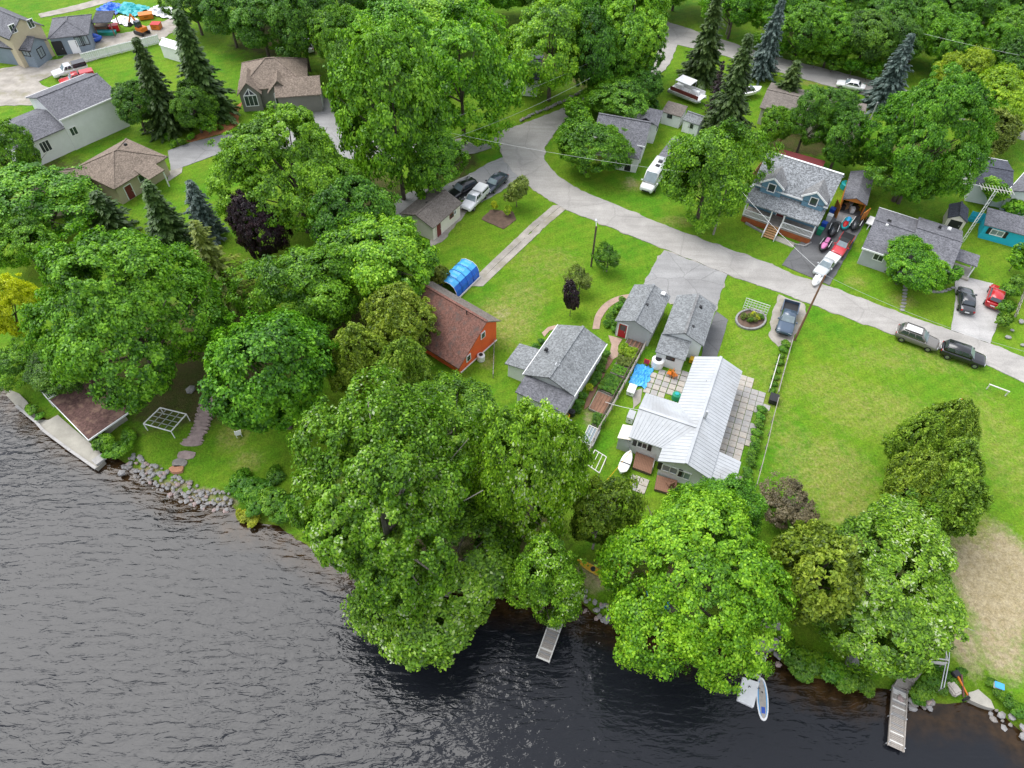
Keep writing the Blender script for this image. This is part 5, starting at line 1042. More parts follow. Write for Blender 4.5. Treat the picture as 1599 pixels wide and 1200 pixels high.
for x in (-.4, -1.5): MB().box((x, .1, 2.69), (.6, .6, .1)).build('roof_hatch', 'plastic_black', o, bevel=.02)
MB().box((-2.3, 0, 2.7), (.8, .7, .14)).build('roof_hatch', 'galvanised', o, bevel=.03)
car('parked_car', 'white sedan on the side road beside the wood', 'sedan', (1309, 128), (1349, 137), 'paint_white')
car('pickup_truck', 'white and black pickup in the gravel yard beside the red one', 'pickup', (94, 114), (124, 106), 'paint_white', cat='pickup', cap='paint_black')
car('pickup_truck', 'dark red pickup in the gravel yard', 'pickup', (104, 128), (138, 120), 'paint_red', cat='pickup', cap=True)
car('parked_car', 'white van glimpsed through the tall trees by the driveway', 'suv', (478, 62), (482, 78), 'paint_white')

def pod(name, label, cat, pix, rz, L, W, Ht, hullm, topm, seatm, z=.05, bars=True, group=None):
    """small watercraft or snow machine: tapered hull, raised cowl, saddle, handlebar"""
    c = G(*pix, .4); o = thing(name, label, cat, (c.x, c.y, z), rz, group)
    def rg(x, w, zb, zt): return [(x, -w * .5, zb), (x, -w, zb + (zt - zb) * .5), (x, -w * .7, zt), (x, w * .7, zt), (x, w, zb + (zt - zb) * .5), (x, w * .5, zb)]
    MB().loft([rg(f * L, W / 2 * k, zb * Ht, zt * Ht) for f, k, zb, zt in ((-.5, .7, .2, .5), (-.4, .95, .05, .55), (.1, 1, .05, .6), (.35, .7, .1, .65), (.5, .2, .35, .6))]).build('hull', hullm, o, smooth=True)
    MB().loft([rg(f * L, W / 2 * k, zb * Ht, zt * Ht) for f, k, zb, zt in ((0.0, .45, .5, .85), (.15, .6, .5, 1.0), (.32, .45, .5, .8), (.42, .2, .5, .66))]).build('cowl', topm, o, smooth=True)
    MB().box((-.2 * L, 0, .68 * Ht), (.42 * L, W * .36, .28 * Ht)).build('seat', seatm, o, bevel=.05)
    if bars: MB().tube([(.08 * L, -.38, 1.08 * Ht), (.12 * L, 0, 1.02 * Ht), (.08 * L, .38, 1.08 * Ht)], .03, 6).build('handlebar', 'plastic_black', o)
    for sy in (-1, 1): MB().beam((-.35 * L, sy * W * .42, .58 * Ht), (.2 * L, sy * W * .44, .66 * Ht), .06, .05).build('side_trim', 'plastic_white', o)
    return o
dv = ang(G(1325, 367), G(1306, 397))
pod('snowmobile', 'pink-topped machine with black skirts beside the red pickup', 'snowmobile', (1288, 383), dv, 3.0, 1.3, 1.0, 'plastic_black', 'plastic_pink', 'plastic_pink')
pod('watercraft', 'black and white watercraft on the driveway nearest the blue house', 'watercraft', (1301, 360), dv + .1, 3.1, 1.25, 1.1, 'plastic_black', 'paint_charcoal', 'plastic_black')
pod('watercraft', 'black and white watercraft in front of the right orange door', 'watercraft', (1337, 350), dv, 3.3, 1.25, 1.1, 'plastic_black', 'paint_charcoal', 'plastic_black')
pod('watercraft', 'teal and red watercraft between the black ones and the shed', 'watercraft', (1321, 350), dv, 2.9, 1.2, 1.0, 'plastic_teal', 'plastic_red', 'tarp_light')
pod('watercraft', 'white covered watercraft sticking out onto the road by the silver pickup', 'watercraft', (1276, 437), dv, 2.6, 1.0, .8, 'plastic_white', 'plastic_white', 'plastic_white', bars=False)
def bin_(pix, m, label):
    c = G(*pix, .5); o = thing('wheeled_bin', label, 'bin', (c.x, c.y, .045), dv); MB().box((0, 0, .5), (.6, .6, .95), 0, 1.12).build('body', m, o, bevel=.04); MB().box((.03, 0, 1.02), (.74, .72, .09)).build('lid', m, o, bevel=.02)
    for sy in (-1, 1): MB().tube([(-.3, sy * .28 - .04, .1), (-.3, sy * .28 + .04, .1)], .11, 10).build('wheel', 'tyre', o)
bin_((1280, 362), 'plastic_green', 'green wheeled bin at the corner of the blue house porch'); bin_((1286, 353), 'plastic_blue', 'blue recycling bin behind the green wheeled bin'); bin_((1299, 331), 'plastic_blue', 'blue bin beside the blue house wall by the shed'); bin_((1295, 341), 'plastic_white', 'white bin between the two blue bins')
c = G(1362, 345, .5); o = thing('trailer', 'small white trailer with black wheels beside the bungalow wall', 'trailer', (c.x, c.y, .02), dv)
MB().box((.2, 0, .55), (1.9, 1.1, .12)).build('bed', 'plastic_white', o); MB().beam((1.1, 0, .5), (2.3, 0, .45), .1).build('drawbar', 'galvanised', o)
for sy in (-1, 1):
    w_ = MB().tube([(0, sy * .68 - .1, .36), (0, sy * .68 + .1, .36)], .36, 14).build('wheel', 'tyre', o); MB().tube([(0, sy * .78, .36), (0, sy * .8, .36)], .2, 12).build('rim', 'rim', w_)
# pontoon boat, speedboat
c = G(1073, 146, 1.0); o = thing('pontoon_boat', 'pontoon boat with white canopy stored behind the white sheds', 'boat', (c.x, c.y, 0), ang(G(1057, 141), G(1092, 155)))
for sy in (-1, 1): MB().tube([(-3.0, sy * .9, .75), (2.4, sy * .9, .75), (3.1, sy * .9, .95)], [.32, .32, .08], 10).build('pontoon', 'galvanised', o, smooth=True)
MB().box((0, 0, 1.12), (5.8, 2.4, .1)).build('deck', 'plastic_white', o)
for sy in (-1, 1): MB().box((0, sy * 1.15, 1.5), (5.2, .06, .6)).build('side_panel', 'maroon' if sy < 0 else 'plastic_white', o)
MB().box((-.6, 0, 3.0), (2.8, 2.3, .1)).build('canopy', 'plastic_white', o, bevel=.04)
for x in (-1.9, .7):
    for sy in (-1, 1): MB().tube([(x, sy * 1.1, 1.2), (x, sy * 1.05, 3.0)], .04, 6).build('canopy_post', 'galvanised', o)
for x in (-1.8, 1.2): MB().box((x, .5, 1.45), (1.3, .7, .5)).build('seat', 'plastic_white', o, bevel=.05)
def hull(name, label, cat, pix, rz, L, W, z, m, inm, extra=None, th=.5):
    c = G(*pix, z + .3); o = thing(name, label, cat, (c.x, c.y, z), rz); rings, inner = [], []
    for f in np.linspace(-.5, .5, 9):
        k = max(.06, 1 - (2 * abs(f)) ** (2.2 if cat != 'boat' or f > 0 else 6)); w = W / 2 * k ** .75; up = .12 * (2 * abs(f)) ** 3
        rings.append([(f * L, -w, th + up), (f * L, -w * .85, th * .45 + up), (f * L, 0, up), (f * L, w * .85, th * .45 + up), (f * L, w, th + up), (f * L, w * .8, th + up + .03), (f * L, -w * .8, th + up + .03)])
    MB().loft(rings).build('hull', m, o, smooth=False)
    return o
o = hull('speedboat', 'white speedboat with open cockpit stored by the tan-roofed house', 'boat', (1167, 146), .4, 5.0, 2.0, .3, 'plastic_white', None, th=.9)
MB().box((-.6, 0, .98), (2.0, 1.3, .12)).build('cockpit', 'plastic_black', o); MB().box((.7, 0, 1.15), (.08, 1.3, .4)).build('windshield', 'glass_pale', o)
o = hull('rowing_boat', 'white upturned boat with black strap beside the slatted deck', 'boat', (977, 722), ang(G(971, 738), G(984, 708)), 2.9, 1.05, .25, 'plastic_white', None, th=.4)
MB().box((-.2, 0, .42), (.12, .98, .06)).build('strap', 'plastic_black', o); MB().box((0, 0, -.1), (2.0, .5, .5)).build('cradle', 'wood_grey', o)
for px, rz, lab in (((926, 889), 2.6, 'yellow kayak lying on the bank beside the stone edging'), ((961, 884), -.6, 'yellow kayak under the branches right of the other bank kayak'), ((1022, 918), 1.9, 'yellow kayak beside the blue tarp under the bright maple')):
    o = hull('kayak', lab, 'kayak', px, rz, 3.2, .72, -.05, 'kayak_gold', None, th=.3); MB().tube([(0, 0, .3), (0, 0, .36)], .24, 12).build('cockpit', 'plastic_black', o)
# paddle board and floating raft
c = G(1190, 1092, WATER_Z); o = thing('paddle_board', 'white paddle board with blue and teal edges floating beside the raft', 'paddle board', (c.x, c.y, WATER_Z + .02), ang(G(1191, 1117), G(1188, 1067)))
def board_poly(L, W, sx=1): return [(math.cos(a) * L / 2, math.copysign(abs(math.sin(a)) ** .8, math.sin(a)) * W / 2) for a in np.linspace(0, 2 * math.pi, 28, endpoint=False)]
MB().prism(board_poly(3.4, .95), 0, .09).build('hull', 'plastic_white', o); MB().prism(board_poly(3.0, .74), .06, .1).build('rail_stripe', 'tarp_light', o); MB().prism(board_poly(3.05, .58), .06, .106).build('deck_pad', 'paver_cream', o); MB().box((-.9, 0, .11), (.5, .3, .02)).build('grip_pad', 'plastic_blue', o); MB().box((.5, 0, .115), (.14, .1, .03)).build('handle', 'plastic_black', o)
q = [G(1160, 1057, -.5), G(1151, 1093, -.5), G(1177, 1105, -.5), G(1186, 1066, -.5)]; c = sum(q, Vector()) / 4
o = thing('swim_raft', 'white square swimming raft moored at the end of the short gangway', 'raft', (c.x, c.y, WATER_Z)); MB().prism([(p.x - c.x, p.y - c.y) for p in q], -.1, .32).build('deck', 'plastic_white', o, bevel=.04)
MB().prism([((p.x - c.x) * .97, (p.y - c.y) * .97) for p in q], -.2, -.12).build('float', 'plastic_pink', o)
for dx, dy in ((.15, .3), (.9, .2)): MB().tube([(dx - .1, dy, .34), (dx, dy + .12, .37), (dx + .1, dy, .34)], .03, 6).build('cleat', 'plastic_black', o)

# ------------------------------------------------------------------ docks and landing
def plank_dock(name, label, corners, z, m, n, frame='wood_grey', legs=True, gap=.92, rails=True):
    """corners: near-left, near-right, far-right, far-left as surveyed at deck height"""
    A_, B_, C_, D_ = (G(*p, z) for p in corners); o = thing(name, label, 'dock', (A_.x, A_.y, 0)); b0 = Vector((A_.x, A_.y, 0))
    w = ((B_ - A_).length + (C_ - D_).length) / 2; L = ((D_ - A_).length + (C_ - B_).length) / 2; rz = ang(A_, B_)
    mes = [MB().box((0, 0, -.02), (w, L / n * gap, .045)).mesh('plank', x_) for x_ in (m, 'wood_grey', 'wood_white', 'stone_pale')]; m0, m1 = (A_ + B_) / 2, (C_ + D_) / 2
    for k in range(n):
        p = m0.lerp(m1, (k + .5) / n) - b0; put('plank', mes[rnd.choice((0, 0, 0, 1, 2, 3))], o, (p.x, p.y, p.z + rnd.uniform(-.006, .006)), rz + rnd.uniform(-.008, .008))
    for e0, e1 in ((A_, D_), (B_, C_)): MB().beam(e0 - b0 + Vector((0, 0, -.12 if not rails else -.02)), e1 - b0 + Vector((0, 0, -.12 if not rails else -.02)), .1, .18).build('stringer', frame, o)
    if legs:
        for e0, e1 in ((A_, D_), (B_, C_)):
            for t_ in (.05, .5, .95): q_ = e0.lerp(e1, t_) - b0; MB().tube([(q_.x, q_.y, -2.6), (q_.x, q_.y, z + .25)], .05, 6).build('leg', 'galvanised', o)
    return o
plank_dock('plank_dock', 'short grey slatted dock under the small green maple', [(838, 1027), (857, 1035), (887, 950), (868, 942)], -.35, 'wood_grey', 30, 'wood_white')
plank_dock('plank_dock', 'long pale plank dock below the wooden landing steps', [(1387, 1164), (1411, 1175), (1417, 1077), (1394, 1071)], -.35, 'wood_grey', 36, 'wood_grey', gap=.84)
o = plank_dock('gangway', 'short pale gangway leading to the white swimming raft', [(1165, 1054), (1185, 1062), (1197, 1024), (1175, 1015)], -.4, 'wood_white', 15, 'wood_white')
lp = [[(1396, 1071), (1404, 1055), (1428, 1066), (1424, 1078)], [(1403, 1056), (1410, 1045), (1436, 1057), (1428, 1067)], [(1409, 1046), (1424, 1036), (1440, 1050), (1436, 1057)]]
o = thing('landing_steps', 'wide weathered wooden landing steps at the shore end of the long plank dock', 'steps', G(1415, 1060))
for k, q in enumerate(lp):
    pts = [G(*p, -.28 + .14 * k) - G(1415, 1060) for p in q]; MB().prism([(p.x, p.y) for p in pts], -1.0, -.28 + .14 * k).build('step', 'wood_grey', o)
c = G(1455, 1015, .8); o = thing('garden_swing', 'grey framed swing seat with canopy frame beside the wire fence', 'swing', (c.x, c.y, 0), R(-6))
for x in (-.65, .65):
    for y in (-1.1, 1.1): MB().beam((x, y, -.1), (x * .9, y * .95, 1.7), .08).build('frame_post', 'wood_grey', o)
    MB().beam((x * .9, -1.15, 1.72), (x * .9, 1.15, 1.72), .08).build('frame_rail', 'wood_white', o)
for y in (-1.08, 1.08): MB().beam((-.65, y, 1.74), (.65, y, 1.74), .08, .1).build('frame_rail', 'wood_white', o)
MB().box((0, .2, .5), (1.1, 1.5, .1)).build('seat', 'wood_dark', o); MB().box((0, .9, .9), (1.1, .08, .7)).build('backrest', 'wood_dark', o); MB().box((0, -1.2, 1.2), (1.3, .06, .5)).build('end_panel', 'wood_white', o)
# concrete landing in front of the boathouse
dk = [(9, 617), (16, 609), (30, 615), (42, 627), (60, 656), (76, 656), (90, 648), (136, 688), (154, 703), (163, 720), (150, 732), (110, 704), (67, 672), (57, 660), (25, 634)]
q = [G(*p, -.3) for p in dk]; o = MB().prism([(p.x, p.y) for p in q], -2.4, -.3).build('concrete_landing', 'concrete'); tag(o, 'worn concrete landing along the water in front of the boathouse', 'landing')
for k, (a_, b_) in enumerate((((25, 634), (57, 660)), ((57, 660), (67, 672)), ((67, 672), (110, 704)), ((110, 704), (150, 732)))):
    p_, q_ = G(*a_, -.25), G(*b_, -.25); MB().beam(p_ + (q_ - p_) * .005, q_ - (q_ - p_) * .005, .28, .12).build('kerb_beam', 'concrete_drive', o)
c = G(155, 718, -.2); tag(MB().box((c.x, c.y, -.18), (.9, 1.1, .24), R(-38)).build('concrete_block', 'concrete_drive', bevel=.03), 'square concrete block at the tip of the landing', 'block')
for k, (pp, z, lab) in enumerate(((((224, 662), (250, 637), (291, 647), (267, 674)), 1.1, 'white boat lift frame standing on the bank lawn'), (((56, 601), (69, 592), (86, 617), (75, 624)), 1.0, 'white boat lift frame beside the upper corner of the boathouse'))):
    P4 = [G(*p, z) for p in pp]; b0 = Vector((P4[0].x, P4[0].y, 0)); o = thing('boat_lift', lab, 'boat lift', b0)
    for a_, b_ in zip(P4, P4[1:] + P4[:1]): MB().beam(a_ - b0, b_ - b0, .09).build('side_bar', 'plastic_white', o)
    for t_ in (.25, .5, .75):
        MB().beam(P4[0].lerp(P4[1], t_) - b0, P4[3].lerp(P4[2], t_) - b0, .06).build('cross_bar', 'galvanised', o); MB().beam(P4[0].lerp(P4[3], t_) - b0, P4[1].lerp(P4[2], t_) - b0, .06).build('cross_bar', 'galvanised', o)
    for p in P4: MB().tube([(p.x - b0.x, p.y - b0.y, -.3), (p.x - b0.x, p.y - b0.y, z)], .05, 6).build('leg', 'plastic_white', o)

# stone steps, stepping stones, garden wall
def irregular(r_, n, sx, sy, q): return [(math.cos(a) * sx * q.uniform(.82, 1.12), math.sin(a) * sy * q.uniform(.82, 1.12)) for a in np.linspace(0, 2 * math.pi, n, endpoint=False)]
pts = catmull([(333, 621), (322, 640), (317, 660), (308, 680), (297, 694)], 4); q = random.Random(4)
o = thing('stone_steps', 'flight of rough pinkish stone steps down to the shore lawn', 'steps', G(333, 621)); b0 = G(333, 621)
for k, p in enumerate(pts):
    c = G(*p) - b0; z = .5 - .028 * k; MB().prism([(c.x + x, c.y + y) for x, y in irregular(1, 9, .85 if k < 14 else 1.1, .24, q)], -.3, z).build('step', 'stone_pink', o)
for p, sx, sy, m_, lab in (((291, 711), .95, .55, 'stone_pink', 'flat grey-pink stepping stone below the stone steps'), ((280, 723), .85, .5, 'stone', 'flat tan stepping stone between the pink and the orange one'), ((275, 732), .8, .42, 'stone_orange', 'orange slab beside the riprap')):
    c = G(*p, 0); o = MB().prism([(c.x + x, c.y + y) for x, y in irregular(1, 10, sx, sy, q)], -.4, .03).build('stepping_stone', m_); tag(o, lab, 'stone')
o = thing('garden_wall', 'low curved dry-stone garden wall beside the stone steps', 'wall', G(345, 632)); b0 = G(345, 632)
cw = catmull([(343, 630), (346, 643), (352, 652), (362, 657), (372, 656), (381, 651)], 4)
for k, (a_, b_) in enumerate(zip(cw[:-1], cw[1:])):
    A_, B_ = G(*a_), G(*b_); c = (A_ + B_) / 2 - b0
    for lv in range(2): MB().box((c.x, c.y, .12 + lv * .26), ((B_ - A_).length * .97, .42 - lv * .04, .25), ang(A_, B_) + q.uniform(-.08, .08)).build('stone', 'stone_pale' if (k + lv) % 3 else 'stone', o, bevel=.03)
# riprap
def rock_mesh(seed, m):
    r = random.Random(seed); bm = bmesh.new(); bmesh.ops.create_icosphere(bm, subdivisions=1, radius=.5)
    for v_ in bm.verts: v_.co *= r.uniform(.75, 1.15); v_.co.z *= .7
    me = bpy.data.meshes.new('rock'); bm.to_mesh(me); bm.free(); me.materials.append(MATS[m]); return me
ROCKS = [rock_mesh(i, ['stone_pale', 'stone', 'stone_pale', 'stone_pink', 'stone_pale'][i % 5]) for i in range(8)]
def riprap(path, n, spread, sz, label, group):
    P_ = [G(*p, -.6) for p in path]; seg = [(b - a).length for a, b in zip(P_[:-1], P_[1:])]; T_ = sum(seg)
    for k in range(n):
        d = rnd.uniform(0, T_); i = 0
        while d > seg[i] and i < len(seg) - 1: d -= seg[i]; i += 1
        a, b = P_[i], P_[i + 1]; u = (b - a).normalized(); s_ = rnd.uniform(-spread, spread); c = a + u * d + Vector((-u.y, u.x, 0)) * s_
        o = put('shore_rock', ROCKS[rnd.randrange(8)], None, (c.x, c.y, -.62 + (s_ / spread) * .28 + rnd.uniform(-.05, .1)), rnd.uniform(0, 6.28)); k_ = sz * rnd.uniform(.6, 1.5); o.scale = (k_, k_ * rnd.uniform(.7, 1.1), k_ * .9); tag(o, label, 'rock', group)
riprap([(195, 718), (222, 735), (262, 756), (300, 773), (335, 782), (362, 786)], 222, 1.0, .43, 'pale grey rock in the riprap below the shore lawn', 'riprap below the shore lawn')
riprap([(895, 918), (912, 940), (932, 955), (955, 964)], 38, .7, .46, 'pale rock of the bank beside the slatted dock', 'bank rocks beside the slatted dock')
riprap([(1212, 985), (1214, 1005), (1208, 1025), (1218, 1038)], 18, .9, .55, 'pale rock beside the gangway', 'rocks beside the gangway')
riprap([(1405, 1098), (1432, 1102), (1455, 1104)], 10, .3, .6, 'grey rock at the water line beside the long plank dock', 'rocks beside the long plank dock')
riprap([(1540, 1098), (1565, 1122), (1598, 1150)], 12, .5, .55, 'grey rock at the water line in the right corner', 'rocks in the right corner')
for p, s_, lab in (((190, 738), .9, 'single flat rock standing in the shallows off the riprap'), ((1286, 1010), 1.2, 'pinkish boulder under the pale willow'), ((1294, 1038), 1.0, 'pale boulder beside the shore plants under the willow'), ((1330, 1035), 1.6, 'broad grey boulder beneath the willow branches'), ((300, 612), 1.3, 'pale boulder at the edge of the great maple shade')):
    c = G(*p, -.3); o = put('boulder', ROCKS[rnd.randrange(8)], None, (c.x, c.y, -.35 if p[1] > 700 else .1), rnd.uniform(0, 6)); o.scale = (s_, s_ * .8, s_ * .8); tag(o, lab, 'rock')
for p, n_, lab in (((1220, 975), 2.6, 'stone walkway slab above the gangway'), ((1200, 1005), 1.1, 'flat paving slab at the head of the gangway'), ((893, 915), .9, 'triangular concrete slab above the slatted dock')):
    c = G(*p, -.2); tag(MB().prism([(c.x + x, c.y + y) for x, y in irregular(1, 8, n_, .55, q)], -.9, -.12).build('paving_slab', 'paver_grey'), lab, 'slab')
# dry-stone edging along the upper road
k = 0
for a_, b_ in (((812, 190), (835, 178)), ((836, 178), (862, 168)), ((862, 167), (890, 155)), ((890, 154), (912, 142))):
    for j in range(7):
        c = G(*a_).lerp(G(*b_), (j + rnd.uniform(.2, .8)) / 7); o = put('edging_rock', ROCKS[rnd.randrange(8)], None, (c.x, c.y, .15), rnd.uniform(0, 6)); s_ = rnd.uniform(.6, 1.1); o.scale = (s_, s_ * .7, s_ * .7); tag(o, 'rock of the stone edging along the road under the bright maple', 'rock', 'stone edging along the upper road')

# ------------------------------------------------------------------ gardens
def pavers(name, label, poly, size, mats, z=.05, gap=.05, rz=None, jit=.02):
    P_ = [G(*p) for p in poly]; o = thing(name, label, 'patio', P_[0]); b0 = P_[0]; rz = ang(P_[0], P_[1]) if rz is None else rz; ux = Vector((math.cos(rz), math.sin(rz), 0)); uy = Vector((-ux.y, ux.x, 0))
    L2 = [((p - b0).dot(ux), (p - b0).dot(uy)) for p in P_]
    def inside(x, y):
        c = False
        for (x1, y1), (x2, y2) in zip(L2, L2[1:] + L2[:1]):
            if (y1 > y) != (y2 > y) and x < (x2 - x1) * (y - y1) / (y2 - y1) + x1: c = not c
        return c
    mes = [MB().box((0, 0, 0), (size - gap, size - gap, .1)).mesh('slab', m_) for m_ in mats]
    x0, x1, y0, y1 = min(p[0] for p in L2), max(p[0] for p in L2), min(p[1] for p in L2), max(p[1] for p in L2); n = 0
    for i in range(int((x1 - x0) / size) + 1):
        for j in range(int((y1 - y0) / size) + 1):
            x, y = x0 + (i + .5) * size, y0 + (j + .5) * size
            if inside(x, y): p = ux * x + uy * y; put('slab', mes[rnd.randrange(len(mes))], o, (p.x, p.y, z - .05 + rnd.uniform(-jit, jit)), rz + rnd.uniform(-.02, .02)); n += 1
    return o
hrz = math.atan2(hw.ux.y, hw.ux.x)
pavers('terrace', 'long paved terrace along the right side of the white metal-roofed house', [(1158, 585), (1172, 593), (1170, 603), (1199, 612), (1198, 638), (1180, 647), (1175, 680), (1161, 716), (1152, 766), (1134, 768), (1118, 720), (1140, 640)], .78, ['paver_cream', 'paver_grey', 'paver_grey', 'paver_cream'], rz=hrz)
pavers('patio', 'paved yard between the white garage annex and the metal-roofed house', [(1008, 614), (1014, 585), (1030, 576), (1076, 582), (1066, 624)], .8, ['paver_cream', 'paver_cream', 'paver_grey'], rz=hrz, gap=.09)
pavers('front_patio', 'pale paved square in front of the slatted deck', [(988, 738), (1020, 748), (1012, 772), (982, 764)], .9, ['paver_cream', 'stone_pale'], rz=hrz)
def bed(name, label, corners, fill, frame='wood_grey', z=.28, plants=None, rows=0):
    P_ = [G(*p) for p in corners]; b0 = P_[0]; o = thing(name, label, 'garden bed', b0)
    MB().prism([(p.x - b0.x, p.y - b0.y) for p in P_], -.1, z - .06).build('soil', fill, o)
    for a_, b_ in zip(P_, P_[1:] + P_[:1]): MB().beam(a_ - b0 + Vector((0, 0, z / 2)), b_ - b0 + Vector((0, 0, z / 2)), .07, z).build('side_board', frame, o)
    if rows:
        for k in range(1, rows): MB().beam(P_[0].lerp(P_[1], k / rows) - b0 + Vector((0, 0, z - .03)), P_[3].lerp(P_[2], k / rows) - b0 + Vector((0, 0, z - .03)), .16, .06).build('furrow_board', 'wood_brown', o)
    if plants:
        kind, lm, nx, ny, sz = plants; me = PROTO[kind][0]
        for i in range(nx):
            for j in range(ny):
                p = P_[0].lerp(P_[1], (i + .5) / nx).lerp(P_[3].lerp(P_[2], (i + .5) / nx), (j + .5) / ny) - b0; c = put('vegetable', me, o, (p.x + rnd.uniform(-.05, .05), p.y + rnd.uniform(-.05, .05), z + sz * .25), rnd.uniform(0, 6), (sz / 1.5 * rnd.uniform(.85, 1.15), sz / 1.5, sz / 1.5 * .8)); set_leaf(c, lm)
bed('raised_bed', 'raised bed of dense green potato plants', [(934, 610), (960, 621), (973, 598), (949, 588)], 'soil', plants=('bush', 'leaf_weed', 5, 4, .42))
bed('raised_bed', 'bare soil bed with pale boards below the potato bed', [(919, 640), (943, 651), (958, 624), (933, 613)], 'mulch', rows=5)
bed('raised_bed', 'narrow bed of fine green seedlings above the potato bed', [(953, 584), (978, 593), (984, 580), (960, 571)], 'soil', plants=('weed', 'leaf_maple', 9, 3, .2))
bed('raised_bed', 'bed of blue-green cabbages and yellow flowers', [(961, 570), (984, 579), (990, 567), (967, 560)], 'soil', plants=('bush', 'leaf_larch', 4, 2, .42))
bed('raised_bed', 'bed of pale potted plants below the grey garage wall', [(965, 556), (989, 566), (997, 552), (973, 541)], 'soil', plants=('bush', 'leaf_lime', 4, 2, .5))
bed('raised_bed', 'empty slatted bed against the grey garage wall', [(975, 540), (1000, 549), (1006, 539), (982, 528)], 'soil', rows=4)
bed('raised_bed', 'small leafy bed above the white cold frame', [(924, 664), (938, 670), (942, 656), (930, 651)], 'soil', plants=('bush', 'leaf_weed', 2, 2, .55))
P_ = [G(*p, .5) for p in ((908, 690), (925, 697), (937, 672), (920, 664))]; b0 = Vector((P_[0].x, P_[0].y, 0)); o = thing('cold_frame', 'white wooden cold frame with slatted glass top', 'cold frame', b0)
for a_, b_ in zip(P_, P_[1:] + P_[:1]): MB().beam(a_ - b0, b_ - b0, .08).build('top_bar', 'wood_white', o); MB().beam(a_ - b0 - Vector((0, 0, .27)), b_ - b0 - Vector((0, 0, .27)), .05, .42).build('side_board', 'wood_grey', o)
for t_ in (.25, .5, .75): MB().beam(P_[0].lerp(P_[1], t_) - b0, P_[3].lerp(P_[2], t_) - b0, .05).build('glazing_bar', 'wood_white', o)
MB().slab([tuple(p - b0 - Vector((0, 0, .05))) for p in P_], .02).build('pane', 'glass_pale', o)
P_ = [G(*p, 1.3) for p in ((917, 726), (936, 739), (947, 714), (929, 703))]; b0 = Vector((P_[0].x, P_[0].y, 0)); o = thing('trellis_frame', 'open white timber trellis frame over grass near the lake', 'trellis', b0)
for a_, b_ in zip(P_, P_[1:] + P_[:1]): MB().beam(a_ - b0, b_ - b0, .08).build('top_bar', 'wood_white', o)
for t_ in (.33, .66): MB().beam(P_[0].lerp(P_[1], t_) - b0, P_[3].lerp(P_[2], t_) - b0, .06).build('cross_bar', 'wood_white', o)
for p in P_: MB().box((p.x - b0.x, p.y - b0.y, .6), (.08, .08, 1.4)).build('post', 'wood_grey', o)
fence('fence', 'weathered double-rail fence between the vegetable beds and the white house', [(1006, 545), (982, 590), (955, 640), (934, 676), (918, 712)], 1.2, 'wood_grey', step=1.8, rails=(.35, .75, 1.1), pw=.12)
fence('fence', 'second weathered rail fence close behind the vegetable beds', [(1001, 546), (977, 588), (951, 636), (938, 660)], .9, 'wood_dark', step=1.8, rails=(.3, .6, .85))
fence('fence', 'thin rail fence along the hedge beside the terrace', [(1212, 630), (1204, 660), (1195, 700), (1186, 735), (1178, 764)], 1.0, 'wood_grey', step=2.0, rails=(.9,), pw=.08)
fence('fence', 'left rail of the narrow planting strip below the gravel spot', [(1215, 560), (1208, 585), (1200, 612)], .7, 'wood_white', step=1.5, rails=(.3, .6), pw=.07)
fence('fence', 'right rail of the narrow planting strip below the gravel spot', [(1236, 534), (1226, 570), (1213, 618)], .8, 'wood_grey', step=1.5, rails=(.35, .7), pw=.07)
fence('fence', 'tall tan board fence running behind the left side of the blue house', [(1139, 328), (1165, 296), (1190, 262), (1216, 232)], 1.9, 'wood_tan', 'wood_tan', solid=True, step=2.4, rails=(.4, 1.5), board=.2)
fence('fence', 'white board fence along the lawn in front of the gravel yard', [(131, 98), (170, 88), (210, 78), (250, 68)], 1.6, 'plastic_white', 'white_trim', solid=True, step=2.4, rails=(.3, 1.4), board=.3)
fence('fence', 'thin wire fence beside the swing and the dry bank', [(1476, 960), (1474, 1000), (1472, 1040), (1464, 1080)], 1.1, 'galvanised', step=2.0, rails=(.5, 1.05), pw=.05)
fence('fence', 'low wooden fence at the right edge beside the red hatchback', [(1599, 452), (1590, 475), (1580, 502)], 1.3, 'wood_grey', step=1.4, rails=(.4, 1.1))
fence('fence', 'lattice stone-topped fence along the lawn behind the cottage extension', [(772, 532), (771, 560), (770, 590)], .7, 'wood_grey', step=.8, rails=(.55,))
fence('deck_rail', 'slatted deck railing in front of the wing of the metal-roofed house', [(986, 703), (1022, 716), (1017, 738)], 1.0, 'wood_grey', step=.9, rails=(.2, .5, .95), cat='railing')
def decking(name, label, corners, z, m, n):
    A_, B_, C_, D_ = (G(*p, z) for p in corners); o = thing(name, label, 'deck', (A_.x, A_.y, 0)); b0 = Vector((A_.x, A_.y, 0)); me = MB().box((0, 0, 0), ((D_ - A_).length, (B_ - A_).length / n * .9, .05)).mesh('plank', m)
    for k in range(n):
        p = (A_.lerp(B_, (k + .5) / n) + D_.lerp(C_, (k + .5) / n)) / 2 - b0; put('plank', me, o, (p.x, p.y, z), ang(A_, D_))
    MB().prism([(p.x - b0.x, p.y - b0.y) for p in (A_, B_, C_, D_)], -.1, z - .04).build('frame', 'wood_dark', o); return o
decking('deck', 'small brown slatted deck under the wing window of the metal-roofed house', [(988, 730), (1016, 740), (1022, 717), (993, 706)], .35, 'wood_brown', 12)
decking('deck', 'reddish plank deck at the front window of the metal-roofed house', [(1022, 764), (1056, 774), (1056, 750), (1026, 742)], .3, 'wood_brown', 11)
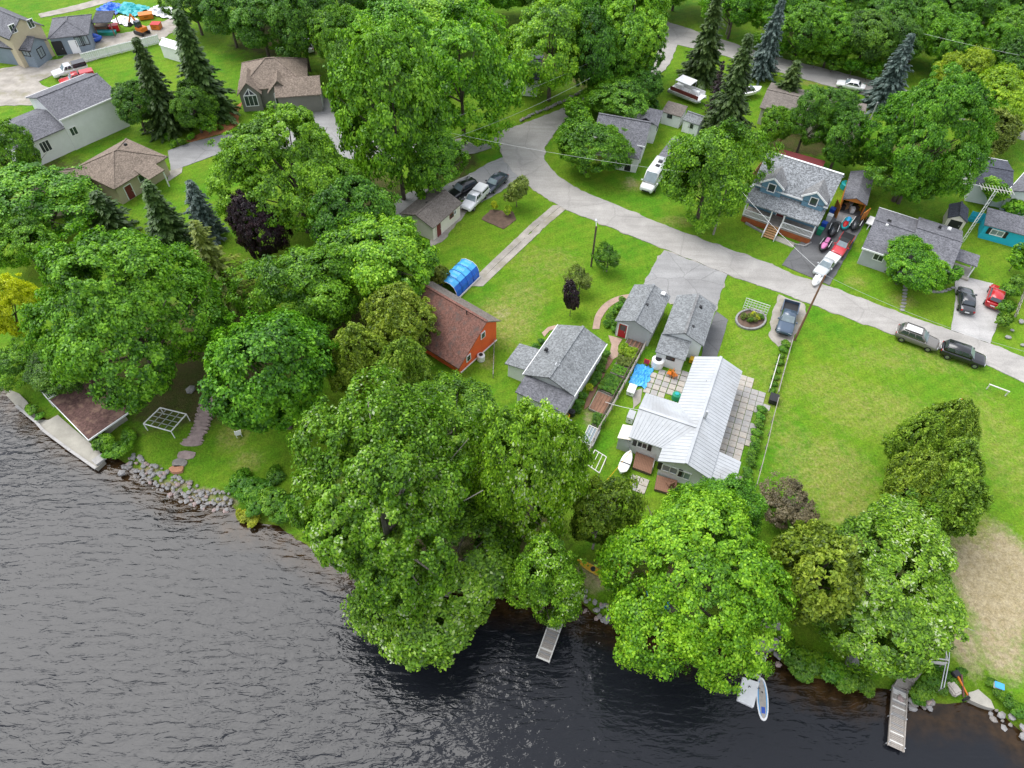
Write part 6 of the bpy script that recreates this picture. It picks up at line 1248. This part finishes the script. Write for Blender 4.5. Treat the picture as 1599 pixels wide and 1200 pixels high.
# blue tarp shelter
a_, b_ = G(731, 428), G(700, 458); c = (a_ + b_) / 2; o = thing('tarp_shelter', 'hooped shelter covered with a bright blue tarp next to the orange barn', 'shelter', (c.x, c.y, 0), ang(a_, b_)); L2 = (b_ - a_).length + .6
def hoop(x, k=1.0, s0=0, s1=7, off=0): return [(x, math.copysign(abs(math.cos(t_)) ** .7, math.cos(t_)) * 1.55 * k, (math.sin(t_)) ** .8 * 2.0 * k + off) for t_ in np.linspace(0, math.pi, 8)[s0:s1 + 1]]
def skin(nm, m_, s0, s1, off):
    rg = []
    for i, x in enumerate(np.linspace(-L2 / 2, L2 / 2, 13)):
        k = 1.0 - (.035 if i % 2 else 0); r_ = hoop(x, k, s0, s1); rg.append(r_ + [(p[0], p[1] * .97, p[2] * .97) for p in reversed(r_)])
    MB().loft(rg).build(nm, m_, o)
skin('tarp', 'tarp_blue', 0, 2, 0); skin('tarp', 'tarp_light', 2, 5, 0); skin('tarp', 'tarp_blue', 5, 7, 0)
for x in np.linspace(-L2 / 2, L2 / 2, 5): MB().tube([tuple(Vector(p) * 1.0 + Vector((0, 0, .03))) for p in hoop(x, 1.01)], .03, 5).build('hoop', 'plastic_white' if abs(x) > L2 / 2 - .1 else 'plastic_blue', o)
for sy in (-1, 1): MB().beam((-L2 / 2, sy * 1.65, .12), (L2 / 2, sy * 1.65, .12), .12, .2).build('base_rail', 'wood_white', o)
# crumpled blue tarp on the patio, tank, chairs, cooler and other yard things
def crumple(name, label, cat, pix, sx, sy, m_, seed, hgt=.25):
    r = random.Random(seed); c = G(*pix); n = 15; vs_, fs_ = [], []
    for i in range(n):
        for j in range(n):
            u, v_ = i / (n - 1) - .5, j / (n - 1) - .5; e = 1 - max(abs(u), abs(v_)) * 1.6; vs_.append((u * sx * r.uniform(.85, 1.1), v_ * sy * r.uniform(.85, 1.1), .05 + max(0, e) * hgt * r.uniform(.3, 1.2)))
    for i in range(n - 1):
        for j in range(n - 1): a0 = i * n + j; fs_.append((a0, a0 + n, a0 + n + 1, a0 + 1))
    o = MB().add(vs_, fs_).build(name, m_); o.location = (c.x, c.y, 0); o.rotation_euler = (0, 0, hrz); return tag(o, label, cat)
crumple('tarp', 'crumpled blue tarp lying in the yard of the metal-roofed house', 'tarp', (1001, 588), 2.0, 3.3, 'tarp_light', 3, .5); crumple('tarp', 'pale blue tarp on the bank under the bright maple', 'tarp', (1028, 938), 2.2, 1.3, 'tarp_light', 5)
def tank(pix, r_, h_, m_, label, name='tank', cat='tank', lidm='plastic_black'):
    c = G(*pix, h_ / 2); o = thing(name, label, cat, (c.x, c.y, 0)); MB().tube([(0, 0, 0), (0, 0, h_ * .9), (0, 0, h_)], [r_, r_, r_ * .8], 20).build('body', m_, o); MB().tube([(0, 0, h_ + .002), (0, 0, h_ + .08)], r_ * .5, 16).build('lid', lidm, o); return o
tank((1027, 566), .7, 1.1, 'plastic_white', 'white round water tank with dark lid beside the garage annex'); tank((751, 558), .45, .8, 'plastic_white', 'round white heat pump beside the orange barn gable', 'heat_pump', 'heat pump'); tank((1056, 619), .45, .8, 'plastic_green', 'round green barbecue at the metal-roofed house wall', 'barbecue', 'barbecue', 'plastic_teal')
tank((893, 645), .35, .7, 'plastic_black', 'black rain barrel at the white side of the grey-roofed cottage', 'rain_barrel', 'barrel'); tank((886, 651), .25, .6, 'plastic_yellow', 'yellow barrel next to the black rain barrel', 'barrel', 'barrel'); tank((1499, 628), .25, .7, 'plastic_white', 'white bucket with red lid behind the lawn cedars', 'bucket', 'bucket', 'plastic_red'); tank((1182, 260) if False else (1172, 295), .35, 1.3, 'plastic_white', 'white propane tank beside the porch of the blue house', 'propane_tank', 'tank', 'galvanised')
tank((1322, 290), .8, .8, 'plastic_teal', 'round teal tub between the blue house and the orange shed', 'tub', 'tub', 'plastic_green')
def crate(pix, s, m_, label, name='cooler', cat='cooler', lid='plastic_white', rz=None):
    c = G(*pix, s[2] / 2); o = thing(name, label, cat, (c.x, c.y, .03), hrz if rz is None else rz); MB().box((0, 0, s[2] / 2), s).build('body', m_, o, bevel=.03); MB().box((0, 0, s[2] + .03), (s[0] * 1.05, s[1] * 1.05, .06)).build('lid', lid, o, bevel=.015)
    for sy in (-1, 1): MB().box((0, sy * (s[1] / 2 + .03), s[2] * .6), (s[0] * .3, .05, .06)).build('handle', 'plastic_black', o)
crate((986, 610), (.8, 1.2, .6), 'plastic_white', 'white chest cooler at the edge of the blue tarp'); crate((985, 652), (.7, 1.1, .9), 'plastic_white', 'white air conditioner box against the wing wall', 'air_conditioner', 'air conditioner', 'grey_wall'); crate((884, 662), (.9, .9, .5), 'grey_wall', 'grey storage box by the cottage corner', 'storage_box', 'box', 'grey_wall')
crate((1208, 624), (.9, 1.1, .6), 'plastic_black', 'black garden cart in the fence line by the terrace', 'garden_cart', 'cart', 'plastic_black'); crate((1081, 563), (.6, .6, .5), 'plastic_yellow', 'yellow box at the corner of the white garage', 'storage_box', 'box', 'kayak_gold')
crate((1067, 930), (.6, .6, .8), 'plastic_red', 'red chair back showing through the bright maple', 'beach_chair', 'chair', 'plastic_red'); crate((1559, 1072), (.7, .5, .25), 'plastic_white', 'pale blue-white crate on the dry bank at the lower right', 'crate', 'crate', 'tarp_light')
def chair(pix, m_, label, rz, group=None):
    c = G(*pix, .4); o = thing('garden_chair', label, 'chair', (c.x, c.y, .03), rz, group); MB().box((0, 0, .4), (.55, .55, .06)).build('seat', m_, o); MB().box((-.27, 0, .75), (.06, .55, .7)).build('backrest', m_, o)
    for x in (-.24, .24):
        for y in (-.24, .24): MB().box((x, y, .2), (.05, .05, .4)).build('leg', m_, o)
    for y in (-.29, .29): MB().box((0, y, .6), (.5, .06, .05)).build('armrest', m_, o)
chair((1010, 566), 'plastic_red', 'reddish garden chair at the top of the blue tarp', 1.2); chair((1046, 583), 'plastic_orange', 'orange chair on the paved yard nearer the annex', 2.6); chair((1053, 586), 'plastic_orange', 'orange chair on the paved yard nearer the house', .4)
chair((372, 677), 'plastic_white', 'white chair on the lawn below the curved stone wall', 2.0); chair((995, 179), 'plastic_white', 'white garden chair behind the white cottage, left one', 1.0); chair((1001, 180), 'plastic_white', 'white garden chair behind the white cottage, right one', 1.4); chair((1046, 757), 'wood_brown', 'wooden chair on the reddish plank deck', 2.0)
# lattice trellis and round stone-edged bed
o = thing('lattice', 'white lattice panel behind the stone-edged flower bed', 'trellis', G(1180, 488)); b0 = G(1180, 488); A_, B_ = G(1160, 482) - b0, G(1196, 494) - b0
for k in range(9): p = A_.lerp(B_, k / 8); MB().box((p.x, p.y, .85), (.05, .05, 1.8)).build('slat', 'plastic_white', o)
for k in range(5): MB().beam(A_ + Vector((0, 0, .2 + k * .38)), B_ + Vector((0, 0, .2 + k * .38)), .04).build('rail', 'plastic_white', o)
o = thing('flower_bed', 'oval flower bed edged with pale stones on the lawn by the gravel spot', 'flower bed', G(1172, 499)); b0 = G(1172, 499); n = 26
ell = [G(1172 + 23 * math.cos(t_), 500 + 15 * math.sin(t_)) - b0 for t_ in np.linspace(0, 2 * math.pi, n, endpoint=False)]
MB().prism([(p.x, p.y) for p in ell], -.1, .06).build('soil', 'soil', o)
for k, p in enumerate(ell): d = ell[(k + 1) % n] - p; MB().box((p.x + d.x / 2, p.y + d.y / 2, .1), (d.length * .95, .22, .24), math.atan2(d.y, d.x)).build('edging_stone', 'stone_pale', o)
for k in range(11): t_ = rnd.uniform(0, 6.28); e_ = rnd.uniform(.1, .75); p = G(1172 + 23 * e_ * math.cos(t_), 500 + 15 * e_ * math.sin(t_)) - b0; c = put('plant', PROTO['bush'][0], o, (p.x, p.y, .3), t_, (.28, .28, .3)); set_leaf(c, ['leaf_larch', 'leaf_gold', 'leaf_olive', 'leaf_weed'][k % 4])
# stepping stones on the bungalow lawn, lawn goalpost, stones at the right edge
for k in range(8): c = G(1414 - k * .6 - (1 if k > 5 else 0), 448 + k * 5.2); tag(MB().prism([(c.x + x, c.y + y) for x, y in irregular(1, 8, .34, .22, q)], -.1, .05).build('stepping_stone', 'stone_pale'), 'pale stepping stone across the bungalow lawn to the road', 'stone', 'stepping stones on the bungalow lawn')
for k in range(9): c = G(1440 + k * 6, 450 + 6.5 * math.sin(math.pi * k / 8)); tag(MB().prism([(c.x + x, c.y + y) for x, y in irregular(1, 8, .32, .2, q)], -.1, .08).build('edging_stone', 'stone_pale'), 'pale stone edging the curved bungalow border', 'stone', 'stones edging the bungalow border')
for p, s_ in (((1574, 528), .9), ((1580, 517), .6), ((1596, 540), .7), ((1594, 503), 1.0)): c = G(*p); o = put('lawn_rock', ROCKS[0], None, (c.x, c.y, .12), p[0]); o.scale = (s_, s_ * .7, s_ * .5); tag(o, 'pale rock on the lawn at the right edge below the red hatchback', 'rock', 'pale rocks on the right edge lawn')
a_, b_ = G(1539, 607), G(1571, 619); c = (a_ + b_) / 2; o = thing('lawn_bench', 'low white bar on two legs standing on the open lawn by the road', 'frame', (c.x, c.y, 0), ang(a_, b_)); L2 = (b_ - a_).length; MB().box((0, 0, .75), (L2, .14, .08)).build('top_bar', 'wood_white', o)
for x in (-L2 / 2 + .1, L2 / 2 - .1): MB().box((x, 0, .35), (.1, .12, .74)).build('leg', 'wood_white', o)
# yard clutter at the top left
c = G(220, 46, .8); o = thing('excavator', 'orange mini excavator in the cluttered yard', 'excavator', (c.x, c.y, .02), R(150))
for sy in (-1, 1): MB().box((0, sy * .75, .3), (2.4, .4, .6)).build('track', 'plastic_black', o, bevel=.1)
MB().box((-.2, 0, .95), (1.7, 1.4, .7)).build('body', 'plastic_orange', o, bevel=.08); MB().box((.1, .2, 1.75), (1.0, .9, 1.0)).build('cab', 'glass', o, bevel=.05); MB().beam((.6, -.3, 1.2), (2.0, -.3, 2.8), .22, .3).build('boom', 'plastic_orange', o); MB().beam((2.0, -.3, 2.8), (3.2, -.3, 1.2), .18, .22).build('arm', 'plastic_orange', o); MB().box((3.2, -.3, .8), (.6, .7, .6), 0, .7).build('bucket', 'plastic_black', o)
crate((244, 41), (1.6, 1.4, .9), 'plastic_orange', 'orange skip tub beside the excavator', 'skip', 'skip', 'plastic_red', 0); crate((228, 25), (2.4, 1.6, .8), 'plastic_orange', 'orange stacked machine parts behind the excavator', 'machine', 'machine', 'plastic_orange', .4)
crumple('tarp', 'blue tarp heap in the cluttered yard', 'tarp', (176, 14), 5, 4, 'tarp_blue', 7, .8); crumple('tarp', 'teal tarp heap in the cluttered yard', 'tarp', (204, 16), 6, 4.5, 'plastic_teal', 8, .9); crumple('tarp', 'silver tarp heap beside the excavator', 'tarp', (196, 34), 4.5, 3, 'plastic_white', 9, .8); crumple('tarp', 'grey tarp heap at the far end of the yard', 'tarp', (256, 20), 6, 4, 'galvanised', 10, 1.0)
pod('quad_bike', 'blue machine parked at the end of the hipped grey building', 'machine', (145, 63), .4, 3.2, 1.6, 1.4, 'plastic_blue', 'plastic_blue', 'plastic_black')
crate((160, 45), (2.2, 1.4, 1.1), 'wood_brown', 'brown crate under the yard shelter', 'crate', 'crate', 'wood_dark', .1); crate((178, 44), (1.6, 1.2, 1.0), 'plastic_red', 'red crate beside the yard shelter', 'crate', 'crate', 'plastic_red', .5); crate((163, 52), (4.0, 1.0, .6), 'plastic_green', 'long green trough in front of the yard shelter', 'trough', 'trough', 'plastic_teal', .05)
h = House('canopy_tent', 'white canopy tent at the end of the white fence', 'tent', (248, 70), (275, 78), (256, 60), 2.2, 'x'); h.gable('x', .7, 'plastic_white', 'plastic_white', .1)
# concrete ramp clutter at the right corner
c = G(1500, 1075, .2); o = thing('boat_winch', 'rusty winch frame with a tyre and pale cover on the lower right bank', 'winch', (c.x, c.y, -.45), .4)
MB().box((-.45, .2, .5), (.9, 1.2, .5), 0, .85).build('cover', 'paver_cream', o, bevel=.12); MB().beam((.1, -.6, .1), (.7, .8, .9), .12).build('frame', 'rust_red', o); MB().beam((.5, -.6, .1), (.3, .8, .9), .12).build('frame', 'plastic_orange', o); MB().tube([(.0, -.9, .35), (.0, -.7, .35)], .35, 14).build('tyre', 'tyre', o); MB().box((.4, 1.0, .7), (.6, .5, .5)).build('motor', 'plastic_black', o, bevel=.05)
sheet('boat_ramp', 'concrete', [(1515, 1080), (1530, 1075), (1550, 1092), (1556, 1106), (1535, 1100), (1517, 1092)], -.25, .1, z0=-1.2)

# ------------------------------------------------------------------ poles and wires
def pole(pix, ty, label, arm=True, r_=.14, m_='wood_grey', top=None):
    b = G(*pix); h_ = height_at(b, ty) if top is None else top; o = thing('utility_pole', label, 'pole', b); MB().tube([(0, 0, -.5), (0, 0, h_)], [r_, r_ * .7], 10).build('post', m_, o)
    if arm: MB().box((0, 0, h_ - .4), (2.0, .1, .12), R(-20)).build('cross_arm', 'wood_grey', o); MB().tube([(.25, -.1, h_ - 1.5), (.25, -.1, h_ - .7)], .18, 10).build('transformer', 'galvanised', o)
    return Vector((b.x, b.y, h_))
T1 = pole((1241, 531), 430, 'leaning brown utility pole at the gravel spot with the blue-grey pickup', arm=False, m_='wood_brown')
b = G(923, 416); hh = height_at(b, 354); o = thing('lamp_pole', 'slim wooden lamp pole on the lawn', 'lamp pole', b); MB().tube([(0, 0, -.4), (0, 0, hh)], .12, 8).build('post', 'wood_dark', o); MB().beam((0, 0, hh - .1), (.0, .9, hh + .15), .06).build('arm', 'galvanised', o); MB().box((0, 1.0, hh + .14), (.25, .5, .14)).build('lamp_head', 'galvanised', o, bevel=.03)
T3 = pole((1114, 366), 277, 'wooden utility pole beside the big round maple', arm=True); T4 = pole((1134, 54), -10, 'double wooden pole beyond the side road', arm=False); T5 = pole((1351, 205), 160, 'pale metal pole beside the massive tree', arm=False, m_='galvanised')
def wire(a, b, label, sag=.6, r_=.014, m_='galvanised'):
    a, b = Vector(a), Vector(b); pts = [a.lerp(b, k / 16) - Vector((0, 0, sag * 4 * (k / 16) * (1 - k / 16))) for k in range(17)]; tag(MB().tube(pts, r_, 5).build('power_line', m_), label, 'wire')
wire(G(688, 190, 8), G(945, 86, 8), 'upper power line from the tall maple across the road bend'); wire(G(690, 222, 7), G(922, 122, 7), 'lower power line across the road bend')
wire(G(690, 205, 8), T3, 'power line from the tall maple to the pole by the round maple'); wire(T3, T1, 'power line along the road between the two wooden poles', .5); wire(T1, G(1640, 560, 7), 'power line leaving the brown pole to the right', .8)
wire(T3, G(1165, 316, 3.4), 'service wire from the pole to the blue house porch', .3); wire(G(1260, 0, 8), G(1620, 92, 8), 'power line crossing in front of the wood'); wire(G(1005, 641, 3.2), G(945, 628, 2.4), 'short wire from the metal roof to the rail fence', .2, .02, 'plastic_white'); wire(G(985, 705, 1.5), G(935, 765, 1.2), 'pale rope from the deck rail to the olive tree', .1, .025, 'plastic_yellow')
# roof mast with aerial on the bungalow
p = G(1502, 378, 0); o = thing('lattice_mast', 'leaning white lattice mast with a comb aerial by the bungalow', 'aerial', (p.x, p.y, 0)); top = Vector((.3, .2, 8.0))
for dx, dy in ((-.15, -.1), (.15, -.1), (0, .16)): MB().tube([(dx, dy, 0), tuple(top + Vector((dx, dy, 0)))], .03, 5).build('mast_leg', 'plastic_white', o)
for k in range(14): c = top * ((k + .5) / 14); MB().beam(c + Vector((-.15, -.1, 0)), c + Vector((.15, -.1, .25)), .03).build('brace', 'plastic_white', o)
MB().beam(top + Vector((-1.8, .5, .1)), top + Vector((1.8, -.5, .1)), .06).build('aerial_boom', 'wood_white', o)
for k in range(11): c = top + Vector((-1.8 + k * .36, .5 - k * .1, .15)); MB().beam(c + Vector((-.1, -.7, 0)), c + Vector((.1, .7, 0)), .035).build('aerial_rod', 'wood_white', o)
